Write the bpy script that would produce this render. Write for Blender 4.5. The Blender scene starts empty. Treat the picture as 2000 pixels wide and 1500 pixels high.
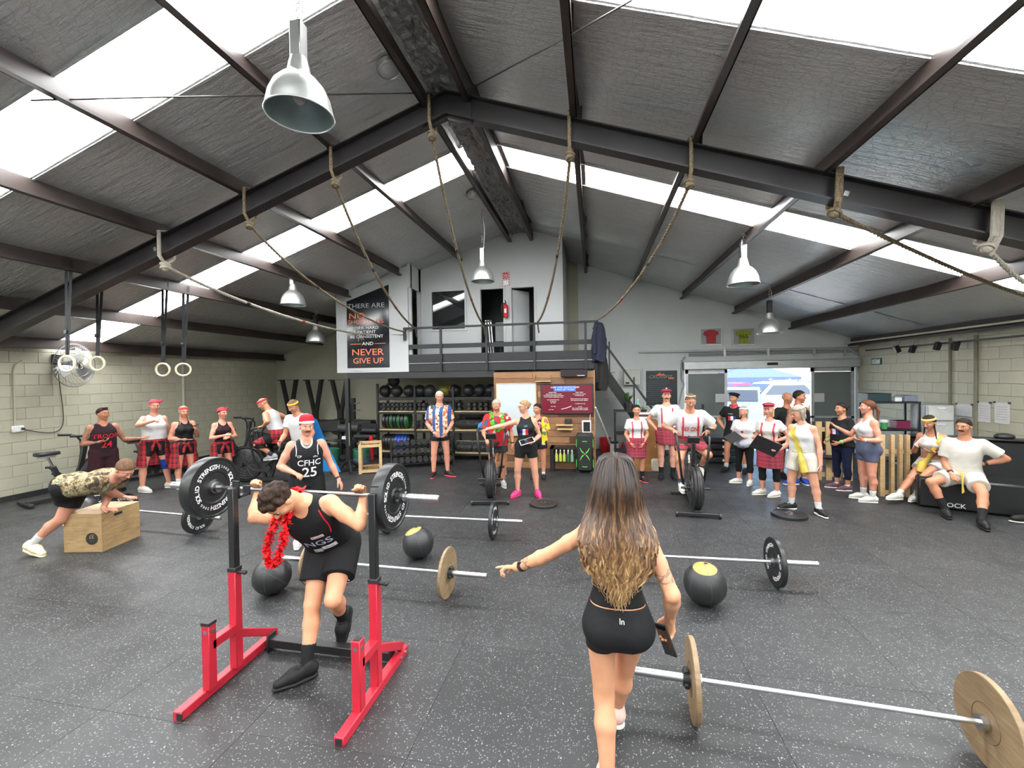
import bpy, bmesh, math, random
import numpy as np
from mathutils import Vector, Matrix
from mathutils.bvhtree import BVHTree
random.seed(7)
rng = np.random.default_rng(7)
SC = bpy.context.scene
COL = SC.collection
PI = math.pi
# ---------------------------------------------------------------- camera
FPX = 840.0
CH = 2.02
YAW, PIT, ROL = math.radians(10.76), math.radians(0.92), math.radians(-0.84)
_f = Vector((-math.sin(YAW) * math.cos(PIT), math.cos(YAW) * math.cos(PIT), -math.sin(PIT)))
_r = Vector((math.cos(YAW), math.sin(YAW), 0))
_u = _r.cross(_f)
CR = _r * math.cos(ROL) + _u * math.sin(ROL)
CU = -_r * math.sin(ROL) + _u * math.cos(ROL)
CF = _f
CPOS = Vector((0, 0, CH))
cam = bpy.data.cameras.new('camera')
cam.sensor_width = 36.0
cam.lens = FPX / 2000 * 36.0
cam.clip_start = 0.05
camo = bpy.data.objects.new('camera', cam)
COL.objects.link(camo)
camo.matrix_world = Matrix(((CR.x, CU.x, -CF.x, CPOS.x), (CR.y, CU.y, -CF.y, CPOS.y), (CR.z, CU.z, -CF.z, CPOS.z), (0, 0, 0, 1)))
SC.camera = camo
# ---------------------------------------------------------------- light and exposure
SC.view_settings.view_transform = 'Standard'
SC.view_settings.look = 'None'
SC.view_settings.gamma = 1.0
SC.view_settings.use_curve_mapping = False
SC.view_settings.exposure = 0.42
SC.cycles.max_bounces = 6
SC.cycles.diffuse_bounces = 4
SC.cycles.glossy_bounces = 3
SC.cycles.transmission_bounces = 2
SC.cycles.caustics_reflective = False
SC.cycles.caustics_refractive = False
SKYLIGHT = 22.0          # brightness of the daylight coming through the translucent roof sheets
world = bpy.data.worlds.new('world')
SC.world = world
world.use_nodes = True
_wn = world.node_tree.nodes
_sky = _wn.new('ShaderNodeTexSky')
_sky.sky_type = 'NISHITA'
_sky.sun_elevation = math.radians(58)
_sky.sun_rotation = math.radians(160)
_sky.sun_disc = False
_sky.air_density = 1.0
_sky.dust_density = 2.0
world.node_tree.links.new(_sky.outputs[0], _wn['Background'].inputs[0])
_wn['Background'].inputs[1].default_value = 0.9
sun = bpy.data.lights.new('sun', 'SUN')
sun.energy = 22.0
sun.angle = math.radians(0.6)
suno = bpy.data.objects.new('sun', sun)
COL.objects.link(suno)
suno.rotation_euler = (math.radians(32), math.radians(8), math.radians(20))
# ---------------------------------------------------------------- pixel helpers (2000 x 1500 frame)
def ray(x, y):
 return CF + CR * ((x - 1000) / FPX) - CU * ((y - 750) / FPX)
def G(x, y, z=0.0):
 d = ray(x, y); return CPOS + d * ((z - CH) / d.z)
def AY(x, y, Y):
 d = ray(x, y); return CPOS + d * (Y / d.y)
def AX(x, y, X):
 d = ray(x, y); return CPOS + d * (X / d.x)
def AD(x, y, D):
 return CPOS + ray(x, y) * D
# ---------------------------------------------------------------- materials
MATS = {}
class NT:
 def __init__(s, name):
  s.m = bpy.data.materials.new(name); s.m.use_nodes = True
  s.t = s.m.node_tree; s.n = s.t.nodes; s.b = s.n['Principled BSDF']
 def node(s, typ, **kw):
  n = s.n.new(typ)
  for k, v in kw.items(): setattr(n, k, v)
  return n
 def link(s, a, b): s.t.links.new(a, b)
 def val(s, n, **kw):
  for k, v in kw.items(): n.inputs[k].default_value = v
 def coord(s, scale=(1, 1, 1), kind='Object', rot=(0, 0, 0)):
  tc = s.node('ShaderNodeTexCoord'); mp = s.node('ShaderNodeMapping')
  mp.inputs['Scale'].default_value = scale; mp.inputs['Rotation'].default_value = rot
  s.link(tc.outputs[kind], mp.inputs[0]); return mp.outputs[0]
 def noise(s, vec, scale=5, detail=3, rough=0.5):
  n = s.node('ShaderNodeTexNoise'); s.link(vec, n.inputs['Vector'])
  n.inputs['Scale'].default_value = scale; n.inputs['Detail'].default_value = detail
  n.inputs['Roughness'].default_value = rough; return n
 def ramp(s, fac, stops, interp='LINEAR'):
  r = s.node('ShaderNodeValToRGB'); r.color_ramp.interpolation = interp
  e = r.color_ramp.elements
  while len(e) < len(stops): e.new(0.5)
  for i, (p, c) in enumerate(stops):
   e[i].position = p; e[i].color = (c[0], c[1], c[2], 1) if len(c) == 3 else c
  s.link(fac, r.inputs[0]); return r.outputs[0]
 def mix(s, fac, a, b, mode='MIX'):
  m = s.node('ShaderNodeMix'); m.data_type = 'RGBA'; m.blend_type = mode
  for sock, v in ((m.inputs[0], fac), (m.inputs[6], a), (m.inputs[7], b)):
   if isinstance(v, (int, float)): sock.default_value = v
   elif isinstance(v, tuple): sock.default_value = (v[0], v[1], v[2], 1)
   else: s.link(v, sock)
  return m.outputs[2]
 def math(s, op, a, b=0.0):
  m = s.node('ShaderNodeMath'); m.operation = op
  for i, v in enumerate((a, b)):
   if isinstance(v, (int, float)): m.inputs[i].default_value = v
   else: s.link(v, m.inputs[i])
  return m.outputs[0]
 def bump(s, h, strength=0.3, dist=0.01):
  b = s.node('ShaderNodeBump'); b.inputs['Strength'].default_value = strength
  b.inputs['Distance'].default_value = dist; s.link(h, b.inputs['Height'])
  s.link(b.outputs[0], s.b.inputs['Normal'])
 def base(s, c):
  if isinstance(c, tuple): s.b.inputs['Base Color'].default_value = (c[0], c[1], c[2], 1)
  else: s.link(c, s.b.inputs['Base Color'])
def mat(name, c, rough=0.5, metal=0.0, var=0.12, scale=8.0, bump=0.0, bscale=40.0, spec=0.5, sss=0.0):
 """plain painted / moulded surface with a little procedural colour variation and relief"""
 if name in MATS: return MATS[name]
 t = NT(name)
 v = t.coord()
 n = t.noise(v, scale, 4)
 lo = tuple(x * (1 - var) for x in c); hi = tuple(min(1, x * (1 + var)) for x in c)
 t.base(t.ramp(n.outputs['Fac'], [(0.3, lo), (0.7, hi)]))
 t.val(t.b, Roughness=rough, Metallic=metal)
 t.b.inputs['Specular IOR Level'].default_value = spec
 if bump > 0:
  n2 = t.noise(v, bscale, 3); t.bump(n2.outputs['Fac'], bump, 0.01)
 MATS[name] = t.m
 return t.m
def s2l(r, g, b):
 f = lambda u: (u / 255 / 12.92) if u / 255 <= 0.04045 else ((u / 255 + 0.055) / 1.055) ** 2.4
 return (f(r), f(g), f(b))
# ---------------------------------------------------------------- mesh builder
class MB:
 def __init__(s): s.v = []; s.f = []; s.mi = []; s.cur = 0
 def add(s, vs, fs):
  o = len(s.v); s.v.extend([tuple(p) for p in vs]); s.f.extend([tuple(i + o for i in f) for f in fs]); s.mi.extend([s.cur] * len(fs)); return s
 def box(s, c, size, rot=None, ch=0.0):
  x, y, z = (k / 2 for k in size); c = Vector(c)
  if ch > 0:
   a = min(ch, x * .9, y * .9, z * .9)
   vs = []
   for sx in (-1, 1):
    for sy in (-1, 1):
     for sz in (-1, 1):
      vs += [(sx * x, sy * (y - a), sz * (z - a)), (sx * (x - a), sy * y, sz * (z - a)), (sx * (x - a), sy * (y - a), sz * z)]
   id = lambda sx, sy, sz, k: (((sx + 1) // 2) * 4 + ((sy + 1) // 2) * 2 + (sz + 1) // 2) * 3 + k
   fs = []
   for sg in (-1, 1):
    fs.append([id(sg, -1, -1, 0), id(sg, 1, -1, 0), id(sg, 1, 1, 0), id(sg, -1, 1, 0)][::sg])
    fs.append([id(-1, sg, -1, 1), id(-1, sg, 1, 1), id(1, sg, 1, 1), id(1, sg, -1, 1)][::sg])
    fs.append([id(-1, -1, sg, 2), id(1, -1, sg, 2), id(1, 1, sg, 2), id(-1, 1, sg, 2)][::sg])
   for p in (-1, 1):
    for q in (-1, 1):
     fs.append([id(p, q, -1, 0), id(p, q, -1, 1), id(p, q, 1, 1), id(p, q, 1, 0)][::p * q])
     fs.append([id(p, -1, q, 0), id(p, 1, q, 0), id(p, 1, q, 2), id(p, -1, q, 2)][::p * q])
     fs.append([id(-1, p, q, 1), id(-1, p, q, 2), id(1, p, q, 2), id(1, p, q, 1)][::p * q])
   for sx in (-1, 1):
    for sy in (-1, 1):
     for sz in (-1, 1):
      fs.append([id(sx, sy, sz, 0), id(sx, sy, sz, 1), id(sx, sy, sz, 2)][::sx * sy * sz])
  else:
   vs = [(sx * x, sy * y, sz * z) for sz in (-1, 1) for sy in (-1, 1) for sx in (-1, 1)]
   fs = [(0, 2, 3, 1), (4, 5, 7, 6), (0, 1, 5, 4), (2, 6, 7, 3), (0, 4, 6, 2), (1, 3, 7, 5)]
  if rot is not None: vs = [rot @ Vector(p) for p in vs]
  return s.add([Vector(p) + c for p in vs], fs)
 def bar(s, p0, p1, w, h, up=(0, 0, 1), ch=0.0):
  p0, p1 = Vector(p0), Vector(p1); d = p1 - p0; L = d.length; d.normalize()
  up = Vector(up)
  if abs(up.dot(d)) > .99: up = Vector((0, 1, 0))
  sd = d.cross(up).normalized(); u2 = sd.cross(d)
  R = Matrix((d, -sd, u2)).transposed()
  return s.box((p0 + p1) / 2, (L, w, h), R, ch)
 def frame_of(s, d):
  d = Vector(d).normalized(); a = Vector((0, 0, 1)) if abs(d.z) < .9 else Vector((1, 0, 0))
  x = d.cross(a).normalized(); return x, d.cross(x)
 def cyl(s, p0, p1, r0, r1=None, n=16, caps=True):
  r1 = r0 if r1 is None else r1
  p0, p1 = Vector(p0), Vector(p1); x, y = s.frame_of(p1 - p0)
  cs = [(math.cos(2 * PI * i / n), math.sin(2 * PI * i / n)) for i in range(n)]
  vs = [p0 + (x * a + y * b) * r0 for a, b in cs] + [p1 + (x * a + y * b) * r1 for a, b in cs]
  fs = [(i, i + n, (i + 1) % n + n, (i + 1) % n) for i in range(n)]
  if caps: fs += [tuple(range(n)), tuple(reversed(range(n, 2 * n)))]
  return s.add(vs, fs)
 def tube(s, pts, r, n=8, closed=False, caps=True):
  pts = [Vector(p) for p in pts]; m = len(pts); rs = r if isinstance(r, (list, tuple)) else [r] * m
  vs = []; x = None
  for i, p in enumerate(pts):
   if closed: d = pts[(i + 1) % m] - pts[i - 1]
   else: d = pts[min(i + 1, m - 1)] - pts[max(i - 1, 0)]
   d.normalize()
   if x is None: x, y = s.frame_of(d)
   else:
    x = (x - d * x.dot(d)).normalized(); y = d.cross(x)
   vs += [p + (x * math.cos(2 * PI * k / n) + y * math.sin(2 * PI * k / n)) * rs[i] for k in range(n)]
  fs = []
  for i in range(m if closed else m - 1):
   j = (i + 1) % m
   fs += [(i * n + k, i * n + (k + 1) % n, j * n + (k + 1) % n, j * n + k) for k in range(n)]
  if caps and not closed: fs += [tuple(reversed(range(n))), tuple(range((m - 1) * n, m * n))]
  return s.add(vs, fs)
 def lathe(s, prof, c=(0, 0, 0), axis=(0, 0, 1), n=32):
  """prof: list of (radius, distance along axis)"""
  c = Vector(c); ax = Vector(axis).normalized(); x, y = s.frame_of(ax); vs = []; fs = []
  for r, h in prof:
   vs += [c + ax * h + (x * math.cos(2 * PI * k / n) + y * math.sin(2 * PI * k / n)) * r for k in range(n)]
  for i in range(len(prof) - 1):
   fs += [(i * n + k, i * n + (k + 1) % n, (i + 1) * n + (k + 1) % n, (i + 1) * n + k) for k in range(n)]
  return s.add(vs, fs)
 def sphere(s, c, r, nu=16, nv=10, rot=None):
  r = (r, r, r) if isinstance(r, (int, float)) else r; c = Vector(c)
  vs = [(0, 0, r[2])]
  for j in range(1, nv):
   t = PI * j / nv
   vs += [(r[0] * math.sin(t) * math.cos(2 * PI * i / nu), r[1] * math.sin(t) * math.sin(2 * PI * i / nu), r[2] * math.cos(t)) for i in range(nu)]
  vs.append((0, 0, -r[2])); fs = []
  for i in range(nu): fs.append((0, 1 + i, 1 + (i + 1) % nu))
  for j in range(nv - 2):
   for i in range(nu):
    a = 1 + j * nu; fs.append((a + i, a + nu + i, a + nu + (i + 1) % nu, a + (i + 1) % nu))
  a = 1 + (nv - 2) * nu; L = len(vs) - 1
  for i in range(nu): fs.append((a + (i + 1) % nu, a + i, L))
  if rot is not None: vs = [rot @ Vector(p) for p in vs]
  return s.add([Vector(p) + c for p in vs], fs)
 def torus(s, c, axis, R, r, n=32, m=8):
  x, y = s.frame_of(axis); c = Vector(c)
  return s.tube([c + (x * math.cos(2 * PI * i / n) + y * math.sin(2 * PI * i / n)) * R for i in range(n)], r, m, closed=True)
 def prism(s, poly, ext):
  """poly: list of 3D points (planar), ext: extrusion vector"""
  n = len(poly); e = Vector(ext); vs = [Vector(p) for p in poly] + [Vector(p) + e for p in poly]
  fs = [tuple(reversed(range(n))), tuple(range(n, 2 * n))] + [(i, (i + 1) % n, (i + 1) % n + n, i + n) for i in range(n)]
  return s.add(vs, fs)
 def build(s, name, m, parent=None, smooth=True, angle=40, off=None):
  me = bpy.data.meshes.new(name)
  vs = s.v if off is None else [(p[0] - off[0], p[1] - off[1], p[2] - off[2]) for p in s.v]
  me.from_pydata([tuple(p) for p in vs], [], s.f)
  bm = bmesh.new(); bm.from_mesh(me); bmesh.ops.recalc_face_normals(bm, faces=bm.faces); bm.to_mesh(me); bm.free()
  for k in (m if isinstance(m, (list, tuple)) else [m]): me.materials.append(k)
  if max(s.mi, default=0) > 0: me.polygons.foreach_set('material_index', s.mi)
  if smooth:
   me.polygons.foreach_set('use_smooth', [True] * len(me.polygons))
   me.set_sharp_from_angle(angle=math.radians(angle))
  o = bpy.data.objects.new(name, me); COL.objects.link(o)
  if parent is not None: o.parent = parent
  return o
def rawmesh(name, vs, fs, m, parent=None, off=None, smooth=True):
 me = bpy.data.meshes.new(name)
 vs = np.asarray(vs, float)
 if off is not None: vs = vs - np.asarray(off)
 me.from_pydata(vs.tolist(), [], fs if isinstance(fs, list) else fs.tolist())
 for k in (m if isinstance(m, (list, tuple)) else [m]): me.materials.append(k)
 if smooth: me.polygons.foreach_set('use_smooth', [True] * len(me.polygons))
 o = bpy.data.objects.new(name, me); COL.objects.link(o)
 if parent is not None: o.parent = parent
 return o
def thing(name, label, cat, loc=(0, 0, 0), rz=0.0, group=None):
 o = bpy.data.objects.new(name, None); COL.objects.link(o)
 o.location = loc; o.rotation_euler = (0, 0, rz); o.empty_display_size = 0.1
 o['label'] = label; o['category'] = cat
 if group: o['group'] = group
 return o
def tag(o, label, cat, group=None):
 o['label'] = label; o['category'] = cat
 if group: o['group'] = group
 return o
def struct(o, label=None):
 o['kind'] = 'structure'
 if label: o['label'] = label
 return o
def copy_tree(o, parent=None):
 kids = [c for c in o.children]
 c = o.copy(); COL.objects.link(c); c.parent = parent
 for k in kids: copy_tree(k, c)
 return c
def inst(src, name, parent, loc=(0, 0, 0), rot=(0, 0, 0), sc=None):
 """another piece sharing the mesh of src"""
 o = bpy.data.objects.new(name, src.data); COL.objects.link(o); o.parent = parent
 o.location = loc; o.rotation_euler = rot
 if sc: o.scale = sc
 return o
def Rz(a): return Matrix.Rotation(a, 3, 'Z')
def Rx(a): return Matrix.Rotation(a, 3, 'X')
def Ry(a): return Matrix.Rotation(a, 3, 'Y')
# ---------------------------------------------------------------- lettering
_glyph = {}
def text_geo(txt, size=1.0, align='CENTER', bold=0.0):
 """flat triangles of a word: (verts Nx2, faces), baseline at y = 0"""
 key = (txt, align, bold)
 if key not in _glyph:
  cu = bpy.data.curves.new('t', 'FONT'); cu.body = txt; cu.align_x = align; cu.fill_mode = 'FRONT'; cu.size = 1.0
  cu.offset = bold; cu.resolution_u = 3
  ob = bpy.data.objects.new('t', cu); COL.objects.link(ob)
  dg = bpy.context.evaluated_depsgraph_get(); me = ob.evaluated_get(dg).to_mesh()
  vs = np.array([v.co[:2] for v in me.vertices]) if len(me.vertices) else np.zeros((0, 2))
  fs = [tuple(p.vertices) for p in me.polygons]
  ob.evaluated_get(dg).to_mesh_clear(); bpy.data.objects.remove(ob); bpy.data.curves.remove(cu)
  _glyph[key] = (vs, fs)
 vs, fs = _glyph[key]
 return vs * size, fs
def text_plane(name, lines, m, parent, origin, right, up, off=None):
 """lines: (text, x, y, size, bold, sx); letters on a flat surface"""
 b = MB(); o = Vector(origin); r = Vector(right).normalized(); u = Vector(up).normalized()
 for ln in lines:
  txt, x, y, size = ln[:4]; bold = ln[4] if len(ln) > 4 else 0.0; sx = ln[5] if len(ln) > 5 else 1.0
  vs, fs = text_geo(txt, size, 'CENTER', bold)
  b.add([o + r * (x + p[0] * sx) + u * (y + p[1]) for p in vs], fs)
 return b.build(name, m, parent, smooth=False, off=off)
# ================================================================ THE BUILDING
XL, XR, RX, RZ, SL = -9.95, 6.45, -1.66, 5.58, 0.34
YG, YB, YR, YM, YO = 12.1, -4.2, 4.9, 9.45, 10.1
def roofz(x): return RZ - SL * abs(x - RX)
def RF(x, y, off=0.0):
 """pixel onto the roof plane lowered by off"""
 d = ray(x, y)
 for s in (1, -1):
  t = (RZ - off - CH + SL * s * RX) / (d.z + SL * s * d.x); p = CPOS + d * t
  if t > 0 and s * (p.x - RX) >= -0.05: return p
M_OLIVE = mat('olive_paint', s2l(174, 172, 152), 0.65, var=0.05, scale=1.5, bump=0.15, bscale=60)
M_GREYW = mat('grey_wall_paint', s2l(204, 208, 207), 0.6, var=0.04, scale=1.2, bump=0.05, bscale=50)
M_WHITEW = mat('white_wall_paint', s2l(186, 189, 189), 0.55, var=0.03, scale=1.0)
M_CHAR = mat('charcoal_paint', s2l(21, 23, 25), 0.5, var=0.1)
M_BLACK = mat('black_metal', (0.012, 0.012, 0.013), 0.42, var=0.2)
M_BLACKP = mat('black_plastic', (0.016, 0.016, 0.017), 0.5, var=0.2)
M_RUB = mat('black_rubber', (0.02, 0.02, 0.021), 0.62, var=0.2, bump=0.1, bscale=120)
M_BROWN = mat('brown_steel_paint', s2l(52, 43, 40), 0.42, var=0.25, scale=3)
M_DKSTEEL = mat('dark_steel_paint', s2l(36, 33, 34), 0.42, var=0.2, scale=3)
M_CHROME = mat('chrome', (0.62, 0.63, 0.64), 0.22, 1.0, var=0.06)
M_STEEL = mat('brushed_steel', (0.5, 0.5, 0.5), 0.33, 1.0, var=0.1)
M_WHITE = mat('white_print', (0.8, 0.8, 0.8), 0.55, var=0.03)
M_WHITEP = mat('white_plastic', (0.72, 0.72, 0.7), 0.4, var=0.04)
M_GREYP = mat('grey_plastic', (0.35, 0.36, 0.36), 0.45, var=0.06)
M_RED = mat('red_paint', s2l(190, 30, 40), 0.4, var=0.1)
M_ALU = mat('aluminium', (0.55, 0.57, 0.58), 0.38, 0.6, var=0.06)
def floor_mat_material():
 t = NT('speckled_rubber'); v = t.coord(kind='Object')
 geo = t.node('ShaderNodeNewGeometry')
 oi = t.node('ShaderNodeObjectInfo')
 pos = geo.outputs['Position']
 nb = t.noise(pos, 0.9, 5, 0.6)
 basec = t.ramp(nb.outputs['Fac'], [(0.3, (0.019, 0.0195, 0.0205)), (0.7, (0.034, 0.0345, 0.0355))])
 basec = t.mix(t.math('MULTIPLY', oi.outputs['Random'], 0.55), basec, (0.009, 0.0095, 0.01))
 fine = t.noise(pos, 130, 2, 0.7)
 basec = t.mix(t.ramp(fine.outputs['Fac'], [(0.52, (0, 0, 0)), (0.72, (0.6, 0.6, 0.6))]), basec, (0.045, 0.045, 0.046))
 # grey and white flecks of granulate, a few millimetres each
 def flecks(scale, thr, dens, lum, prev):
  wob = t.noise(pos, scale * 0.8, 1)
  mv = t.node('ShaderNodeVectorMath'); mv.operation = 'MULTIPLY_ADD'
  t.link(wob.outputs['Color'], mv.inputs[0]); mv.inputs[1].default_value = (1.1 / scale,) * 3; t.link(pos, mv.inputs[2])
  vo = t.node('ShaderNodeTexVoronoi'); vo.inputs['Scale'].default_value = scale; t.link(mv.outputs[0], vo.inputs['Vector'])
  sep = t.node('ShaderNodeSeparateColor'); t.link(vo.outputs['Color'], sep.inputs[0])
  pick = t.math('GREATER_THAN', sep.outputs[0], 1 - dens)
  rad = t.math('MULTIPLY', sep.outputs[1], thr)
  near = t.math('LESS_THAN', vo.outputs['Distance'], t.math('ADD', rad, thr * 0.35))
  return t.mix(t.math('MULTIPLY', pick, near), prev, lum)
 c = flecks(95, 0.34, 0.38, (0.15, 0.152, 0.155), basec)
 c = flecks(66, 0.22, 0.20, (0.30, 0.30, 0.297), c)
 t.base(c)
 t.val(t.b, Roughness=0.5)
 nr = t.noise(pos, 2.5, 4)
 t.link(t.ramp(nr.outputs['Fac'], [(0.3, (0.42, 0.42, 0.42)), (0.7, (0.6, 0.6, 0.6))]), t.b.inputs['Roughness'])
 t.bump(fine.outputs['Fac'], 0.25, 0.004)
 return t.m
M_FLOOR = floor_mat_material()
def foil_material(name, dark=1.0):
 t = NT(name); geo = t.node('ShaderNodeNewGeometry'); pos = geo.outputs['Position']
 mp = t.node('ShaderNodeMapping'); mp.inputs['Scale'].default_value = (0.45, 2.6, 0.45); t.link(pos, mp.inputs[0])
 w = t.noise(mp.outputs[0], 5.0, 6, 0.62)
 big = t.noise(pos, 0.7, 3)
 cr = t.noise(pos, 16, 4, 0.6)
 vo = t.node('ShaderNodeTexVoronoi'); vo.feature = 'DISTANCE_TO_EDGE'; vo.inputs['Scale'].default_value = 12; t.link(pos, vo.inputs['Vector'])
 wire = t.ramp(vo.outputs['Distance'], [(0.0, (1, 1, 1)), (0.05, (0, 0, 0))])
 h = t.math('ADD', t.math('MULTIPLY', w.outputs['Fac'], 1.0), t.math('MULTIPLY', cr.outputs['Fac'], 0.28))
 h = t.math('ADD', h, t.math('MULTIPLY', wire, -0.05))
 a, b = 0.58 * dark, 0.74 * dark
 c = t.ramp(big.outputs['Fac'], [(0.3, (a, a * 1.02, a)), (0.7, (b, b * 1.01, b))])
 t.base(t.mix(t.math('MULTIPLY', wire, 0.12), c, (0.05, 0.05, 0.05)))
 t.val(t.b, Roughness=0.31, Metallic=0.55)
 t.bump(h, 0.8, 0.05)
 return t.m
M_FOIL = foil_material('insulation_foil')
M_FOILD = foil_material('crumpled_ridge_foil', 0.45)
def skylight_material():
 t = NT('translucent_roof_sheet')
 t.base((0.8, 0.82, 0.82)); t.val(t.b, Roughness=0.5)
 v = t.coord(); n = t.noise(v, 1.5, 2)
 t.link(t.ramp(n.outputs['Fac'], [(0.2, (0.96, 0.985, 1.0)), (0.8, (1.0, 1.0, 0.99))]), t.b.inputs['Emission Color'])
 t.b.inputs['Emission Strength'].default_value = SKYLIGHT
 return t.m
M_SKYL = skylight_material()
# ---- floor: base slab and rubber mats, one metre each
b = MB(); b.box(((XL + XR) / 2, (YB + YG) / 2, -0.03), (XR - XL + 0.4, YG - YB + 0.4, 0.04))
floor = struct(b.build('floor', M_FLOOR, smooth=False), 'black rubber gym floor with pale flecks, laid in square mats')
b = MB(); b.box((0, 0, -0.005), (0.9984, 0.9984, 0.0105), ch=0.0012)
mat0 = b.build('floor_mat', M_FLOOR, floor, smooth=False)
nmat = 0
for iy in range(0, 13):
 for ix in range(17):
  x, y = XL + 0.45 + ix, 0.1 + iy - 0.5
  if x > XR + .4: continue
  if y > 11.9: continue
  px = CR.dot(Vector((x, y, 0)) - CPOS) / max(0.1, CF.dot(Vector((x, y, 0)) - CPOS))
  if abs(px) > 6: continue
  if nmat == 0: mat0.location = (x, y, 0)
  else: inst(mat0, 'floor_mat', floor, (x, y, 0))
  nmat += 1
# ---- walls of painted block
def block_wall(name, X, sgn, y0, y1, label):
 b = MB(); t = roofz(X)
 b.box((X + sgn * 0.11, (YB + YG) / 2, t / 2), (0.2, YG - YB, t))
 w = struct(b.build(name, M_OLIVE, smooth=False), label)
 b = MB(); b.box((0, 0, 0), (0.024, 0.3975, 0.195), ch=0.004)
 first = None; k = 0; z = 0.1
 while z < t - 0.05:
  y = y1 - (0.2 if k % 2 == 0 else 0.4)
  while y > y0:
   loc = (X + sgn * 0.004, y, z)
   if first is None:
    first = b.build('concrete_block', M_OLIVE, w, smooth=False); first.location = loc
   else: inst(first, 'concrete_block', w, loc)
   y -= 0.4
  z += 0.2; k += 1
 return w
wall_left = block_wall('wall_left', XL, -1, 5.0, YG, 'olive painted concrete block wall on the left')
wall_right = block_wall('wall_right', XR, 1, 7.4, YG, 'olive painted concrete block wall on the right')
def wall_piece(b, x0, x1, zb0, ztop, Y, th, holes=()):
 """wall strip in the XZ plane; ztop is a function of x; holes: (x0,x1,z0,z1)"""
 xs = sorted(set([x0, x1] + ([RX] if x0 < RX < x1 else []) + [h for q in holes for h in q[:2] if x0 < h < x1]))
 for a, c in zip(xs[:-1], xs[1:]):
  m = (a + c) / 2; zs = [(zb0, None)]
  hs = sorted([q for q in holes if q[0] <= m <= q[1]], key=lambda q: q[2])
  lo = zb0
  for q in hs:
   if q[2] > lo + 1e-4: b.prism([(a, Y, lo), (c, Y, lo), (c, Y, q[2]), (a, Y, q[2])], (0, th, 0))
   lo = q[3]
  b.prism([(a, Y, lo), (c, Y, lo), (c, Y, ztop(c)), (a, Y, ztop(a))], (0, th, 0))
DX0, DX1, DZ = 2.38, 6.40, 2.14           # sliding door frame in the gable wall
b = MB(); wall_piece(b, XL - .2, -0.4, 0, roofz, YG, 0.2)
struct(b.build('wall_back', M_OLIVE, smooth=False), 'olive end wall behind the storage racks')
b = MB(); wall_piece(b, -0.4, XR + .1, 0, roofz, YG, 0.2, [(DX0, DX1, 0, DZ)])
struct(b.build('wall_gable', M_GREYW, smooth=False), 'grey panelled gable wall around the sliding door')
b = MB(); wall_piece(b, XL, XR, 0, roofz, YB - 0.2, 0.2)
struct(b.build('wall_rear', M_GREYW, smooth=False), 'plain wall behind the viewer')
# vertical and level joint battens on the grey wall
b = MB()
for x, z0, z1 in ((AY(1237, 600, YG).x, 2.45, 4.3), (AY(1344, 600, YG).x, 2.6, 3.75), (1.15, 2.0, 2.7)):
 b.box((x, YG - 0.006, (z0 + z1) / 2), (0.045, 0.012, z1 - z0))
b.box((3.9, YG - 0.006, 2.62), (5.0, 0.012, 0.05))
struct(b.build('trim_1', M_GREYW, smooth=False), 'thin cover strips over the panel joints of the grey wall')
b = MB(); b.box((XL + 0.015, (5 + YG) / 2, 0.05), (0.03, YG - 5, 0.1))
struct(b.build('baseboard_left', M_RUB, smooth=False), 'black rubber skirting along the left wall')
# ---- roof: foil sheets between translucent strips
SKY_Y = [(-3.85, -3.2), (-0.5, 0.18), (2.88, 3.54), (6.25, 6.95)]
roof_o = bpy.data.objects.new('ceiling', None); COL.objects.link(roof_o); struct(roof_o, 'pitched roof lined with wrinkled silver insulation foil')
segs = []; y = YB
for s0, s1 in SKY_Y + [(YG + .1, None)]:
 n = max(1, round((s0 - y) / 1.3)); segs += [(y + (s0 - y) * i / n, y + (s0 - y) * (i + 1) / n, i) for i in range(n)]
 y = s1
def slope_quad(b, xa, xb, y0, y1, dz, th):
 za, zb = roofz(xa) + dz, roofz(xb) + dz
 b.prism([(xa, y0, za), (xb, y0, zb), (xb, y1, zb), (xa, y1, za)], (0, 0, th))
for side in (-1, 1):
 xe = XL - 0.1 if side < 0 else XR + 0.1
 for y0, y1, i in segs:
  b = MB(); n = 14; x0 = RX; dzv = 0.0 if i % 2 else 0.012
  # sheet sagging a little between purlins
  vs = []; fs = []
  for iy, yy in enumerate((y0 - 0.03, (y0 + y1) / 2, y1 + 0.03)):
   for ix in range(n * 2 + 1):
    x = RX + (xe - RX) * ix / (2 * n)
    vs.append((x, yy, roofz(x) - dzv - (0.012 if iy == 1 else 0) - 0.006 * (ix % 2)))
  m = 2 * n + 1
  for iy in range(2):
   for ix in range(2 * n): fs.append((iy * m + ix, iy * m + ix + 1, (iy + 1) * m + ix + 1, (iy + 1) * m + ix))
  o = len(vs); vs += [(p[0], p[1], p[2] + 0.06) for p in vs]; fs += [tuple(reversed([q + o for q in f])) for f in fs]
  b.add(vs, fs)
  b.build('foil_sheet', M_FOIL, roof_o)
k = 1
for s0, s1 in SKY_Y:
 for side in (-1, 1):
  xe = XL - 0.1 if side < 0 else XR + 0.1
  b = MB(); slope_quad(b, RX, xe, s0, s1, 0.03, 0.01)
  w = struct(b.build('window_%d' % k, M_SKYL, smooth=False), 'bright translucent roof sheet letting in daylight')
  b = MB()
  for yy in (s0, s1): slope_quad(b, RX + side * 0.2, xe, yy - 0.012, yy + 0.012, -0.03, 0.07)
  b.build('foil_edge', M_FOIL, w, smooth=False); k += 1
b = MB()
for side in (-1, 1):
 x = RX + side * 0.35; b.prism([(RX, YB, RZ + .09), (x, YB, roofz(x) + .09), (x, YB, roofz(x) + .1), (RX, YB, RZ + .1)], (0, YG + .2 - YB, 0))
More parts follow.
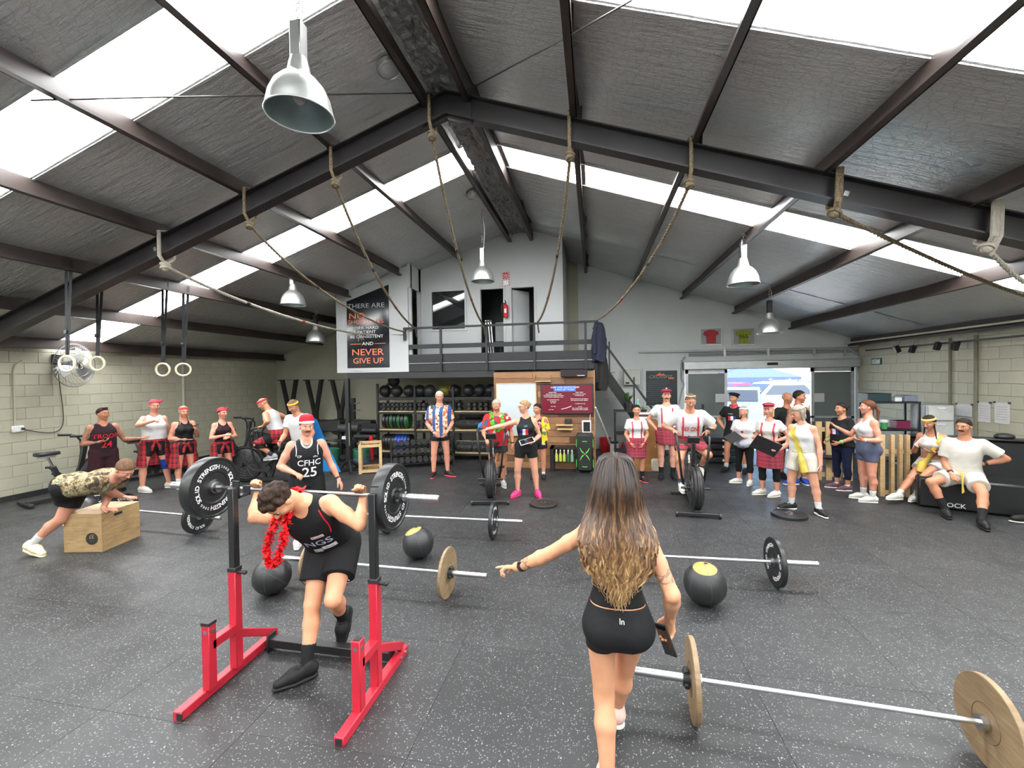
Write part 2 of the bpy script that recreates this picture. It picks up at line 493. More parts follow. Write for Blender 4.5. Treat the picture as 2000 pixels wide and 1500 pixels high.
struct(b.build('ceiling_ridge_sun_block', M_CHAR, smooth=False), 'metal cap over the roof ridge')  # unseen strip added over the ridge to keep sun from leaking in
# ---- purlins
def purlin(x, y1, label, h=0.19, flip=1, y0=YB):
 b = MB(); z = roofz(x) - 0.015
 b.box((0, 0, -h / 2), (0.012, y1 - y0, h)); b.box((flip * 0.03, 0, -0.006), (0.07, y1 - y0, 0.01)); b.box((-flip * 0.034, 0, -h + 0.006), (0.075, y1 - y0, 0.012))
 b.box((-flip * 0.068, 0, -h + 0.02), (0.006, y1 - y0, 0.03))
 o = b.build('roof_purlin', M_BROWN, smooth=False); o.location = (x, (y0 + y1) / 2, z)
 return tag(o, label, 'beam', 'steel purlins under the roof')
ordn = ['first', 'second', 'third', 'fourth', 'fifth', 'sixth']
for i, (x, y1) in enumerate(((-3.17, YO), (-4.45, YM), (-5.76, YM), (-7.02, YG), (-8.34, YG), (-9.68, YG))):
 purlin(x, y1, ordn[i] + ' brown steel purlin left of the ridge, running the length of the roof', flip=-1)
for i, (x, y1) in enumerate(((-0.15, YG), (1.1, YG), (2.34, YG), (3.62, YG), (4.95, YG), (6.3, YG))):
 purlin(x, y1, ordn[i] + ' brown steel purlin right of the ridge, running the length of the roof', flip=1)
for x, lb in ((-1.95, 'left of the two dark ridge beams under the roof peak'), (-1.37, 'right of the two dark ridge beams under the roof peak')):
 o = purlin(x, YO, lb, 0.24, 1 if x > RX else -1); o.name = 'ridge_beam'
# crumpled foil between the ridge beams
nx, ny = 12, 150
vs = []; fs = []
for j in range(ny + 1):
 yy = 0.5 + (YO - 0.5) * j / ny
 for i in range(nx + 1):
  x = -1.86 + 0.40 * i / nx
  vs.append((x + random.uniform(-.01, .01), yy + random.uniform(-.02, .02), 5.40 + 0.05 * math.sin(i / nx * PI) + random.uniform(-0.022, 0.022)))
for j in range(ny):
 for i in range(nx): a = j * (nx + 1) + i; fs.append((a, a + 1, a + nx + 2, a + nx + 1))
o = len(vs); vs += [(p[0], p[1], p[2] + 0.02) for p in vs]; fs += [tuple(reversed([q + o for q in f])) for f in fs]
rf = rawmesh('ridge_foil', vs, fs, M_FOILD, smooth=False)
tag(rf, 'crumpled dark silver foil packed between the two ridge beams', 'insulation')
# ---- portal frame across the hall
rafter = thing('portal_rafter', 'heavy dark steel rafter frame crossing the hall under the purlins', 'beam', (RX, YR, 0))
for side in (-1, 1):
 xe = (XL if side < 0 else XR) - RX
 b = MB(); zt = RZ - 0.205; D = 0.27
 for dz, w, h in ((-0.008, 0.15, 0.016), (-D / 2, 0.014, D - .03), (-D + 0.008, 0.15, 0.016)):
  p0 = Vector((0, 0, zt + dz)); p1 = Vector((xe, 0, zt + dz - SL * abs(xe)))
  n = Vector((0, 0, 1))
  b.prism([(0, -w / 2, zt + dz - h / 2), (xe, -w / 2, zt + dz - h / 2 - SL * abs(xe)), (xe, -w / 2, zt + dz + h / 2 - SL * abs(xe)), (0, -w / 2, zt + dz + h / 2)], (0, w, 0))
 b.build('rafter', M_DKSTEEL, rafter, smooth=False)
b = MB(); b.prism([(-0.3, -0.02, RZ - 0.31), (0, -0.02, RZ - 0.21), (0.3, -0.02, RZ - 0.31), (0.3, -0.02, RZ - 0.6), (0, -0.02, RZ - 0.5), (-0.3, -0.02, RZ - 0.6)], (0, 0.04, 0))
b.build('apex_plate', M_DKSTEEL, rafter, smooth=False)
for side in (-1, 1):
 for i, x in enumerate((-3.17, -4.45, -5.76, -7.02, -8.34) if side < 0 else (-0.15, 1.1, 2.34, 3.62, 4.95)):
  b = MB(); b.box((x - RX + side * 0.05, 0.02, roofz(x) - 0.13), (0.012, 0.1, 0.15)); b.build('purlin_cleat', M_DKSTEEL, rafter, smooth=False)
# ---- bracing rods
def rod(pts, label, r=0.007):
 b = MB(); b.tube(pts, r, 6); return tag(b.build('brace_rod', M_DKSTEEL), label, 'rod', 'roof bracing rods')
rod([(RX - .1, YR - .1, RZ - .25), RF(300, 190, 0.2), RF(60, 196, 0.2)], 'thin steel brace rod running left from the roof peak past the big lamp')
rod([(RX + .2, YR - .1, RZ - .3), RF(1090, 82, 0.2), RF(1235, 0, 0.2)], 'thin steel brace rod rising right from the roof peak')
# ---- mezzanine: floor, office walls, poster panel
def boxed(name, m, x0, x1, y0, y1, z0, z1, label=None, parent=None):
 b = MB(); b.box(((x0 + x1) / 2, (y0 + y1) / 2, (z0 + z1) / 2), (x1 - x0, y1 - y0, z1 - z0))
 o = b.build(name, m, parent, smooth=False)
 return o
MX0, MX1 = -4.25, 0.05
struct(boxed('floor_mezzanine', M_CHAR, MX0, MX1, YM, YG, 2.18, 2.44), 'charcoal edge and deck of the mezzanine')
struct(boxed('trim_2', M_BLACKP, -5.85, MX1 - 2.25, YM + 0.02, YM + 0.2, 2.03, 2.175), 'dark beam under the mezzanine front')
struct(boxed('ceiling_mezzanine', M_CHAR, -6.1, MX0, YM + .02, YG, 2.178, 2.24), 'dark soffit over the storage racks')
b = MB(); b.prism([(-6.1, YM, 2.18), (MX0, YM, 2.18), (MX0, YM, roofz(MX0) - 0.05), (-6.1, YM, roofz(-6.1) - 0.05)], (0, 0.06, 0))
struct(b.build('wall_panel', M_WHITEW, smooth=False), 'white panel wall carrying the big poster')
b = MB(); b.prism([(-6.1, YM + .06, 2.2), (-6.1, YG, 2.2), (-6.1, YG, roofz(-6.1)), (-6.1, YM + .06, roofz(-6.1))], (0.06, 0, 0))
struct(b.build('wall_panel_side', M_WHITEW, smooth=False), 'left side wall of the upstairs office')
# side return with a dark doorway
b = MB()
zt = roofz(MX0)
b.box((MX0 + .03, YM + .09, (2.44 + zt) / 2), (0.06, 0.06, zt - 2.44)); b.box((MX0 + .03, YO - 0.06, (2.44 + zt) / 2), (0.06, 0.12, zt - 2.44))
b.box((MX0 + .03, (YM + YO) / 2, (4.15 + zt) / 2), (0.06, YO - YM, zt - 4.15))
struct(b.build('wall_return', M_WHITEW, smooth=False), 'narrow side wall beside the poster panel with a dark doorway')
W1 = (-3.9, -3.06, 3.22, 4.14); D1 = (-2.66, -2.1, 2.44, 4.14); D2 = (-1.9, -1.36, 2.44, 4.14)
b = MB(); wall_piece(b, MX0, -0.68, 2.44, roofz, YO, 0.08, [W1, D1, D2])
b.box((-0.72, (YO + YG) / 2 + .04, 3.8), (0.08, YG - YO - .08, 2.74))
struct(b.build('wall_office', M_WHITEW, smooth=False), 'pale office wall upstairs with a window and two doors')
def frame(b, x0, x1, z0, z1, Y, w=0.05, d=0.03, bottom=True):
 b.box(((x0 + x1) / 2, Y, z1 + w / 2), (x1 - x0 + 2 * w, d, w))
 for x in (x0 - w / 2, x1 + w / 2): b.box((x, Y, (z0 + z1) / 2), (w, d, z1 - z0))
 if bottom: b.box(((x0 + x1) / 2, Y, z0 - w / 2), (x1 - x0 + 2 * w, d, w))
def glass(name, c, rough, alpha=1.0):
 t = NT(name); t.base(c); t.val(t.b, Roughness=rough); t.b.inputs['Coat Weight'].default_value = 0.6
 n = t.noise(t.coord(), 3, 2); t.link(t.ramp(n.outputs['Fac'], [(0.3, (rough,) * 3), (0.7, (rough * 1.4,) * 3)]), t.b.inputs['Roughness'])
 return t.m
M_DKGLASS = glass('dark_window_glass', (0.012, 0.014, 0.015), 0.03)
o = bpy.data.objects.new('window_20', None); COL.objects.link(o); struct(o, 'office window with dark reflecting glass')
b = MB(); frame(b, *W1, YO - 0.01); b.build('window_frame', M_WHITEW, o, smooth=False)
boxed('pane', M_DKGLASS, W1[0], W1[1], YO + 0.02, YO + 0.03, W1[2], W1[3], parent=o)
for i, D in enumerate((D1, D2)):
 o = bpy.data.objects.new('door_%d' % (i + 1), None); COL.objects.link(o); struct(o, ('open dark office doorway beside the fire extinguisher', 'office doorway with its pale door standing open inward')[i])
 b = MB(); frame(b, *D, YO - 0.01, bottom=False); b.build('door_frame', M_WHITEW, o, smooth=False)
 if i == 1:
  b = MB(); b.box((0.26, 0, 0.83), (0.52, 0.035, 1.66)); q = b.build('door_leaf', M_WHITEW, o, smooth=False); q.location = (D[0] + 0.01, YO + 0.06, D[2] + 0.01); q.rotation_euler.z = math.radians(50)
  b = MB(); b.sphere((0.46, -0.04, 0.8), 0.025); b.cyl((0.46, 0, .8), (0.46, -.04, .8), .01); q2 = b.build('door_handle', M_STEEL, o); q2.location = q.location; q2.rotation_euler = q.rotation_euler
# inner wall behind the office front, charcoal colour stands in for the room's shade
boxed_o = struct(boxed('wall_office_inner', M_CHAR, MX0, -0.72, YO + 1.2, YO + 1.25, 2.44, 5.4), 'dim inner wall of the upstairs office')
# ---- sliding door
door = bpy.data.objects.new('door_3', None); COL.objects.link(door); struct(door, 'automatic sliding glass door standing open to the car park')
OX0, OX1 = AY(1421, 750, YG).x, AY(1585, 750, YG).x
t = NT('frosted_door_glass'); t.base((0.33, 0.38, 0.37)); t.val(t.b, Roughness=0.25); n = t.noise(t.coord(), 1.2, 3)
t.base(t.ramp(n.outputs['Fac'], [(0.3, (0.14, 0.165, 0.16)), (0.7, (0.19, 0.215, 0.21))])); M_FROST = t.m
for x0, x1 in ((DX0 + 0.02, OX0), (OX1, DX1 - 0.02)):
 b = MB()
 for x in (x0 + 0.035, x1 - 0.035): b.box((x, YG + 0.04, DZ / 2), (0.07, 0.05, DZ))
 for z, zh in ((DZ - 0.045, .1), (0.9, .05), (0.06, .1)): b.box(((x0 + x1) / 2, YG + 0.04, z), (x1 - x0, 0.05, zh))
 b.build('door_frame', M_ALU, door, smooth=False)
 boxed('pane', M_FROST, x0 + 0.07, x1 - 0.07, YG + 0.035, YG + 0.045, 0.1, 0.88, parent=door)
 boxed('pane', M_FROST, x0 + 0.07, x1 - 0.07, YG + 0.035, YG + 0.045, 0.92, DZ - 0.1, parent=door)
b = MB(); b.box(((DX0 + DX1) / 2, YG - 0.06, DZ + 0.11), (DX1 - DX0 + 0.1, 0.16, 0.21), ch=0.015); b.build('door_operator', M_ALU, door)
b = MB(); b.box((AY(1504, 710, YG).x, YG - 0.16, DZ + 0.12), (0.24, 0.05, 0.06), ch=0.01); b.build('door_sensor', M_BLACKP, door)
M_PAPER = mat('paper', (0.62, 0.62, 0.6), 0.7, var=0.04)
for x in (AY(1407, 776, YG).x, AY(1600, 776, YG).x):
 boxed('door_notice', M_PAPER, x - 0.12, x + 0.12, YG + 0.005, YG + 0.01, 1.28, 1.5, parent=door)
# ================================================================ ROPES, LAMPS, RINGS
def rope_material():
 t = NT('manila_rope'); v = t.coord(); n = t.noise(v, 60, 3)
 t.base(t.ramp(n.outputs['Fac'], [(0.3, s2l(84, 72, 54)), (0.7, s2l(142, 126, 100))])); t.val(t.b, Roughness=0.85)
 t.bump(n.outputs['Fac'], 0.4, 0.004); return t.m
M_ROPE = rope_material()
M_ROPEW = mat('pale_rope', s2l(166, 160, 146), 0.85, var=0.15, scale=60, bump=0.4, bscale=90)
M_TAPE = mat('dark_tape', (0.02, 0.02, 0.022), 0.6)
M_TAPER = mat('red_tape', s2l(150, 40, 40), 0.6)
def bez(p0, c1, c2, p1, n=26):
 p0, c1, c2, p1 = map(Vector, (p0, c1, c2, p1)); out = []
 for i in range(n + 1):
  t = i / n; out.append(p0 * (1 - t) ** 3 + c1 * 3 * t * (1 - t) ** 2 + c2 * 3 * t * t * (1 - t) + p1 * t ** 3)
 return out
def twisted(b, pts, r):
 """three laid strands"""
 pts = [Vector(p) for p in pts]
 L = [0]
 for a, c in zip(pts[:-1], pts[1:]): L.append(L[-1] + (c - a).length)
 m = max(40, int(L[-1] / 0.028)); P = []
 for i in range(m + 1):
  s = L[-1] * i / m; k = 0
  while k < len(L) - 2 and L[k + 1] < s: k += 1
  P.append(pts[k].lerp(pts[k + 1], (s - L[k]) / max(1e-6, L[k + 1] - L[k])))
 for st in range(3):
  q = []; x = None
  for i, p in enumerate(P):
   d = (P[min(i + 1, m)] - P[max(i - 1, 0)]).normalized()
   if x is None: x, y = b.frame_of(d)
   else: x = (x - d * x.dot(d)).normalized(); y = d.cross(x)
   a = 2 * PI * (L[-1] * i / m / 0.16 + st / 3)
   q.append(p + (x * math.cos(a) + y * math.sin(a)) * r * 0.5)
  b.tube(q, r * 0.56, 6)
ROPES = [  # start px on the rafter, end point, sag, label, knot material
 ((653, 288), AY(812, 641, YM - .03), (0.35, 0.55), 'climbing rope from the rafter to the railing, third from the left', 0.02, M_ROPE),
 ((487, 418), AY(790, 648, YM - .05), (0.3, 0.6), 'climbing rope crossing the black poster, second from the left', 0.019, M_ROPE),
 ((322, 478), AY(700, 652, YM - .12), (0.32, 0.55), 'thick pale climbing rope, leftmost, with frayed end before the poster', 0.024, M_ROPEW),
 ((843, 215), AY(945, 634, YM - .03), (0.45, 0.55), 'dark climbing rope hanging from the ridge to the railing middle', 0.02, M_ROPE),
 ((1113, 282), AY(1050, 629, YM - .03), (0.45, 0.55), 'climbing rope with a big knot, tied to the railing right of the extinguisher', 0.02, M_ROPE),
 ((1347, 340), AY(1164, 626, YM - .03), (0.25, 0.6), 'climbing rope pulled left to the right end of the railing', 0.02, M_ROPE),
]
for (px, py), end, (s1, s2), lb, r, m in ROPES:
 P0 = AY(px, py, YR - 0.02); top = Vector((P0.x, YR, roofz(P0.x) - 0.2))
 st = Vector((P0.x, YR - .02, top.z - 0.42))
 t = thing('climbing_rope', lb, 'rope', st, 0, 'climbing ropes tied back to the mezzanine')
 dv = end - st
 c1 = st + Vector((dv.x * 0.18, dv.y * 0.22, dv.z * 0.62)); c2 = st + Vector((dv.x * 0.62, dv.y * 0.66, dv.z * 1.04))
 b = MB(); twisted(b, bez(st, c1, c2, end), r); b.build('rope', m, t, off=st)
 b = MB()  # loop around the rafter
 b.tube([top + Vector((0, -0.1, 0.03)), top + Vector((0, -0.1, -0.3)), st + Vector((0, 0, 0.02)), top + Vector((0, 0.1, -0.3)), top + Vector((0, 0.1, 0.03)), top + Vector((0, 0, 0.05))], r * 1.0, 8, closed=True); b.build('loop', m, t, off=st)
 b = MB(); b.sphere(st, (r * 2.2, r * 2.2, r * 3.0), 12, 8)
 b.torus(st + Vector((0, 0, 0.02)), (0.2, 0.1, 1), r * 2.0, r * 0.9, 16, 6); b.torus(st - Vector((0, 0, 0.03)), (-0.2, 0.2, 1), r * 1.8, r * 0.9, 16, 6); b.build('knot', m, t, off=st)
 bp = bez(st, c1, c2, end)
 for q, mm in ((9, M_TAPE), (16, M_TAPER)):
  b = MB(); b.tube([bp[q], bp[q].lerp(bp[q + 1], 0.35)], r * 1.12, 8); b.build('tape_band', mm, t, off=st)
 if m is M_ROPEW:
  b = MB()
  for k in range(7): b.tube([end + Vector((random.uniform(-.05, .05), 0, 0)), end + Vector((random.uniform(-.02, .14), random.uniform(-.04, .04), -random.uniform(.08, .2)))], 0.006, 4)
  b.tube(bez(end, end + Vector((.25, .1, -.02)), end + Vector((.5, .2, -.02)), AY(788, 653, YM - .04)), 0.012, 6)
  b.build('frayed_end', M_ROPEW, t, off=st)
 b = MB(); e2 = Vector((end.x, YM, 3.18))
 if m is not M_ROPEW:
  b.tube([e2 + Vector((0, -.05, .03)), e2 + Vector((0.02, -.06, -.12)), e2 + Vector((0.03, -.055, -.2))], r * .9, 6); b.build('tail', M_TAPE, t, off=st)
for (px, py), (qx, qy, D), lb in (((1629, 372), (2010, 580, 5.2), 'slack climbing rope swung out to the right side of the hall'), ((1927, 425), (2020, 560, 4.3), 'coiled grey rope looped over the rafter at the far right')):
 P0 = AY(px, py, YR - 0.02); top = Vector((P0.x, YR, roofz(P0.x) - 0.2)); st = Vector((P0.x, YR - .02, top.z - 0.38))
 t = thing('climbing_rope', lb, 'rope', st, 0, 'climbing ropes on the right'); end = AD(qx, qy, D)
 dv = end - st
 b = MB(); twisted(b, bez(st, st + dv * 0.3 + Vector((0, 0, -0.04)), st + dv * 0.7 + Vector((0, 0, -0.08)), end), 0.022); b.build('rope', M_ROPE if px < 1800 else M_ROPEW, t, off=st)
 b = MB()
 for k in range(3 if px > 1800 else 2):
  b.tube([top + Vector((.03 * k, -0.1, 0.03)), top + Vector((.03 * k - .02, -0.11, -0.3)), st + Vector((0.02 * k, 0, -0.03 * k)), top + Vector((.03 * k, 0.1, -0.3)), top + Vector((.03 * k, 0.1, 0.03)), top + Vector((.03 * k, 0, 0.05))], 0.021, 8, closed=True)
 b.build('loop', M_ROPE if px < 1800 else M_ROPEW, t, off=st)
 b = MB(); b.sphere(st, (0.05, 0.05, 0.06), 12, 8); b.torus(st, (0.5, 0.3, 1), 0.05, 0.02, 16, 6); b.build('knot', M_ROPE if px < 1800 else M_ROPEW, t, off=st)
t = NT('spun_aluminium'); n = t.noise(t.coord((1, 1, 30)), 6, 3)
t.base(t.ramp(n.outputs['Fac'], [(0.3, (0.62, 0.64, 0.62)), (0.7, (0.74, 0.75, 0.73))])); t.val(t.b, Roughness=0.38, Metallic=0.9); M_SHADE = t.m
M_SHADEIN = mat('shade_inside', (0.34, 0.42, 0.43), 0.35, 0.5, var=0.05)
t = NT('white_lamp_bulb'); t.base((0.85, 0.85, 0.82)); t.val(t.b, Roughness=0.2); t.base(t.ramp(t.noise(t.coord(), 4).outputs['Fac'], [(0.3, (0.8, 0.8, 0.78)), (0.7, (0.88, 0.88, 0.86))])); M_BULB = t.m
def pendant(pos, top, label, D=0.45, tilt=(0, 0), dark=False):
 t = thing('pendant_lamp', label, 'lamp', pos, 0, 'bell shaped pendant lamps'); k = D / 0.45
 R = Ry(tilt[0]) @ Rx(tilt[1])
 prof = [(0.225, 0), (0.222, 0.012), (0.218, 0.05), (0.203, 0.12), (0.172, 0.19), (0.125, 0.245), (0.085, 0.275), (0.078, 0.30), (0.066, 0.36), (0.055, 0.40), (0.0, 0.405)]
 def mk(name, f, m, par=t):
  b = MB(); f(b); b.v = [tuple(R @ (Vector(p) * k)) for p in b.v]; return b.build(name, m, par)
 mk('shade', lambda b: b.lathe(prof, n=48), M_SHADE)
 mk('shade_inside', lambda b: b.lathe([(0.221, 0.004), (0.213, 0.05), (0.198, 0.12), (0.166, 0.188), (0.12, 0.24), (0.07, 0.268), (0.0, 0.27)], n=48), M_SHADEIN)
 mk('rim', lambda b: b.torus((0, 0, 0.004), (0, 0, 1), 0.225, 0.006, 48, 8), M_SHADE)
 mk('bulb', lambda b: (b.sphere((0, 0, 0.15), (0.05, 0.05, 0.075), 16, 10), b.cyl((0, 0, 0.2), (0, 0, 0.27), 0.025)), M_BULB)
 mk('ballast_box', lambda b: b.box((0, 0, 0.52), (0.085, 0.085, 0.25), ch=0.006), M_BLACKP if dark else M_STEEL)
 hook = R @ (Vector((0, 0, 0.645)) * k); tp = Vector(top) - Vector(pos)
 b = MB()
 n = max(3, int((tp - hook).length / 0.05))
 for i in range(n):
  c = hook.lerp(tp, (i + .5) / n); b.torus(c, (1, 0, 0) if i % 2 else (0, 1, 0), 0.018, 0.004, 10, 5)
 b.build('chain', M_STEEL, t)
 b = MB(); b.tube([hook + Vector((.03, 0, 0)), hook.lerp(tp, .5) + Vector((.05, .02, 0)), tp], 0.005, 6); b.build('cable', M_WHITEP, t)
 return t
def pend_px(rx, ry, D, pxw, topz, label, tilt=(0, 0), dark=False):
 dep = FPX * D / pxw; p = AD(rx, ry, dep); pendant(p, (p.x, p.y, topz if topz else roofz(p.x) - 0.03), label, D, tilt, dark)
pend_px(586, 226, 0.46, 124, None, 'large silver bell pendant lamp, nearest, hanging at upper left')
pend_px(943, 550, 0.46, 45, None, 'silver bell pendant lamp hanging below the ridge before the office wall')
pend_px(573, 596, 0.46, 45.5, None, 'silver bell pendant lamp hanging left of the poster panel')
pend_px(1452, 556, 0.46, 58, None, 'silver bell pendant lamp hanging at right, above the framed shirts')
pend_px(1503, 651, 0.46, 44.5, None, 'silver bell pendant lamp with black ballast, beside the green framed shirt', dark=True)
pend_px(617, 668, 0.46, 36, None, 'small dim bell pendant lamp close to the left edge of the poster panel', dark=True)
t = NT('round_light_diffuser'); t.val(t.b, Roughness=0.25); t.base(t.ramp(t.noise(t.coord(), 3).outputs['Fac'], [(0.3, (0.5, 0.52, 0.58)), (0.7, (0.62, 0.64, 0.68))])); M_DIFF = t.m
def disc_light(p, axis, r, label):
 t = thing('round_ceiling_light', label, 'lamp', p, 0, 'round flat ceiling lights')
 b = MB(); b.lathe([(0, 0.05), (r, 0.05), (r, 0.0), (r * .9, -0.01), (r * .86, 0.0)], (0, 0, 0), axis, 40); b.build('housing', M_STEEL, t)
 b = MB(); b.lathe([(r * .87, 0.0), (r * .7, -0.012), (r * .4, -0.02), (0.0, -0.023)], (0, 0, 0), axis, 40); b.build('diffuser', M_DIFF, t)
nl = Vector((SL, 0, 1)).normalized()
nlL = Vector((-SL, 0, 1)).normalized()
p = RF(761, 137, 0.1); disc_light(p, nlL, 0.13, 'round flat ceiling light left of the ridge, near the big lamp')
p = RF(926, 382, 0.1); disc_light(p, nlL, 0.13, 'small round ceiling light left of the ridge, further back')
p = AY(1640, 391, YR + .1); disc_light(p, nl, 0.11, 'small white disc light under the right rafter')
p = AY(318, 494, YR + .1); disc_light(p, nlL, 0.11, 'small white disc light under the left rafter')
M_RINGW = mat('birch_ring_wood', s2l(226, 214, 182), 0.5, var=0.08, scale=20)
M_STRAP = mat('black_webbing', (0.02, 0.021, 0.024), 0.7, bump=0.2, bscale=200)
def ring(px, py, D, xt, yt, label, ang=0.0, R=0.105):
 top = RF(xt, yt, 0.2); p = Vector((AY(px, py, top.y).x, top.y, AY(px, py, top.y).z))
 t = thing('gym_ring', label, 'gym ring', p, 0, 'wooden gym rings')
 ax = Rz(ang) @ Vector((0, 1, 0))
 b = MB(); b.torus((0, 0, 0), ax, R, 0.016, 36, 10); b.build('ring', M_RINGW, t)
 b = MB(); top = Vector((p.x + (top.x - p.x) * 0.15, p.y, roofz(p.x) - .03)) - p
 side = Rz(ang) @ Vector((1, 0, 0))
 b.bar(Vector((0, 0, R - 0.015)), top + side * 0.03, 0.04, 0.004, up=ax); b.bar(Vector((0, 0, R - .015)) + side * 0.012, top + side * 0.1, 0.04, 0.004, up=ax)
 b.build('strap', M_STRAP, t, smooth=False)
 b = MB(); b.box((0, 0, R + 0.33), (0.05, 0.03, 0.06), ch=0.006); b.build('buckle', M_BLACK, t)
ring(131, 710, 4.05, 127, 533, 'wooden gym ring, leftmost, hanging in front of the wall fan', 0.2)
ring(190, 710, 5.3, 191, 578, 'wooden gym ring just right of the wall fan', 0.25)
ring(318, 722, 6.0, 318, 570, 'wooden gym ring, third from the left, on a thick strap', 0.3)
ring(358, 722, 6.6, 358, 575, 'wooden gym ring, rightmost of the four', 0.7)
# wall fan
fp = AX(146, 714, XL + 0.42)
fan = thing('wall_fan', 'large oscillating wall fan with round wire cage on the left wall', 'fan', fp, 0)
fax = (Vector((0.0, 0, 2.2)) - Vector((fp.x, fp.y, 2.2))).normalized(); fax = Vector((0.97, 0.2, -0.05)).normalized()
b = MB(); x, y = b.frame_of(fax); R = 0.40
for k in range(60):
 a = 2 * PI * k / 60; e = x * math.cos(a) + y * math.sin(a)
 b.tube([fax * 0.11 + e * 0.05, fax * 0.10 + e * 0.2, fax * 0.055 + e * 0.34, e * R], 0.0022, 4)
 if k % 2 == 0: b.tube([fax * -0.09 + e * 0.07, fax * -0.09 + e * 0.25, e * R], 0.0022, 4)
for rr, hh, tk in ((R, 0, 0.007), (0.34, 0.055, 0.0035), (0.2, 0.1, 0.0035), (0.05, 0.11, 0.004)): b.torus(fax * hh, fax, rr, tk, 48, 6)
b.build('cage', mat('fan_cage_grey', (0.18, 0.18, 0.18), 0.4, 0.6), fan)
for k in range(3):
 a = 2 * PI * k / 3 + .4; vs = []
 for i in range(6):
  rr = 0.05 + 0.29 * i / 5; w = 0.08 + 0.1 * math.sin(i / 5 * 2.2)
  for sgn in (-1, 1):
   an = a + sgn * w / (rr + .1) * .75; vs.append((x * math.cos(an) + y * math.sin(an)) * rr + fax * (0.02 + sgn * 0.035))
 b = MB(); b.add(vs, [(2 * i, 2 * i + 1, 2 * i + 3, 2 * i + 2) for i in range(5)]); b.add([v + fax * 0.003 for v in vs], [(2 * i, 2 * i + 2, 2 * i + 3, 2 * i + 1) for i in range(5)]); b.build('blade', M_GREYP, fan)
b = MB(); b.cyl(fax * 0.05, fax * -0.02, 0.06, n=20); b.build('hub', M_BLACKP, fan)
b = MB(); b.cyl(fax * -0.06, fax * -0.24, 0.09, 0.075, 20); b.build('motor', M_BLACKP, fan)
wallp = Vector((XL + 0.01 - fp.x, -0.02, 0.12))
b = MB(); b.bar(fax * -0.2, wallp, 0.06, 0.06); b.box(wallp + Vector((0.03, 0, 0)), (0.06, 0.16, 0.2), ch=0.01); b.build('wall_bracket', M_BLACKP, fan)
b = MB(); op = AX(32, 838, XL + 0.03) - fp
b.tube(bez(wallp + Vector((.03, 0, -.1)), wallp + Vector((.03, .05, -1.2)), op + Vector((0.0, .9, -.35)), op + Vector((0, .06, 0))), 0.007, 6); b.build('cord', M_BLACKP, fan)
o = thing('power_outlet', 'white power outlet box on the left wall with a plugged fan cord', 'outlet', AX(33, 838, XL + 0.012))
b = MB(); b.box((0.02, 0, 0), (0.04, 0.16, 0.11), ch=0.01); b.build('box', M_WHITEP, o)
b = MB(); b.cyl((0.04, 0.05, 0), (0.075, 0.05, 0), 0.02); b.build('plug', M_BLACKP, o)
b = MB(); q = AX(30, 838, XL + 0.03); b.tube([q + Vector((0, 0, .05)), q + Vector((0, 0, 1.0)), q + Vector((0, .03, 1.12)), q + Vector((0, .12, 1.2))], 0.013, 8); tag(b.build('conduit', M_OLIVE), 'thin conduit pipe rising from the outlet on the left wall', 'pipe')
b = MB(); q = AX(358, 760, XL + 0.04); b.tube([Vector((q.x, q.y, 0.2)), Vector((q.x, q.y, 2.55))], 0.03, 10); tag(b.build('downpipe', M_OLIVE), 'olive painted vertical pipe on the left wall behind the rings', 'pipe')
# ================================================================ MEZZANINE FURNISHING
rail = thing('balcony_railing', 'charcoal steel and timber railing along the mezzanine edge', 'railing', (-2.1, YM, 2.44))
def RL(x, y, Y=YM): return AY(x, y, Y) - Vector((-2.1, YM, 2.44))
b = MB(); b.bar(Vector((MX0 + 2.1 - .1, -.03, .75)), Vector((MX1 + 2.1 + .06, -.03, .75)), 0.05, 0.045); b.build('top_rail', M_CHAR, rail, smooth=False)
for px in (862, 951, 1044, 1144):
 x = AY(px, 680, YM).x + 2.1; b = MB(); b.box((x, -.03, 0.24), (0.05, 0.05, 1.02)); b.build('post', M_CHAR, rail, smooth=False)
for z, h in ((0.32, 0.1), (0.07, 0.14)):
 b = MB(); b.bar((MX0 + 2.1, 0.01, z), (MX1 + 2.1, 0.01, z), 0.03, h); b.build('rail_board', M_CHAR, rail, smooth=False)
b = MB(); b.bar((MX0 + 2.1, -.015, -.07), (MX1 + 2.1, -.015, -.07), 0.03, 0.012); b.build('edge_strip', M_GREYP, rail, smooth=False)
b = MB(); q = RL(790, 655); b.box((q.x + .02, -.04, 0.62), (0.05, 0.05, 0.3)); b.build('bracket', M_BLACK, rail, smooth=False)
for z in (0.75, 0.32, 0.07):
 b = MB(); b.bar((MX1 + 2.1, 0, z), (MX1 + 2.1, 0.6, z), 0.04, 0.06); b.build('side_rail', M_CHAR, rail, smooth=False)
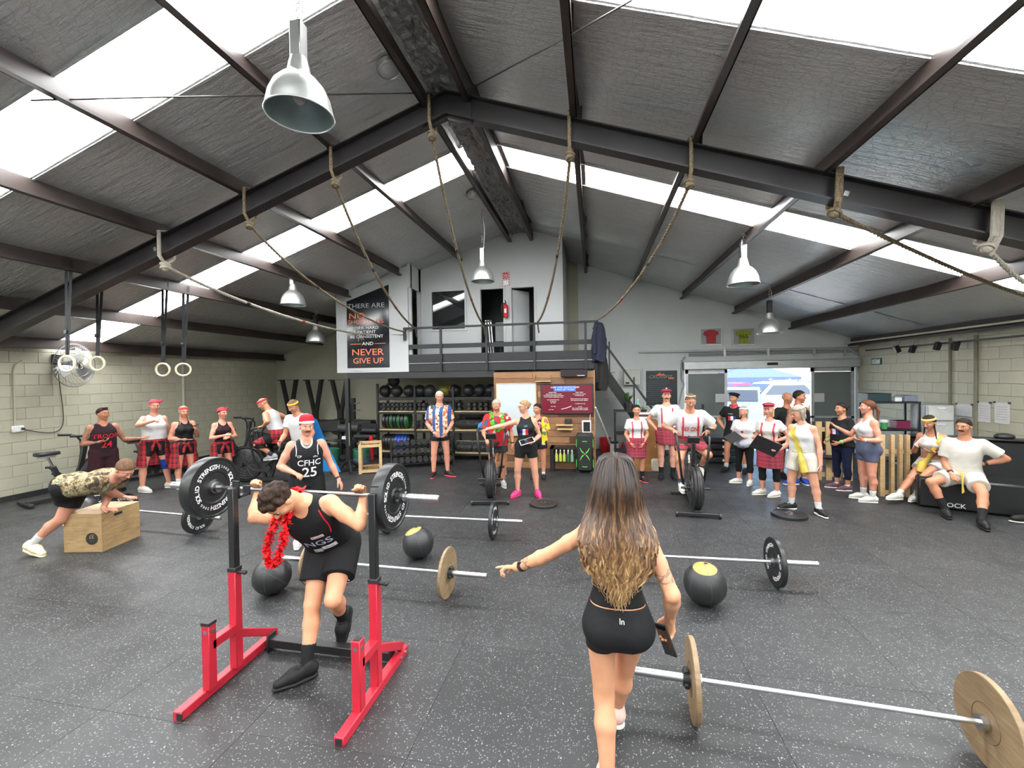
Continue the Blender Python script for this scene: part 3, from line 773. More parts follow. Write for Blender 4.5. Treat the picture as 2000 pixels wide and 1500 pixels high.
# poster
M_POST = None
t = NT('glossy_black_poster'); t.val(t.b, Roughness=0.16); t.base(t.ramp(t.noise(t.coord(), 0.8, 2).outputs['Fac'], [(0.3, (0.006, 0.007, 0.010)), (0.7, (0.012, 0.014, 0.02))])); M_POST = t.m
M_ORANGE = mat('orange_print', s2l(236, 120, 74), 0.4, var=0.04)
pst = thing('motivation_poster', 'tall black poster reading THERE ARE NO SHORTCUTS, NEVER GIVE UP', 'poster', AY(679, 719, YM - .004))
c = [AY(679, 719, YM - .004), AY(761, 717.5, YM - .004), AY(759, 556, YM - .004), AY(677, 589, YM - .004)]; O = c[0]
b = MB(); b.prism([p - O for p in c], (0, -0.006, 0)); b.build('sheet', M_POST, pst, smooth=False)
W = c[1].x - c[0].x
def pz(py): return AY(700, py, YM - .01).z - O.z
def ptext(lines, m, name): text_plane(name, [(tx, W * cx, pz(py), sz, bd, sx) for tx, cx, py, sz, bd, sx in lines], m, pst, (0, -0.009, 0), (1, 0, 0), (0, 0, 1))
ptext([('THERE ARE', 0.47, 602, 0.155, 0.0, 1.25)], mat('grey_print', (0.4, 0.42, 0.44), 0.4), 'lettering')
for q in (('NO', 0.25, 622.5, 0.2, 0.004, 1.35), ('SHORTCUTS', 0.46, 632.5, 0.135, 0.002, 1.2), ('NEVER', 0.49, 694, 0.215, 0.006, 1.3), ('GIVE UP', 0.5, 710, 0.185, 0.005, 1.2)): ptext([q], M_ORANGE, 'lettering')
for q in (('WORK HARD', 0.42, 643.5, 0.098, 0.002, 1.25), ('BE PATIENT', 0.40, 651.5, 0.098, 0.002, 1.25), ('BE CONSISTENT', 0.475, 660.5, 0.098, 0.002, 1.2), ('AND', 0.5, 674.5, 0.105, 0.002, 1.3)): ptext([q], M_WHITE, 'lettering')
for x0, x1 in ((0.08, 0.34), (0.66, 0.92)): b = MB(); b.box((W * (x0 + x1) / 2, -0.009, pz(672)), (W * (x1 - x0), 0.002, 0.014)); b.build('rule', M_ORANGE, pst, smooth=False)
_o = text_plane('small_print', [('THE BELLEVILLE CHARIOT WOD', AY(720, 724, YM).x - O.x, pz(726), 0.055, 0, 1.2)], M_GREYP, pst, (0, -0.004, 0), (1, 0, 0), (0, 0, 1)); _o['kind'] = 'stuff'
# fire extinguishers
def extinguisher(p, label, h=0.42):
 t = thing('fire_extinguisher', label, 'extinguisher', p, 0); k = h / 0.42
 b = MB(); b.lathe([(0, 0), (0.055, 0), (0.06, 0.012), (0.06, 0.25), (0.05, 0.29), (0.025, 0.31), (0.02, 0.33), (0, 0.33)], n=20); b.v = [tuple(Vector(q) * k) for q in b.v]; b.build('cylinder', M_RED, t)
 b = MB(); b.box((0, -0.01, 0.345), (0.03, 0.05, 0.03)); b.bar((0, 0, .36), (0, -.09, .39), 0.02, 0.012); b.bar((0, 0, .35), (0, -.08, .335), 0.02, 0.012); b.v = [tuple(Vector(q) * k) for q in b.v]; b.build('valve', M_BLACKP, t)
 b = MB(); b.tube([(-.02, 0, .34), (-.08, -.01, .33), (-.1, -.01, .24), (-.085, -.01, .12)], 0.011, 8); b.v = [tuple(Vector(q) * k) for q in b.v]; b.build('hose', M_BLACKP, t)
 b = MB(); b.box((0.0, -0.061, 0.15), (0.05, 0.004, 0.1)); b.v = [tuple(Vector(q) * k) for q in b.v]; b.build('tag', M_WHITEP, t)
 return t
p = AY(988, 620, YO - .08); extinguisher(p, 'red fire extinguisher hung on the office wall between the two doors', 0.42)
def stripe_material():
 t = NT('red_white_hazard_stripes'); v = t.coord(rot=(0, PI / 4, 0)); w = t.node('ShaderNodeTexWave'); w.inputs['Scale'].default_value = 7.5; w.inputs['Distortion'].default_value = 0; t.link(v, w.inputs[0])
 t.base(t.ramp(w.outputs['Fac'], [(0.5, s2l(170, 40, 45)), (0.52, (0.75, 0.75, 0.75))], 'CONSTANT')); t.val(t.b, Roughness=0.4); return t.m
M_STRIPE = stripe_material()
sg = thing('fire_sign', 'red and white striped fire sign above the extinguisher upstairs', 'sign', AY(988, 545, YO - .01))
b = MB(); b.box((0, 0, 0), (0.19, 0.01, 0.33)); b.build('board', M_STRIPE, sg, smooth=False)
b = MB(); b.box((0, -.007, 0.08), (0.12, 0.006, 0.14)); b.build('pictogram', M_RED, sg, smooth=False)
b = MB(); b.box((0, -.007, -0.09), (0.12, 0.006, 0.11)); b.build('text_panel', M_WHITE, sg, smooth=False)
text_plane('lettering', [('FIRE', 0, 0.07, 0.05), ('CO2', 0, 0.03, 0.04)], M_WHITE, sg, (0, -0.012, 0), (1, 0, 0), (0, 0, 1))
# things behind the rail
lt = thing('leaning_trestle', 'silver and white trestle legs leaning behind the railing', 'trestle', (-2.42, YM + .18, 2.44))
for k in range(3):
 b = MB(); b.bar((0.06 + k * .06, 0.0, 0.01), (-0.02 + k * .06, 0.05, 0.9), 0.025, 0.02); b.build('leg', M_WHITEP if k != 1 else M_ALU, lt, smooth=False)
b = MB(); b.bar((-.03, 0.05, .86), (.12, 0.05, .88), 0.04, 0.04); b.build('top_bar', M_BLACKP, lt, smooth=False)
bx = thing('office_chair', 'black office chair standing just inside the open office doorway', 'chair', (-2.25, YO + .35, 2.44))
b = MB(); b.box((0, 0, .42), (.4, .4, .07), ch=.03); b.build('seat', M_BLACKP, bx); b = MB(); b.box((0, .2, .72), (.38, .06, .5), ch=.03); b.build('backrest', M_GREYP, bx)
b = MB(); b.cyl((0, 0, .05), (0, 0, .4), .025); b.build('column', M_BLACK, bx)
for k in range(5): b = MB(); a = k * 2 * PI / 5; b.bar((0, 0, .07), (.25 * math.cos(a), .25 * math.sin(a), .05), .04, .03); b.cyl((.25 * math.cos(a), .25 * math.sin(a), 0), (.25 * math.cos(a), .25 * math.sin(a), .05), .02); b.build('leg', M_BLACK, bx)
# jacket on the rail end
def jacket(p, label, m, seed):
 rr = random.Random(seed); vs = []; fs = []; n, k = 18, 12
 for j in range(k + 1):
  z = -0.78 * j / k; w = 0.10 + 0.05 * math.sin(j / k * 2.6); d = 0.09 + 0.02 * j / k
  for i in range(n):
   a = 2 * PI * i / n; q = 1 + 0.16 * math.sin(a * 5 + j * .4) * (0.3 + j / k)
   vs.append((w * q * math.cos(a) + rr.uniform(-.006, .006), d * q * math.sin(a), z + (0.03 * math.cos(a * 3) if j == k else 0)))
 for j in range(k):
  for i in range(n): fs.append((j * n + i, j * n + (i + 1) % n, (j + 1) * n + (i + 1) % n, (j + 1) * n + i))
 fs += [tuple(range(n)), tuple(reversed(range(k * n, k * n + n)))]
 t = thing('jacket', label, 'jacket', p)
 b = MB(); b.add(vs, fs); b.build('body', m, t, angle=80)
 b = MB(); b.tube([(-.06, -.05, -.06), (-.11, -.08, -.3), (-.09, -.09, -.62)], [.045, .05, .04], 10); b.build('sleeve', m, t)
 b = MB(); b.torus((0, 0, 0.0), (0, .3, 1), 0.07, 0.022, 16, 8); b.build('collar', m, t)
jacket(Vector((0.12, YM - .02, 3.12)), 'navy jacket hanging over the right end of the balcony railing', mat('navy_cloth', s2l(26, 29, 48), 0.85, bump=.3, bscale=20), 1)
jacket(Vector((0.16, YM + .1, 2.5)), 'black garment hanging below the navy jacket beside the timber wall', mat('black_cloth', (0.011, 0.011, 0.012), 0.9, bump=.3, bscale=20), 2)
# grey gable wall fittings
def frame_shirt(px0, py0, px1, py1, label, m, num=None):
 a, c = AY(px0, py1, YG - .02), AY(px1, py0, YG - .02); w, h = c.x - a.x, c.z - a.z
 t = thing('framed_shirt', label, 'picture frame', ((a.x + c.x) / 2, YG - .02, (a.z + c.z) / 2), 0, 'framed sports shirts')
 b = MB(); b.box((0, 0.005, 0), (w, 0.02, h)); b.build('backing', M_GREYP, t, smooth=False)
 b = MB()
 for sx in (-1, 1): b.box((sx * w / 2, -.005, 0), (.02, .035, h + .02))
 for sz in (-1, 1): b.box((0, -.005, sz * h / 2), (w, .035, .02))
 b.build('frame', M_ALU, t, smooth=False)
 k = w * .38
 b = MB(); b.prism([(x * k, -.01, z * h * .42) for x, z in ((-.55, -1), (.6, -1), (.62, .1), (1, .3), (.85, .75), (.3, 1), (-.3, 1), (-.85, .75), (-1, .3), (-.62, .1))], (0, -.008, 0)); s = b.build('shirt', m, t, smooth=False)
 if num: text_plane('number', [(num, 0, -h * .1, h * .34, .01)], M_BLACKP, t, (0, -.0195, 0), (1, 0, 0), (0, 0, 1))
frame_shirt(1368, 641, 1409, 674, 'framed red shirt high on the grey wall', mat('red_jersey', s2l(176, 48, 52), .6))
frame_shirt(1431, 641, 1473, 674, 'framed lime green shirt numbered 565 high on the grey wall', mat('lime_jersey', s2l(150, 158, 40), .6), '565')
b = MB()
for dz, r in ((0.0, 0.016), (0.05, 0.02), (0.1, 0.016)):
 b.tube([AY(1345, 695, YG - .04) + Vector((0, 0, dz)), AY(1690, 686, YG - .04) + Vector((0, 0, dz))], r, 8)
cb = thing('pipe_run', 'bundle of grey pipes and cables running above the sliding door', 'pipes', (4, YG - .04, 2.4))
b.build('pipes', M_GREYP, cb, off=(4, YG - .04, 2.4))
b = MB(); b.tube([AY(1248, 688, YG - .05), AY(1655, 680, YG - .05), AY(1672, 690, YG - .05), AY(1688, 696, YG - .06)], 0.028, 10); b.build('upper_pipe', M_ALU, cb, off=(4, YG - .04, 2.4))
for px in (1415, 1500, 1590, 1650):
 b = MB(); q = AY(px, 692, YG - .05); b.box(q + Vector((0, 0, .05)), (.05, .05, .18)); b.build('clip', M_ALU, cb, off=(4, YG - .04, 2.4), smooth=False)
b = MB(); b.tube([AY(1338, 697, YG - .04), AY(1331, 705, YG - .04), AY(1331, 740, YG - .04), AY(1336, 750, YG - .04), AY(1330, 770, YG - .04), AY(1326, 790, YG - .04)], 0.02, 8); b.build('down_pipe', M_GREYP, cb, off=(4, YG - .04, 2.4))
b = MB(); b.tube([AY(1104, 530, YG - .06), AY(1104, 610, YG - .06)], 0.05, 10); tag(b.build('vent_pipe', M_GREYW), 'short grey vertical pipe on the gable wall beside the office', 'pipe')
mb = thing('meter_box', 'pale grey metal meter box on the wall above the plant', 'meter box', AY(1234, 737, YG - .1))
b = MB(); b.box((0, 0, 0), (.44, .16, .42), ch=.015); b.build('cabinet', mat('meter_box_cream', s2l(198, 200, 192), .45, var=.03), mb)
b = MB(); b.box((-.12, -.085, -.15), (.1, .012, .05), ch=.02); b.build('latch', M_BLACKP, mb)
# notices
def notice(px, py, w, h, label, Y=YG, title=None):
 p = AY(px, py, Y - .008); t = thing('paper_notice', label, 'notice', p, 0, 'paper notices pinned on the grey wall')
 b = MB(); b.box((0, 0, 0), (w, .004, h)); b.build('sheet', M_PAPER, t, smooth=False)
 b = MB()
 for k in range(5): b.box((-.02 * (k % 2), -.003, h * (.3 - .15 * k)), (w * .7, .002, h * .03))
 b.build('print', M_GREYP, t, smooth=False)
 if title: text_plane('lettering', [(title, 0, h * .12, h * .4, .01)], M_BLACKP, t, (0, -.004, 0), (1, 0, 0), (0, 0, 1))
notice(1195, 730, .22, .15, 'paper notice with a bold heading, top of the notices by the stair', title='Board')
k = 0
for r_, (py, n_) in enumerate(((746, 3), (766, 2), (783, 2))):
 for i in range(n_):
  notice(1182 + i * 14 + r_ * 2, py, .19, .25, ('left', 'middle', 'right')[i] + ' paper notice in the ' + ('upper', 'middle', 'lower')[r_] + ' row beside the stair'); k += 1
cfp = thing('club_poster', 'dark green poster headed CROSSFIT in a pale frame on the grey wall', 'poster', AY(1292, 758, YG - .02))
pw, ph = AY(1322, 760, YG).x - AY(1261, 760, YG).x, AY(1290, 724, YG).z - AY(1290, 792, YG).z
b = MB(); b.box((0, 0, 0), (pw, .012, ph)); b.build('sheet', mat('dark_green_poster', s2l(22, 34, 38), .35), cfp, smooth=False)
b = MB()
for sx in (-1, 1): b.box((sx * (pw / 2 + .035), -.005, 0), (.07, .025, ph + .14))
b.box((0, -.005, ph / 2 + .035), (pw, .025, .07)); b.build('frame', M_GREYW, cfp, smooth=False)
text_plane('lettering', [('CROSSFIT', -.02, ph * .28, .12, .004, 1.15)], mat('tan_print', s2l(150, 140, 120), .5), cfp, (0, -.009, 0), (1, 0, 0), (0, 0, 1))
b = MB(); b.prism([(-.16, -.009, ph * .36), (.12, -.009, ph * .36), (.05, -.009, ph * .42), (0, -.009, ph * .4), (-.05, -.009, ph * .45), (-.1, -.009, ph * .4)], (0, -.002, 0)); b.box((.25, -.009, ph * .28), (.14, .003, .04)); b.build('emblem', M_ORANGE, cfp, smooth=False)
b = MB()
for k in range(11): b.box((-.06 - .03 * (k % 3), -.009, ph * (.2 - .058 * k)), (.5 + .08 * (k % 2), .002, .016))
b.build('text_lines', mat('dim_print', (.07, .085, .09), .5), cfp, smooth=False)
# right wall
ex = thing('exit_sign', 'small green and white EXIT sign on the right wall near the door', 'sign', AX(1712, 706, XR - .02))
b = MB(); b.box((0, 0, 0), (.03, .34, .15)); b.build('frame', mat('exit_green', s2l(20, 90, 75), .5), ex, smooth=False)
b = MB(); b.box((-.017, 0, 0), (.004, .28, .105)); b.build('face', M_WHITE, ex, smooth=False)
text_plane('lettering', [('EXIT', 0, -.035, .12, .004)], mat('exit_green', (0, 0, 0)), ex, (-.021, 0, 0), (0, -1, 0), (0, 0, 1))
for i, px in enumerate((1752, 1782, 1831, 1866)):
 q = AX(px, 682 if i < 2 else 676, XR - .25); top = Vector((q.x + .05, q.y, q.z + .17))
 t = thing('spotlight', ('first', 'second', 'third', 'fourth')[i] + ' black spotlight from the door, on the track along the right wall', 'spotlight', q, 0, 'black track spotlights')
 b = MB(); b.box((0, 0, 0), (.09, .075, .15), Ry(.3 if i else -.4), ch=.01); b.build('head', M_BLACK, t); b = MB(); b.bar((0, 0, .05), top - q, .02, .02); b.build('arm', M_GREYP, t)
b = MB(); b.bar((XR - .2, 7.2, 2.52), (XR - .2, 11.4, 2.52), .05, .03); tag(b.build('light_track', M_BLACK, smooth=False), 'black light track under the eave on the right', 'track')
b = MB(); b.bar((XR - .28, 5.0, 2.74), (XR - .28, YG, 2.74), .03, .03); tag(b.build('cable_tray', M_OLIVE, smooth=False), 'pale cable duct along the eave beam on the right', 'cable duct')
for px, lb in ((1855, 'vertical conduit on the right wall, nearer the door'), (1906, 'thicker vertical conduit on the right wall above the notices')):
 q = AX(px, 750, XR - .03); b = MB(); b.tube([(q.x, q.y, .8), (q.x, q.y, 2.62)], .02 if px < 1900 else .028, 8); tag(b.build('conduit', mat('dull_olive', s2l(120, 118, 98), .6)), lb, 'pipe')
for i, (px, py, w, h) in enumerate(((1883, 801, .33, .21), (1922, 805, .24, .33), (1957, 807, .26, .34))):
 q = AX(px, py, XR - .015); t = thing('paper_notice', ('wide', 'tall middle', 'rightmost tall')[i] + ' white paper pinned on the right wall above the black couch', 'notice', q, 0, 'papers pinned on the right wall')
 b = MB(); b.box((0, 0, 0), (.004, w, h)); b.build('sheet', M_PAPER, t, smooth=False)
 b = MB()
 for k in range(6): b.box((-.003, 0, h * (.3 - .12 * k)), (.002, w * .7, h * .02))
 b.build('print', M_GREYP, t, smooth=False)
 for sy in (-1, 1): b = MB(); b.box((-.005, sy * w / 2, h / 2), (.01, .04, .03)); b.build('clip', M_BLACKP, t, smooth=False)
# ================================================================ BARBELLS AND PLATES
def wood_material(name, c0, c1, sc=(2, 30, 2), rough=0.5, rings=0.0):
 if name in MATS: return MATS[name]
 t = NT(name); v = t.coord(sc); n = t.noise(v, 2.2, 6, 0.62)
 blot = t.noise(t.coord(), 5, 4)
 c = t.ramp(n.outputs['Fac'], [(0.25, c0), (0.5, tuple((a + b) / 2 for a, b in zip(c0, c1))), (0.75, c1)])
 c = t.mix(t.math('MULTIPLY', t.ramp(blot.outputs['Fac'], [(0.5, (0, 0, 0)), (0.75, (1, 1, 1))]), 0.35), c, tuple(k * 0.5 for k in c0))
 t.base(c); t.val(t.b, Roughness=rough); t.bump(n.outputs['Fac'], 0.12, 0.003); MATS[name] = t.m
 return t.m
M_PLATEW = wood_material('plywood_plate', s2l(112, 92, 66), s2l(156, 132, 100), (3, 3, 26))
M_PLY = wood_material('worn_plywood', s2l(142, 114, 76), s2l(188, 158, 114), (2.5, 2.5, 18))
M_PINE = wood_material('pine', s2l(182, 150, 104), s2l(214, 186, 140), (3, 3, 20))
M_RUBP = mat('bumper_rubber', (0.013, 0.014, 0.015), 0.38, var=0.15, bump=0.05, bscale=80)
M_SHAFT = mat('bar_shaft_steel', (0.66, 0.67, 0.68), 0.3, 1.0, var=0.05)
M_SHAFTD = mat('dark_bar_shaft', (0.25, 0.25, 0.25), 0.35, 1.0, var=0.1)
def arc_text(b, txt, R, size, a0, span, nrm, X, Y, ctr, bold=0.012, flip=False):
 """letters along a circle in the plane X,Y (centre ctr, facing nrm)"""
 n = len(txt)
 for i, ch in enumerate(txt):
  if ch == ' ': continue
  a = a0 - span * (i / (n - 1) - 0.5) if n > 1 else a0
  vs, fs = text_geo(ch, size, 'CENTER', bold)
  e = X * math.cos(a) + Y * math.sin(a); tg = X * math.sin(a) - Y * math.cos(a)
  b.add([ctr + e * (R + p[1]) + tg * p[0] for p in vs], fs)
def plate(par, x, r, th, style, sgn=1, rot=0.4, kg='20KG'):
 """weight plate centred on the bar axis (local X); returns the part"""
 ax = Vector((1, 0, 0)); Yv = Vector((0, 1, 0)); Zv = Vector((0, 0, 1))
 b = MB()
 if style == 'wood':
  b.lathe([(0.026, -th / 2), (r - .003, -th / 2), (r, -th / 2 + .003), (r, th / 2 - .003), (r - .003, th / 2), (0.026, th / 2), (0.026, -th / 2)], (x, 0, 0), ax, 64)
  o = b.build('plate', M_PLATEW, par)
  b = MB()
  for s in (-1, 1): b.torus((x + s * th / 2, 0, 0), ax, 0.09, 0.002, 40, 5)
  b.build('branded_ring', mat('burnt_mark', s2l(92, 70, 46), .6), o)
  return o
 h = th / 2
 prof = [(0.026, -h * .95), (0.045, -h * .95), (0.06, -h * .7), (r * .48, -h * .7), (r * .52, -h * .82), (r * .90, -h * .82), (r * .93, -h), (r * .985, -h), (r, -h * .8), (r, h * .8), (r * .985, h), (r * .93, h), (r * .90, h * .82), (r * .52, h * .82), (r * .48, h * .7), (0.06, h * .7), (0.045, h * .95), (0.026, h * .95), (0.026, -h * .95)]
 b.lathe(prof, (x, 0, 0), ax, 64); o = b.build('plate', M_RUBP, par, angle=25)
 b = MB()
 for s in (-1, 1): b.lathe([(0.0255, s * (h * .96)), (0.043, s * (h * .96))], (x, 0, 0), ax, 32)
 b.build('steel_hub', M_STEEL, o)
 b = MB()
 for s in (-1, 1):
  c = Vector((x + s * (h * .82 + .0015), 0, 0)); Xd = Yv * s
  for k in range(2):
   arc_text(b, 'SOLID STRENGTH', r * .60, r * .21, rot + PI * k + PI / 2, 2.25, ax, Xd, Zv, c, .018)
   if style == 'big': arc_text(b, kg, r * .66, r * .11, rot + PI * k, 0.42, ax, Xd, Zv, c, .01)
 l = b.build('lettering', M_WHITE, o, smooth=False); l['kind'] = 'stuff'
 return o
def barbell(p0, p1, label, left, right, sleeve_l=True, sleeve_r=True, shaft=None, collar=None, R=0.225, grp='barbells lying on the floor', rots=(.4, .4)):
 """p0, p1: axis points at the inner faces of the plates"""
 p0, p1 = Vector(p0), Vector(p1); mid = (p0 + p1) / 2; d = p1 - p0
 t = thing('barbell', label, 'barbell', mid, math.atan2(d.y, d.x), grp); t.rotation_euler.y = -math.asin(d.z / d.length)
 L = 1.31
 b = MB(); b.cyl((-L / 2, 0, 0), (L / 2, 0, 0), 0.014, n=16); b.build('shaft', shaft or M_SHAFT, t)
 for s, pl, rt in ((-1, left, rots[0]), (1, right, rots[1])):
  b = MB(); b.lathe([(0.014, 0), (0.036, 0.0), (0.036, 0.03), (0.025, 0.032), (0.025, 0.42), (0.020, 0.424), (0, 0.424)], (s * L / 2, 0, 0), (s, 0, 0), 28); b.build('sleeve', M_CHROME, t)
  if pl:
   style, th = pl; plate(t, s * (L / 2 + 0.032 + th / 2), R, th, style, s, rt)
   if collar:
    b = MB(); x = s * (L / 2 + 0.032 + th + 0.022)
    b.lathe([(0.026, -.018), (0.045, -.018), (0.045, .018), (0.026, .018)], (x, 0, 0), (1, 0, 0), 20); b.box((x, 0.0, 0.045), (.03, .05, .025), ch=.006); b.box((x, -0.04, -.02), (.028, .03, .03), ch=.006); b.build('collar', M_BLACKP, t)
 return t
barbell((0.60, 2.655, .225), (1.91, 2.57, .225), 'barbell with wooden plates lying at front right', ('wood', .03), ('wood', .03), collar=True)
barbell((0.32, 4.42, .225), (1.62, 4.455, .225), 'barbell with thin black plates behind the long-haired woman', ('thin', .04), ('thin', .04), rots=(.4, 1.2))
barbell((-2.70, 3.80, .225), (-1.39, 3.76, .225), 'barbell with wooden plates behind the man under the rack', ('wood', .025), ('wood', .025), collar=True)
barbell((-2.62, 5.22, .225), (-1.31, 5.235, .225), 'barbell with thin black plates near the left air bike rider', ('thin', .04), ('thin', .04))
barbell((-6.56, 4.93, .225), (-5.25, 4.83, .225), 'barbell with thin black plates behind the wooden jump box', ('thin', .04), ('thin', .04), rots=(.2, 2.4))
# loaded bar on the squatting man's back
BARL, BARR = Vector((-2.765, 2.745, 1.225)), Vector((-1.455, 2.74, 1.212))
bigbar = barbell(BARL, BARR, 'barbell with two thick black 20KG plates held across the bent man\'s shoulders', ('big', .085), ('big', .085), shaft=M_SHAFTD, collar=True, grp=None, rots=(.95, .35))
# ================================================================ SQUAT RACK
rack = thing('squat_rack', 'red and black adjustable squat rack around the bent man', 'squat rack', (-1.915, 2.52, 0))
M_RACKRED = mat('rack_red_paint', s2l(184, 36, 54), 0.38, var=0.1, scale=6)
def tube_sq(b, p0, p1, w, hollow_end=None):
 b.bar(p0, p1, w, w, ch=0.004)
 if hollow_end is not None:
  pass
for s in (-1, 1):
 x = s * 0.52; W = .058
 b = MB(); b.bar((x - .02 * (s < 0), -.42, W / 2 + .002), (x - .05 * (s < 0), .42, W / 2 + .002), W, W, ch=.004); b.build('base_foot', M_RACKRED, rack)
 b = MB(); b.box((x, -.4195, W / 2 + .002), (W * .7, .004, W * .7)); b.build('open_end', M_BLACKP, rack, smooth=False)
 b = MB(); b.box((x, 0, (W + .74) / 2), (W, W, .74 - W), ch=.004); b.build('outer_upright', M_RACKRED, rack)
 b = MB(); b.box((x, 0, 1.0), (W * .8, W * .8, .58), ch=.003); b.build('inner_upright', M_BLACK, rack)
 b = MB(); b.box((x, 0, .735), (W * 1.12, W * 1.12, .03), ch=.004); b.cyl((x + .02, 0, .715), (x + .075, 0, .715), .012); b.sphere((x + .08, 0, .715), .016); b.build('adjuster', M_BLACKP, rack)
 b = MB(); b.box((x, .03, 1.27), (W * .9, .012, .12)); b.box((x, .075, 1.22), (W * .9, .1, .014)); b.box((x, .12, 1.245), (W * .9, .012, .06)); b.build('bar_cradle', M_BLACK, rack, smooth=False)
 b = MB(); b.box((x, -.21, W + .21), (W, W, .42), ch=.004); b.build('front_post', M_RACKRED, rack)
 b = MB(); b.box((x, -.21, .48), (W * 1.03, W * 1.03, .02) if s < 0 else (W * .7, W * .7, .004)); b.build('post_cap', M_BLACKP, rack, smooth=False)
 b = MB(); b.bar((x, -.21, .335), (x, -.02, .335), W, W, ch=.004); b.build('link_bar', M_RACKRED, rack)
 b = MB(); b.bar((x, .02, .28), (x, .36, .085), W * .75, W * .9, ch=.004); b.build('brace', M_RACKRED, rack)
 b = MB(); b.cyl((x - W * .55, -.21, .43), (x + W * .55, -.21, .43), .014); b.cyl((x, -.24, .43), (x, -.21, .43), .014)
 for dy in (.3, .37): b.cyl((x - W * .6, dy, .035), (x + W * .6, dy, .035), .012)
 b.build('bolts', M_STEEL, rack)
 b = MB(); b.box((x - s * .035, .28, .06), (.012, .09, .13), ch=.003); b.build('end_plate', M_BLACK, rack)
b = MB(); b.bar((-.49, .28, .065), (.49, .28, .065), .07, .06, ch=.004); b.build('cross_bar', M_BLACK, rack)
# ================================================================ MEDICINE BALLS, FLOOR PLATES, BOX
def ball_material(name, c, cap):
 if name in MATS: return MATS[name]
 t = NT(name); v = t.coord(); n = t.noise(v, 90, 2)
 t.base(t.ramp(t.noise(v, 3).outputs['Fac'], [(0.3, tuple(k * .85 for k in c)), (0.7, c)])); t.val(t.b, Roughness=0.42); t.bump(n.outputs['Fac'], .15, .003); MATS[name] = t.m
 return t.m
M_BALL = ball_material('black_ball_vinyl', (0.02, 0.021, 0.022), None)
M_BALLC = ball_material('yellow_ball_patch', s2l(196, 158, 78), None)
M_BALLO = ball_material('olive_ball_vinyl', s2l(120, 116, 36), None)
M_THREAD = mat('seam_thread', (.07, .07, .07), .7)
def ball_shell(r, a0, a1, z0, z1, nu=12, nv=10):
 vs = []; fs = []
 for j in range(nv + 1):
  t = z0 + (z1 - z0) * j / nv
  for i in range(nu + 1):
   a = a0 + (a1 - a0) * i / nu; vs.append((r * math.sin(t) * math.cos(a), r * math.sin(t) * math.sin(a), r * math.cos(t)))
 for j in range(nv):
  for i in range(nu): q = j * (nu + 1) + i; fs.append((q, q + nu + 1, q + nu + 2, q + 1))
 return vs, fs
def med_ball(p, r, label, rot=(0, 0, 0), cap=True, body=None, grp='medicine balls on the floor'):
 t = thing('medicine_ball', label, 'medicine ball', p, 0, grp); t.rotation_euler = rot
 b = MB(); b.sphere((0, 0, 0), r, 32, 20); b.build('shell', body or M_BALL, t)
 b = MB()
 for k in range(3):
  ax = Rz(k * PI / 3) @ Vector((0, 1, 0)); b.torus((0, 0, 0), ax, r * 1.002, 0.0022, 40, 4)
 b.build('seams', M_THREAD, t)
 if cap:
  b = MB(); vs, fs = ball_shell(r * 1.006, 0, 2 * PI, 0, .58, 24, 6); b.add(vs, fs); b.build('top_patch', M_BALLC, t)
  b = MB(); vs, fs = ball_shell(r * 1.01, .2, .9, .12, .36, 6, 4); b.add(vs, fs); b.build('logo', M_BLACKP, t)
 return t
med_ball((-1.96, 4.52, .172), .172, 'black medicine ball with yellow top, right of the squat rack', (math.radians(6), math.radians(-20), 0))
med_ball((0.94, 4.0, .178), .178, 'black medicine ball with yellow top beside the long-haired woman', (math.radians(8), math.radians(-8), .6))
med_ball((-7.3, 4.95, .178), .178, 'dark medicine ball half hidden behind the wooden jump box', (.5, .8, 0), False)
med_ball((-3.02, 3.55, .17), .17, 'black medicine ball half hidden behind the man under the rack', (.9, .4, 0), False)
def flat_plate(p, r, th, label, m, grp, name='weight_plate'):
 t = thing(name, label, 'weight plate', p, random.uniform(0, 6), grp)
 b = MB(); b.lathe([(.026, 0), (r * .98, 0), (r, .006), (r, th - .006), (r * .98, th), (r * .9, th), (r * .87, th * .85), (r * .45, th * .85), (r * .42, th * .75), (.07, th * .75), (.05, th), (.026, th), (.026, 0)], n=48); b.build('disc', m, t, angle=25)
 b = MB(); b.lathe([(.026, th + .001), (.045, th + .001)], n=24); b.build('hub', M_STEEL, t)
 return t
flat_plate((-0.80, 6.72, 0), .225, .04, 'black weight plate lying flat before the woman in pink shoes', M_RUBP, 'plates lying flat on the floor')
flat_plate((2.69, 6.66, 0), .225, .045, 'black weight plate lying flat before the grey-haired woman with sash', M_RUBP, 'plates lying flat on the floor')
bxp = G(200, 1078); bq = (G(266, 1050) - bxp); bq2 = (G(135, 1073) - bxp)
box_h = 0.46
jb = thing('jump_box', 'worn plywood jump box under the man in camouflage', 'jump box', bxp)
e1 = Vector((bq.x, bq.y, 0)).normalized(); e2 = Vector((-e1.y, e1.x, 0))
L1, L2 = 0.52, 0.46
def bl(a, c, z): return e1 * a + e2 * c + Vector((0, 0, z))
def panel(name, q, ext, m=M_PLY, par=jb): b = MB(); b.prism(q, ext); return b.build(name, m, par, smooth=False)
T_ = .018
lidp = panel('top_panel', [bl(0, 0, box_h - T_), bl(L1, 0, box_h - T_), bl(L1, L2, box_h - T_), bl(0, L2, box_h - T_)], (0, 0, T_))
panel('side_panel', [bl(0, 0, 0), bl(L1, 0, 0), bl(L1, 0, box_h - T_), bl(0, 0, box_h - T_)], e2 * T_)
panel('side_panel', [bl(0, L2 - T_, 0), bl(L1, L2 - T_, 0), bl(L1, L2 - T_, box_h - T_), bl(0, L2 - T_, box_h - T_)], e2 * T_)
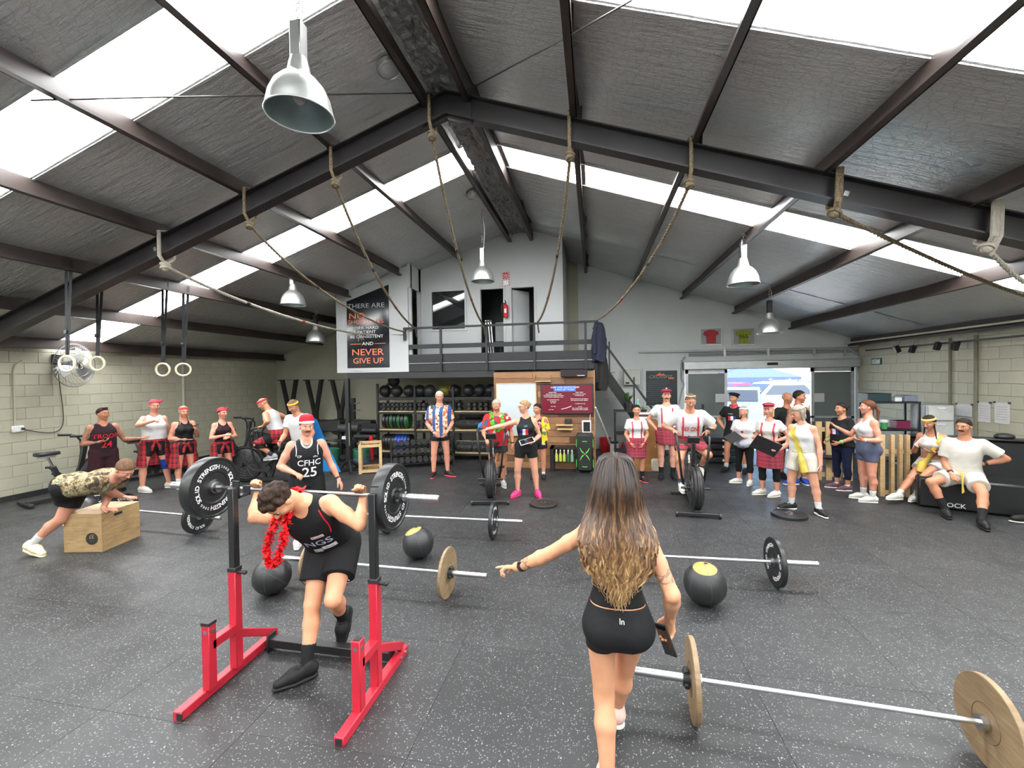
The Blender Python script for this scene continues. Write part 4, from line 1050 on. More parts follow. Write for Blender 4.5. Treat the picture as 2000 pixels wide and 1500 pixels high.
panel('end_panel', [bl(0.001, T_, 0), bl(0.001, L2 - T_, 0), bl(0.001, L2 - T_, box_h - T_), bl(0.001, T_, box_h - T_)], e1 * T_)
panel('end_panel', [bl(L1 - T_, T_, 0), bl(L1 - T_, L2 - T_, 0), bl(L1 - T_, L2 - T_, box_h - T_), bl(L1 - T_, T_, box_h - T_)], e1 * T_)
b = MB(); c = bl(L1 * .42, -.001, box_h * .86); b.box(c, (.11, .004, .032), Rz(math.atan2(e1.y, e1.x)), ch=.0015); b.build('hand_hole', M_BLACKP, jb)
b = MB(); c = bl(-.002, .12, .16); b.cyl(c, c - e1 * .002, .072, n=32); lg = b.build('round_logo', mat('logo_charcoal', (.02, .021, .022), .6), jb)
text_plane('lettering', [('£E', 0, .005, .06, .004), ('- - -', 0, -.03, .03)], mat('logo_tan', s2l(170, 140, 96), .6), lg, c - e1 * .0035, -e2, (0, 0, 1))
for z in (.12, .25, .38): b = MB(); b.box(bl(0.02, -.002, z), (.012, .006, .012)); b.build('screw', M_STEEL, jb)
# ================================================================ AIR BIKES
def air_bike(loc, rz, label, grp='black air bikes'):
 t = thing('air_bike', label, 'exercise bike', loc, rz, grp); P = lambda n, f, m, par=t: (lambda b: (f(b), b.build(n, m, par))[1])(MB())
 fc = Vector((0, -.40, .36)); R = .31
 def shell(b):
  b.lathe([(.05, -.075), (R * .55, -.075), (R * .93, -.06), (R, -.045), (R, .045), (R * .93, .06), (R * .55, .075), (.05, .075)], fc, (1, 0, 0), 48)
 P('fan_housing', shell, M_BLACKP)
 def vents(b):
  for s in (-1, 1):
   for rr in (.12, .17, .22, .265): b.torus(fc + Vector((s * (.078 if rr < .2 else .07), 0, 0)), (1, 0, 0), rr, .005, 40, 5)
   for k in range(12):
    a = k * PI / 6; e = Vector((0, math.cos(a), math.sin(a))); b.tube([fc + e * .06 + Vector((s * .08, 0, 0)), fc + e * .2 + Vector((s * .08, 0, 0)), fc + e * .3 + Vector((s * .055, 0, 0))], .005, 5)
 P('fan_cage', vents, mat('cage_dark_grey', (.05, .05, .052), .35, .3))
 P('fan_guard', lambda b: b.tube([fc + Vector((0, math.cos(a) * (R + .03), math.sin(a) * (R + .03))) for a in np.linspace(-.3, PI + .5, 22)], .016, 8), M_BLACK)
 P('front_stabilizer', lambda b: (b.bar((-.27, -.62, .05), (.27, -.62, .05), .07, .05, ch=.008), b.cyl((-.3, -.62, .04), (-.27, -.62, .04), .04), b.cyl((.27, -.62, .04), (.3, -.62, .04), .04)), M_BLACK)
 P('rear_stabilizer', lambda b: b.bar((-.25, .55, .04), (.25, .55, .04), .07, .05, ch=.008), M_BLACK)
 P('main_frame', lambda b: (b.bar((0, -.60, .06), (0, .55, .05), .06, .07, ch=.006), b.bar((0, -.05, .08), (0, -.22, 1.0), .055, .07, ch=.006), b.bar((0, .06, .1), (0, .22, .6), .06, .075, ch=.006), b.bar((0, -.12, .34), (0, .14, .34), .06, .1, ch=.006), b.bar((-.06, -.4, .36), (-.06, -.03, .3), .02, .05), b.bar((.06, -.4, .36), (.06, -.03, .3), .02, .05)), M_BLACK)
 P('chain_guard', lambda b: b.prism([(.045, -.42, .28), (.045, .04, .2), (.045, .1, .3), (.045, .02, .4), (.045, -.42, .44)], (.03, 0, 0)), M_BLACKP)
 P('seat_post', lambda b: b.cyl((0, .21, .56), (0, .275, .76), .019), M_CHROME)
 P('seat_clamp', lambda b: (b.box((0, .222, .585), (.075, .085, .05), ch=.01), b.cyl((0, .25, .6), (0, .31, .6), .02)), M_BLACKP)
 P('seat_slide', lambda b: b.box((0, .29, .785), (.05, .24, .035), ch=.006), M_STEEL)
 def sad(b):
  for z, k in ((.805, 1), (.83, 1), (.855, .92)): pass
  prof = [(-.16, .035), (-.08, .05), (0, .075), (.07, .115), (.12, .12), (.14, .09)]
  vs = []; fs = []
  for zz, kk in ((.805, .9), (.82, 1), (.845, 1), (.862, .8)):
   for y, w in prof: vs += [(-w * kk, .29 + y * (1 if zz < .86 else .95), zz), (w * kk, .29 + y * (1 if zz < .86 else .95), zz)]
  m = len(prof) * 2
  for l in range(3):
   for i in range(len(prof) - 1):
    for s in (0, 1): a = l * m + i * 2 + s; fs.append((a, a + 2, a + 2 + m, a + m))
   fs += [(l * m, l * m + 1, l * m + 1 + m, l * m + m), (l * m + m - 2, l * m + m - 1, l * m + 2 * m - 1, l * m + 2 * m - 2)]
  for i in range(len(prof) - 1): fs += [(i * 2, i * 2 + 1, i * 2 + 3, i * 2 + 2), (3 * m + i * 2, 3 * m + i * 2 + 1, 3 * m + i * 2 + 3, 3 * m + i * 2 + 2)]
  b.add(vs, fs)
 P('saddle', sad, M_RUB)
 for s in (-1, 1):
  P('handle_arm', lambda b: b.tube([(s * .12, -.1, .30), (s * .16, -.16, .45), (s * .2, -.22, .8), (s * .22, -.22, .98), (s * .23, -.17, 1.07), (s * .235, -.08, 1.1)], .018, 10), M_BLACK)
  P('grip', lambda b: b.tube([(s * .235, -.1, 1.098), (s * .238, .07, 1.115)], .023, 10), M_RUB)
  a = .7 if s > 0 else .7 + PI
  cy, cz = math.cos(a) * .17, math.sin(a) * .17
  P('crank', lambda b: b.bar((s * .095, 0, .34), (s * .095, cy, .34 + cz), .02, .03), M_BLACK)
  P('pedal', lambda b: b.box((s * .16, cy, .34 + cz), (.1, .1, .03), ch=.006), M_BLACKP)
  P('foot_peg', lambda b: b.cyl((s * .07, -.40, .36), (s * .2, -.40, .36), .016), M_BLACK)
 P('console', lambda b: (b.box((0, -.24, 1.04), (.17, .03, .12), Rx(.5), ch=.01)), M_BLACKP)
 P('console_screen', lambda b: b.box((0, -.222, 1.052), (.13, .004, .08), Rx(.5)), mat('lcd_grey', (.16, .18, .16), .3))
 return t
BIKE_R = air_bike((1.47, 7.03, 0), math.radians(-4), 'black air bike ridden by the man in the DEF ONE shirt')
BIKE_M = air_bike((-1.74, 7.2, 0), math.radians(10), 'black air bike with the man in red floral shirt behind it')
def bike_copy(loc, rz, label):
 o = copy_tree(BIKE_R); o.location = loc; o.rotation_euler.z = rz; o['label'] = label; return o
BIKE_1 = bike_copy((-9.05, 5.95, 0), math.radians(165), 'empty black air bike against the left wall, nearest the viewer')
BIKE_2 = bike_copy((-9.2, 7.5, 0), math.radians(160), 'empty black air bike behind the man in the number 24 jersey')
BIKE_3 = bike_copy((-8.55, 9.15, 0), math.radians(155), 'empty black air bike behind the pointing woman with blue knee brace')
BIKE_4 = bike_copy((-6.42, 7.5, 0), math.radians(-78), 'black air bike ridden by the bald man in white tank top')
# ================================================================ STORAGE RACK UNDER THE MEZZANINE
YF = 10.1
RX0, RX1 = AY(738, 800, YF).x, AY(963, 800, YF).x
M_SHELFW = wood_material('shelf_edge_ply', s2l(170, 146, 108), s2l(200, 178, 140), (14, 2, 2))
SH = [AY(800, y, YF).z for y in (775, 802, 838)] + [0.20]
stg = thing('storage_rack', 'black steel storage rack full of balls, dumbbells and plates', 'rack', (RX0, YF, 0))
W_ = RX1 - RX0
for i, x in enumerate((0, W_ * .335, W_ * .667, W_)):
 for y in (0, .55):
  b = MB(); b.box((x, y, .95 if i in (0,) else .9), (.05, .05, 1.9 if i == 0 else 1.8)); b.build('upright', M_BLACK, stg, smooth=False)
for k, z in enumerate(SH):
 b = MB(); b.box((W_ / 2, .28, z - .03), (W_, .56, .035)); b.build('shelf', M_SHELFW if k else M_BLACK, stg, smooth=False)
 b = MB(); b.box((W_ / 2, .0, z - .06), (W_, .03, .05)); b.build('beam', M_BLACK, stg, smooth=False)
balls = [(250, 245, 0), (420, 240, 0), (610, 232, 0), (765, 238, 0), (905, 180, 2), (1140, 235, 1), (1290, 235, 3), (1500, 240, 0), (1670, 235, 0), (1832, 238, 0)]
wh = ['leftmost', 'second from left', 'third from left', 'fourth from left', 'tilted grey', 'olive yellow', 'yellow patched', 'third from right', 'second from right', 'rightmost']
for i, (cx, cy, kd) in enumerate(balls):
 q = AY(720 + cx * .13, 760, YF + .2); r = .155
 med_ball((q.x, q.y + (.06 if kd == 2 else 0), SH[0] - .012 + r), r, wh[i] + ' medicine ball on the top shelf of the storage rack', (.4, -.5 + .3 * i, .4 * i) if kd != 3 else (.3, -1.1, 0), kd == 3, {1: M_BALLO, 2: mat('grey_ball', (.05, .052, .055), .4)}.get(kd), 'medicine balls on the storage rack')
q = AY(769, 747, YF + .2); med_ball((q.x, q.y, SH[0] + .40), .15, 'medicine ball resting on top of the others on the storage rack', (.2, .2, 0), False, None, 'medicine balls on the storage rack')
# hex dumbbells
def dumbbell_mesh(r, L):
 b = MB()
 for s in (-1, 1): b.lathe([(0, -.0), (r * .86, 0), (r, .012), (r, L * .30), (r * .9, L * .34), (0, L * .34)], (0, s * L / 2 - (0 if s < 0 else L * .34), 0), (0, 1, 0), 6)
 return b
DB_HEAD = {}
def dumbbell(p, r, L, label, grp, rot=(0, 0, 0)):
 key = (r, L)
 t = thing('dumbbell', label, 'dumbbell', p, 0, grp); t.rotation_euler = rot
 if key not in DB_HEAD:
  b = MB(); b.lathe([(0, 0), (r * .84, 0), (r, .01), (r, L * .30), (r * .88, L * .34), (0, L * .34)], (0, 0, 0), (0, 1, 0), 6); h = b.build('head', M_RUB, t, smooth=False); h.location = (0, -L / 2, 0)
  b = MB(); b.cyl((0, -L * .2, 0), (0, L * .2, 0), .015, n=8); g = b.build('handle', M_STEEL, t)
  h2 = inst(h, 'head', t, (0, L / 2 - L * .34, 0)); DB_HEAD[key] = (h, g)
 else:
  h, g = DB_HEAD[key]; inst(h, 'head', t, (0, -L / 2, 0)); inst(g, 'handle', t); inst(h, 'head', t, (0, L / 2 - L * .34, 0))
 return t
grp = 'black hex dumbbells on the second shelf'; ORD = 'first second third fourth fifth sixth seventh eighth ninth tenth eleventh twelfth thirteenth fourteenth fifteenth sixteenth seventeenth eighteenth nineteenth'.split()
for row in range(2):
 for i in range(19):
  px = 744 + i * 8.6 if i < 11 else (873 + (i - 11) * 8.6 if i < 15 else 918 + (i - 15) * 11)
  q = AY(px, 795, YF + .15); dumbbell((q.x, YF + .17, SH[1] - .012 + .052 + row * .103), .052, .24, ORD[i] + ' hex dumbbell from the left in the ' + ('lower', 'upper')[row] + ' row on the second shelf', grp, (0, PI / 6, 0))
# bumper plates standing on the third shelf
M_GREENP = mat('green_bumper', s2l(30, 150, 62), .4)
M_BLUEP = mat('blue_bumper', s2l(28, 62, 150), .4)
def standing_plate(x, y, z, r, th, m, label, grp, ring=None):
 t = thing('bumper_plate', label, 'weight plate', (x, y, z + r), 0, grp); h = th / 2
 b = MB(); b.lathe([(.026, -h), (r * .96, -h), (r, -h * .7), (r, h * .7), (r * .96, h), (.026, h), (.026, -h)], (0, 0, 0), (1, 0, 0), 40); b.build('disc', m, t, angle=25)
 b = MB(); b.lathe([(.026, h + .001), (.05, h + .001)], (0, 0, 0), (1, 0, 0), 24); b.build('hub', M_STEEL, t)
 if ring:
  b = MB()
  for s in (-1, 1): b.torus((s * h * .45, 0, 0), (1, 0, 0), r + .0005, .006, 40, 5)
  b.torus((h, 0, 0), (1, 0, 0), r * .8, .006, 40, 5); b.torus((h, 0, 0), (1, 0, 0), r * .6, .005, 40, 5); b.build('coloured_rings', ring, t)
x = RX0 + .12
for i in range(7):
 m = (M_RUBP, None)[0]; gr = M_GREENP if i in (2, 4, 6) else None
 standing_plate(x, YF + .22, SH[2] - .012, .205, .075 if gr is None else .085, m, ORD[i] + (' bumper plate from the left on the third shelf, black with green rings' if gr else ' bumper plate from the left on the third shelf, plain black'), 'green ringed plates on the third shelf' if gr else 'plain plates on the third shelf', gr)
 x += .1
for i in range(9):
 m = M_BLUEP if 4 <= i <= 7 else M_RUBP
 standing_plate(RX0 + .1 + i * .085, YF + .22, SH[3] - .012, .205, .075, m, ORD[i] + (' plate from the left, blue,' if m is M_BLUEP else ' plate from the left, black,') + ' in the bottom row of the storage rack', ('blue' if m is M_BLUEP else 'black') + ' plates in the bottom row')
for i in range(6):
 q = AY(815 + (i % 3) * 9, 830, YF + .2); dumbbell((q.x + .02, YF + .2, SH[2] - .012 + .05 + (i // 3) * .1), .05, .2, ORD[i % 3] + ' small dumbbell of the ' + ('lower', 'upper')[i // 3] + ' three right of the green ringed plates', 'small dumbbells on the third shelf', (0, PI / 6, 0))
def sandbag(p, s, label):
 b = MB(); n = 20; m_ = 12; vs = []; fs = []
 for j in range(m_ + 1):
  t_ = PI * j / m_
  for i in range(n):
   a = 2 * PI * i / n; k = 1 + .06 * math.sin(3 * a + j)
   vs.append((math.copysign(abs(math.cos(t_)) ** .6, math.cos(t_)) * s[0], math.sin(t_) ** .7 * math.cos(a) * s[1] * k, math.sin(t_) ** .7 * math.sin(a) * s[2] * k))
 for j in range(m_):
  for i in range(n): fs.append((j * n + i, j * n + (i + 1) % n, (j + 1) * n + (i + 1) % n, (j + 1) * n + i))
 b.add(vs, fs); t = thing('sandbag', label, 'sandbag', p, 0, 'black sandbags'); b.build('bag', M_RUB, t, angle=60)
 for sx in (-.4, .4): b = MB(); b.tube([(sx * s[0], -s[1] * .9, s[2] * .3), (sx * s[0], -s[1] * 1.15, s[2] * .5), (sx * s[0] * .3, -s[1] * 1.15, s[2] * .5), (sx * s[0] * .3, -s[1] * .9, s[2] * .3)], .012, 6); b.build('handle', M_STRAP, t)
q = AY(918, 825, YF + .25); sandbag((q.x, YF + .27, SH[2] - .012 + .13), (.42, .2, .13), 'long black sandbag on the third shelf right'); sandbag((q.x + .1, YF + .25, SH[2] - .012 + .35), (.3, .18, .09), 'black sandbag lying on top of the long one')
# kettlebells bottom right
def kettlebell(p, s, label, grp):
 t = thing('kettlebell', label, 'kettlebell', p, 0, grp)
 b = MB(); b.sphere((0, 0, .1 * s), .1 * s, 16, 10); b.build('bell', M_RUB, t); b = MB(); b.tube([(-.065 * s, 0, .16 * s), (-.075 * s, 0, .23 * s), (-.05 * s, 0, .265 * s), (.05 * s, 0, .265 * s), (.075 * s, 0, .23 * s), (.065 * s, 0, .16 * s)], .016 * s, 8); b.build('handle', mat('worn_iron', (.12, .12, .125), .4, .6), t)
for i in range(8):
 q = AY(895 + i * 7.3 + (5 if i > 3 else 0), 860, YF + .12); kettlebell((q.x, YF + .14, SH[3] - .012), 1.0, ORD[i] + ' kettlebell from the left on the bottom shelf of the storage rack', 'kettlebells on the bottom shelf')
# sloping dumbbell rack in front
db = thing('dumbbell_rack', 'low sloping black dumbbell rack before the storage rack', 'rack', (-4.0, 9.62, 0))
a0, a1 = Vector((-4.45, 8.88, 0)), Vector((-3.2, 9.50, 0)); dd = (a1 - a0).normalized(); dn = Vector((-dd.y, dd.x, 0))
for k in range(3):
 b = MB(); b.bar(a0 - Vector((-4.0, 9.62, 0)) + dn * (.1 + .17 * k) + Vector((0, 0, .1 + .17 * k)), a1 - Vector((-4.0, 9.62, 0)) + dn * (.1 + .17 * k) + Vector((0, 0, .1 + .17 * k)), .2, .02); b.build('tray', M_BLACK, db, smooth=False)
for e in (a0, a1): b = MB(); q = e - Vector((-4.0, 9.62, 0)); b.bar(q + dn * -.02, q + dn * .62 + Vector((0, 0, .58)), .04, .05); b.bar(q + dn * .6, q + dn * .6 + Vector((0, 0, .56)), .04, .05); b.build('end_frame', M_BLACK, db, smooth=False)
ang = math.atan2(dd.y, dd.x)
for k in range(3):
 for i in range(10):
  q = a0 + dd * (.09 + i * .135) + dn * (.1 + .17 * k) + Vector((0, 0, .175 + .17 * k)); dumbbell(q, .062, .28, ORD[i] + ' hex dumbbell from the left in the ' + ('lower', 'middle', 'upper')[k] + ' tier of the sloping rack', 'dumbbells on the %s tier' % ('lower', 'middle', 'upper')[k], (0, 0, ang))
# ================================================================ SKI MACHINES, STANDS, STACKS
def ski(px, label):
 base = AY(px, 760, 11.75); t = thing('ski_machine', label, 'ski machine', (base.x, 11.75, 0), 0, 'black ski machines')
 zt = AY(px, 742, 11.7).z; zj = AY(px, 803, 11.7).z
 b = MB(); b.box((0, 0, zj / 2 + .05), (.16, .12, zj), ch=.01); b.build('column', M_BLACK, t)
 for s in (-1, 1): b = MB(); b.bar((s * .03, 0, zj - .05), (s * .24, -.02, zt), .09, .1, up=(0, 1, 0)); b.build('arm', M_BLACK, t, smooth=False)
 b = MB(); b.box((0, -.03, zt), (.5, .02, .012)); b.build('cross_wire', M_BLACK, t, smooth=False)
 for s in (-1, 1): b = MB(); b.cyl((s * .25, -.03, zt), (s * .36, -.06, zt - .01), .015); b.build('handle', M_BLACKP, t)
 b = MB(); b.cyl((0, -.22, .62), (0, .02, .62), .24, n=28); b.build('fan_housing', M_BLACKP, t)
 b = MB(); b.box((0, -.2, .03), (.55, 1.0, .05), ch=.01); b.build('platform', M_BLACK, t)
for px, lb in ((566, 'leftmost black ski machine with forked arms by the end wall'), (615, 'middle black ski machine with forked arms by the end wall'), (664, 'black ski machine with forked arms behind the dark steel post')): ski(px, lb)
st = thing('rig_post', 'tall dark steel post on a spread foot before the ski machines', 'post', (-5.31, 8.6, 0))
b = MB(); b.box((0, 0, 1.02), (.085, .085, 2.04)); b.build('post', M_CHAR, st, smooth=False)
for a in (.4, 1.5, 2.7, 4.1, 5.4): b = MB(); b.bar((0, 0, .28), (.33 * math.cos(a), .33 * math.sin(a), .03), .035, .035); b.bar((0, 0, .03), (.4 * math.cos(a), .4 * math.sin(a), .025), .05, .05); b.build('foot', M_BLACK, st, smooth=False)
b = MB(); b.box((.05, -.05, .82), (.02, .02, .5)); b.build('pin_strip', M_STEEL, st, smooth=False)
# GHD bench
gh = thing('ghd_bench', 'black glute-ham bench with two round pads behind the caped man', 'bench', (-5.7, 9.3, 0))
for s, lb in ((-1, 'pad'), (1, 'pad')): b = MB(); b.cyl((s * .14 - .13, 0, .86), (s * .14 + .11, 0, .86), .105, n=24); b.build('pad', M_RUB, gh)
b = MB(); b.cyl((-.3, -.02, .86), (.3, -.02, .86), .02); b.bar((0, 0, .05), (0, 0, .86), .07, .07); b.bar((0, -.1, .05), (0, 1.0, .05), .08, .07); b.bar((-.35, -.1, .04), (.35, -.1, .04), .07, .06); b.bar((-.35, .95, .04), (.35, .95, .04), .07, .06); b.bar((0, .1, .1), (0, .9, .62), .06, .08); b.build('frame', M_BLACK, gh)
b = MB(); b.box((0, .85, .68), (.5, .06, .4), ch=.01); b.build('foot_plate', M_BLACK, gh); b = MB(); b.cyl((-.3, .7, .72), (.3, .7, .72), .06); b.cyl((-.3, .7, .56), (.3, .7, .56), .06); b.build('ankle_roller', M_RUB, gh)
for i, (px, lb) in enumerate(((650, 'left'), (708, 'right'))):
 q = AY(px, 830, 10.6); t = thing('rowing_machine', 'black rowing machine with box fan cover, %s of the dark steel post' % lb, 'rowing machine', (q.x, 10.5, 0), 0, 'rowing machines at the back')
 b = MB(); b.box((0, 0, .78), (.75, .35, .3), ch=.03); b.build('fan_cover', M_BLACKP, t); b = MB(); b.box((0, -.1, .42), (.12, 1.4, .08), Rx(-.22)); b.build('rail', M_ALU, t); b = MB(); b.box((0, -.5, .42), (.3, .3, .05), ch=.02); b.build('seat', M_RUB, t)
 for sx in (-.3, .3): b = MB(); b.bar((sx, 0, 0), (sx, 0, .64), .05, .05); b.build('leg', M_BLACK, t)
wt = thing('weight_tree', 'black upright weight tree with pegs behind the dark steel post', 'rack', (AY(691, 830, 10.9).x, 10.9, 0))
b = MB(); b.box((0, 0, .75), (.09, .09, 1.5)); b.box((-.12, 0, .68), (.09, .09, 1.35)); b.build('post', M_BLACK, wt, smooth=False)
for z in (1.35, 1.15, .9, .6): b = MB(); b.cyl((0, -.02, z), (.22, -.06, z + .02), .018); b.build('peg', M_STEEL, wt)
b = MB(); b.box((-.05, 0, .03), (.7, .5, .06)); b.build('base', M_BLACK, wt, smooth=False)
rc = AY(725, 870, 9.9); b = MB(); b.cyl((rc.x, 9.9, 0), (rc.x, 9.9, .58), .055, .05, 18); b.sphere((rc.x, 9.9, .58), (.05, .05, .03)); tag(b.build('foam_roller', M_RED), 'red foam roller standing beside the storage rack', 'roller')
for sx, (px, n_, lb) in enumerate(((645, 5, 'left'), (704, 5, 'right'))):
 q = G(px, 903)
 for i in range(n_):
  m = M_GREENP2 = mat('dull_green_bumper', s2l(36, 98, 72), .5)
  if sx == 1 and i < 2: m = mat('slate_blue_bumper', s2l(70, 92, 112), .5)
  flat_plate((q.x + random.uniform(-.01, .01), q.y, i * .066), .225, .064, ('slate blue' if sx == 1 and i < 2 else 'dull green') + ' bumper plate, ' + ['bottom', 'second', 'third', 'fourth', 'top'][i] + ' of the ' + lb + ' stack by the steel post', m, 'plates in the %s stack' % lb, 'bumper_plate')
# open timber box frame
wb = thing('timber_box_frame', 'open pine box frame standing beside the dumbbell rack', 'box', (-4.86, 8.72, 0), math.radians(28)); w_, d_, h_ = .42, .58, .62
for x_ in (-w_ / 2, w_ / 2):
 for y_ in (-d_ / 2, d_ / 2): b = MB(); b.box((x_, y_, h_ / 2), (.06, .045, h_)); b.build('post', M_PINE, wb, smooth=False)
for z_ in (h_ - .03, .33, .05):
 for x_ in (-w_ / 2, w_ / 2): b = MB(); b.box((x_, 0, z_), (.03, d_ - .04, .06)); b.build('rail', M_PINE, wb, smooth=False)
 if z_ != .33:
  for y_ in (-d_ / 2, d_ / 2): b = MB(); b.box((0, y_, z_), (w_ - .05, .03, .06)); b.build('rail', M_PINE, wb, smooth=False)
b = MB(); b.box((-w_ / 2 + .04, 0, h_ / 2), (.018, d_ - .05, h_ - .06)); b.build('back_panel', M_PLY, wb, smooth=False)
b = MB(); b.box((0, 0, .04), (w_ - .08, d_ - .08, .018)); b.build('floor_panel', M_PLY, wb, smooth=False)
# ================================================================ PEOPLE: implicit surface -> one continuous mesh per body
F32 = np.float32
def polygonize(f, lo, hi, h):
 lo = np.asarray(lo, F32) - 2.5 * h; hi = np.asarray(hi, F32) + 2.5 * h
 nb = np.maximum(1, np.ceil((hi - lo) / (4 * h)).astype(int)); n = nb * 4
 g = np.stack(np.meshgrid(*[np.arange(k) for k in nb], indexing='ij'), -1).reshape(-1, 3)
 dc = f((lo + (g * 4 + 1.5) * h).astype(F32))
 keep = np.abs(dc) < 5.2 * h
 val = np.empty((len(g), 4, 4, 4), F32); val[:] = np.where(dc > 0, 1.0, -1.0).astype(F32)[:, None, None, None] * 9 * h
 loc = np.stack(np.meshgrid(*[np.arange(4)] * 3, indexing='ij'), -1).reshape(-1, 3)
 gk = g[keep]
 if len(gk) == 0: return np.zeros((0, 3)), np.zeros((0, 4), int)
 pts = (lo + ((gk * 4)[:, None, :] + loc[None]) * h).reshape(-1, 3).astype(F32)
 val[keep] = f(pts).reshape(-1, 4, 4, 4)
 V = val.reshape(nb[0], nb[1], nb[2], 4, 4, 4).transpose(0, 3, 1, 4, 2, 5).reshape(n)
 S = V < 0; ny, nz = int(n[1]), int(n[2])
 cid = lambda i, j, k: (i * ny + j) * nz + k
 pos, cells, quads = [], [], []
 for ax in range(3):
  sl0 = [slice(None)] * 3; sl1 = [slice(None)] * 3; sl0[ax] = slice(0, -1); sl1[ax] = slice(1, None)
  A, B = S[tuple(sl0)], S[tuple(sl1)]
  e = np.argwhere(A != B)
  o1, o2 = [(1, 2), (2, 0), (0, 1)][ax]
  e = e[(e[:, o1] > 0) & (e[:, o2] > 0)]
  if len(e) == 0: continue
  v0 = V[tuple(e.T)]; e1 = e.copy(); e1[:, ax] += 1; v1 = V[tuple(e1.T)]
  p = e.astype(float); p[:, ax] += v0 / (v0 - v1)
  d1 = np.zeros(3, int); d1[o1] = 1; d2 = np.zeros(3, int); d2[o2] = 1
  cs = [cid(*(e - d1 - d2).T), cid(*(e - d2).T), cid(*e.T), cid(*(e - d1).T)]
  for c in cs: pos.append(p); cells.append(c)
  q = np.stack(cs, 1); flip = ~(v0 < 0); q[flip] = q[flip][:, ::-1]; quads.append(q)
 cells_a = np.concatenate(cells); pos_a = np.concatenate(pos)
 u, inv = np.unique(cells_a, return_inverse=True); cnt = np.bincount(inv)
 vs = np.stack([np.bincount(inv, pos_a[:, k]) / cnt for k in range(3)], 1)
 Q = np.searchsorted(u, np.concatenate(quads))
 return lo + vs * h, Q
def smin(a, b, k):
 if k <= 0: return np.minimum(a, b)
 h = np.clip(0.5 + 0.5 * (b - a) / k, 0, 1)
 return b + (a - b) * h - k * h * (1 - h)
class RC:   # round cone
 def __init__(s, a, b, ra, rb=None): s.a, s.b = np.array(a, F32), np.array(b, F32); s.ra = ra; s.rb = ra if rb is None else rb
 def d(s, p, t=0.0):
  ba = s.b - s.a; pa = p - s.a; L = float(ba @ ba)
  w = np.clip(pa @ ba / L, 0, 1) if L > 1e-9 else np.zeros(len(p), F32)
  q = pa - w[:, None] * ba
  return np.sqrt((q * q).sum(1)) - (s.ra + (s.rb - s.ra) * w + t)
 def box(s, t=0.0):
  r = max(s.ra, s.rb) + t; return np.minimum(s.a, s.b) - r, np.maximum(s.a, s.b) + r
class EL:   # ellipsoid, R columns are its axes
 def __init__(s, c, r, R=None): s.c = np.array(c, F32); s.r = np.array(r, F32); s.R = np.eye(3, dtype=F32) if R is None else np.array(R, F32)
 def d(s, p, t=0.0):
  q = (p - s.c) @ s.R; r = s.r + t
  k0 = np.sqrt(((q / r) ** 2).sum(1)); k1 = np.sqrt(((q / (r * r)) ** 2).sum(1))
  return k0 * (k0 - 1) / np.maximum(k1, 1e-6)
 def box(s, t=0.0): m = float(s.r.max()) + t; return s.c - m, s.c + m
def _spline(xs, ys, n=128):
 xs = np.array(xs, float); ys = np.array(ys, float); X = np.linspace(xs[0], xs[-1], n); Y = np.interp(X, xs, ys)
 for _ in range(10): Y[1:-1] = (Y[:-2] + Y[1:-1] * 2 + Y[2:]) / 4
 return X, Y
class TORSO:
 def __init__(s, O, R, tab, h):
  s.O = np.array(O, F32); s.R = np.array(R, F32); s.h = h
  a = np.array(tab, float); s.zs, s.w = _spline(a[:, 0] * h, a[:, 1] * h); _, s.dp = _spline(a[:, 0] * h, a[:, 2] * h); _, s.yo = _spline(a[:, 0] * h, a[:, 3] * h)
  s.boxy = 0.0; s.flare = 0.0
 def loc(s, p): return (p - s.O) @ s.R
 def d(s, p, t=0.0):
  q = s.loc(p); z = q[:, 2]; zc = np.clip(z, s.zs[0], s.zs[-1])
  w = np.interp(zc, s.zs, s.w); d = np.interp(zc, s.zs, s.dp); yo = np.interp(zc, s.zs, s.yo)
  if s.boxy > 0:
   lim = zc < 0.22 * s.h
   w = np.where(lim, np.maximum(w, s.boxy * s.w.max() + s.flare * (0.22 * s.h - zc)), w); d = np.where(lim, np.maximum(d, s.boxy * s.dp.max() + s.flare * (.22 * s.h - zc)), d)
  w = w + t; d = d + t
  x = np.abs(q[:, 0]) / w; y = np.abs(q[:, 1] - yo) / d
  rho = (x ** 2.35 + y ** 2.35) ** (1 / 2.35)
  dd = (rho - 1) * np.minimum(w, d)
  ex = np.abs(z - zc)
  return np.where(ex > 0, np.sqrt(np.maximum(dd, 0) ** 2 + ex ** 2) * (ex > 0) + np.minimum(dd, 0) * (ex == 0), dd).astype(F32)
 def box(s, t=0.0):
  m = float(max(s.w.max(), s.dp.max())) * (1.25 if s.boxy else 1) + t + .05
  a = s.O + s.R @ np.array([0, 0, s.zs[0]]); b = s.O + s.R @ np.array([0, 0, s.zs[-1]])
  return np.minimum(a, b) - m, np.maximum(a, b) + m
def union_box(prims, t=0.0):
 bs = [q.box(t) for q in prims]
 return np.min([b[0] for b in bs], 0), np.max([b[1] for b in bs], 0)
def U(prims, k, t=0.0):
 def f(p):
  d = prims[0].d(p, t)
  for q in prims[1:]: d = smin(d, q.d(p, t), k)
  return d
 return f
def unit(v): v = np.array(v, float); return v / max(1e-9, np.linalg.norm(v))
def rx(a): c, s = math.cos(a), math.sin(a); return np.array([[1, 0, 0], [0, c, -s], [0, s, c]])
def ry(a): c, s = math.cos(a), math.sin(a); return np.array([[c, 0, s], [0, 1, 0], [-s, 0, c]])
def rz(a): c, s = math.cos(a), math.sin(a); return np.array([[c, -s, 0], [s, c, 0], [0, 0, 1]])
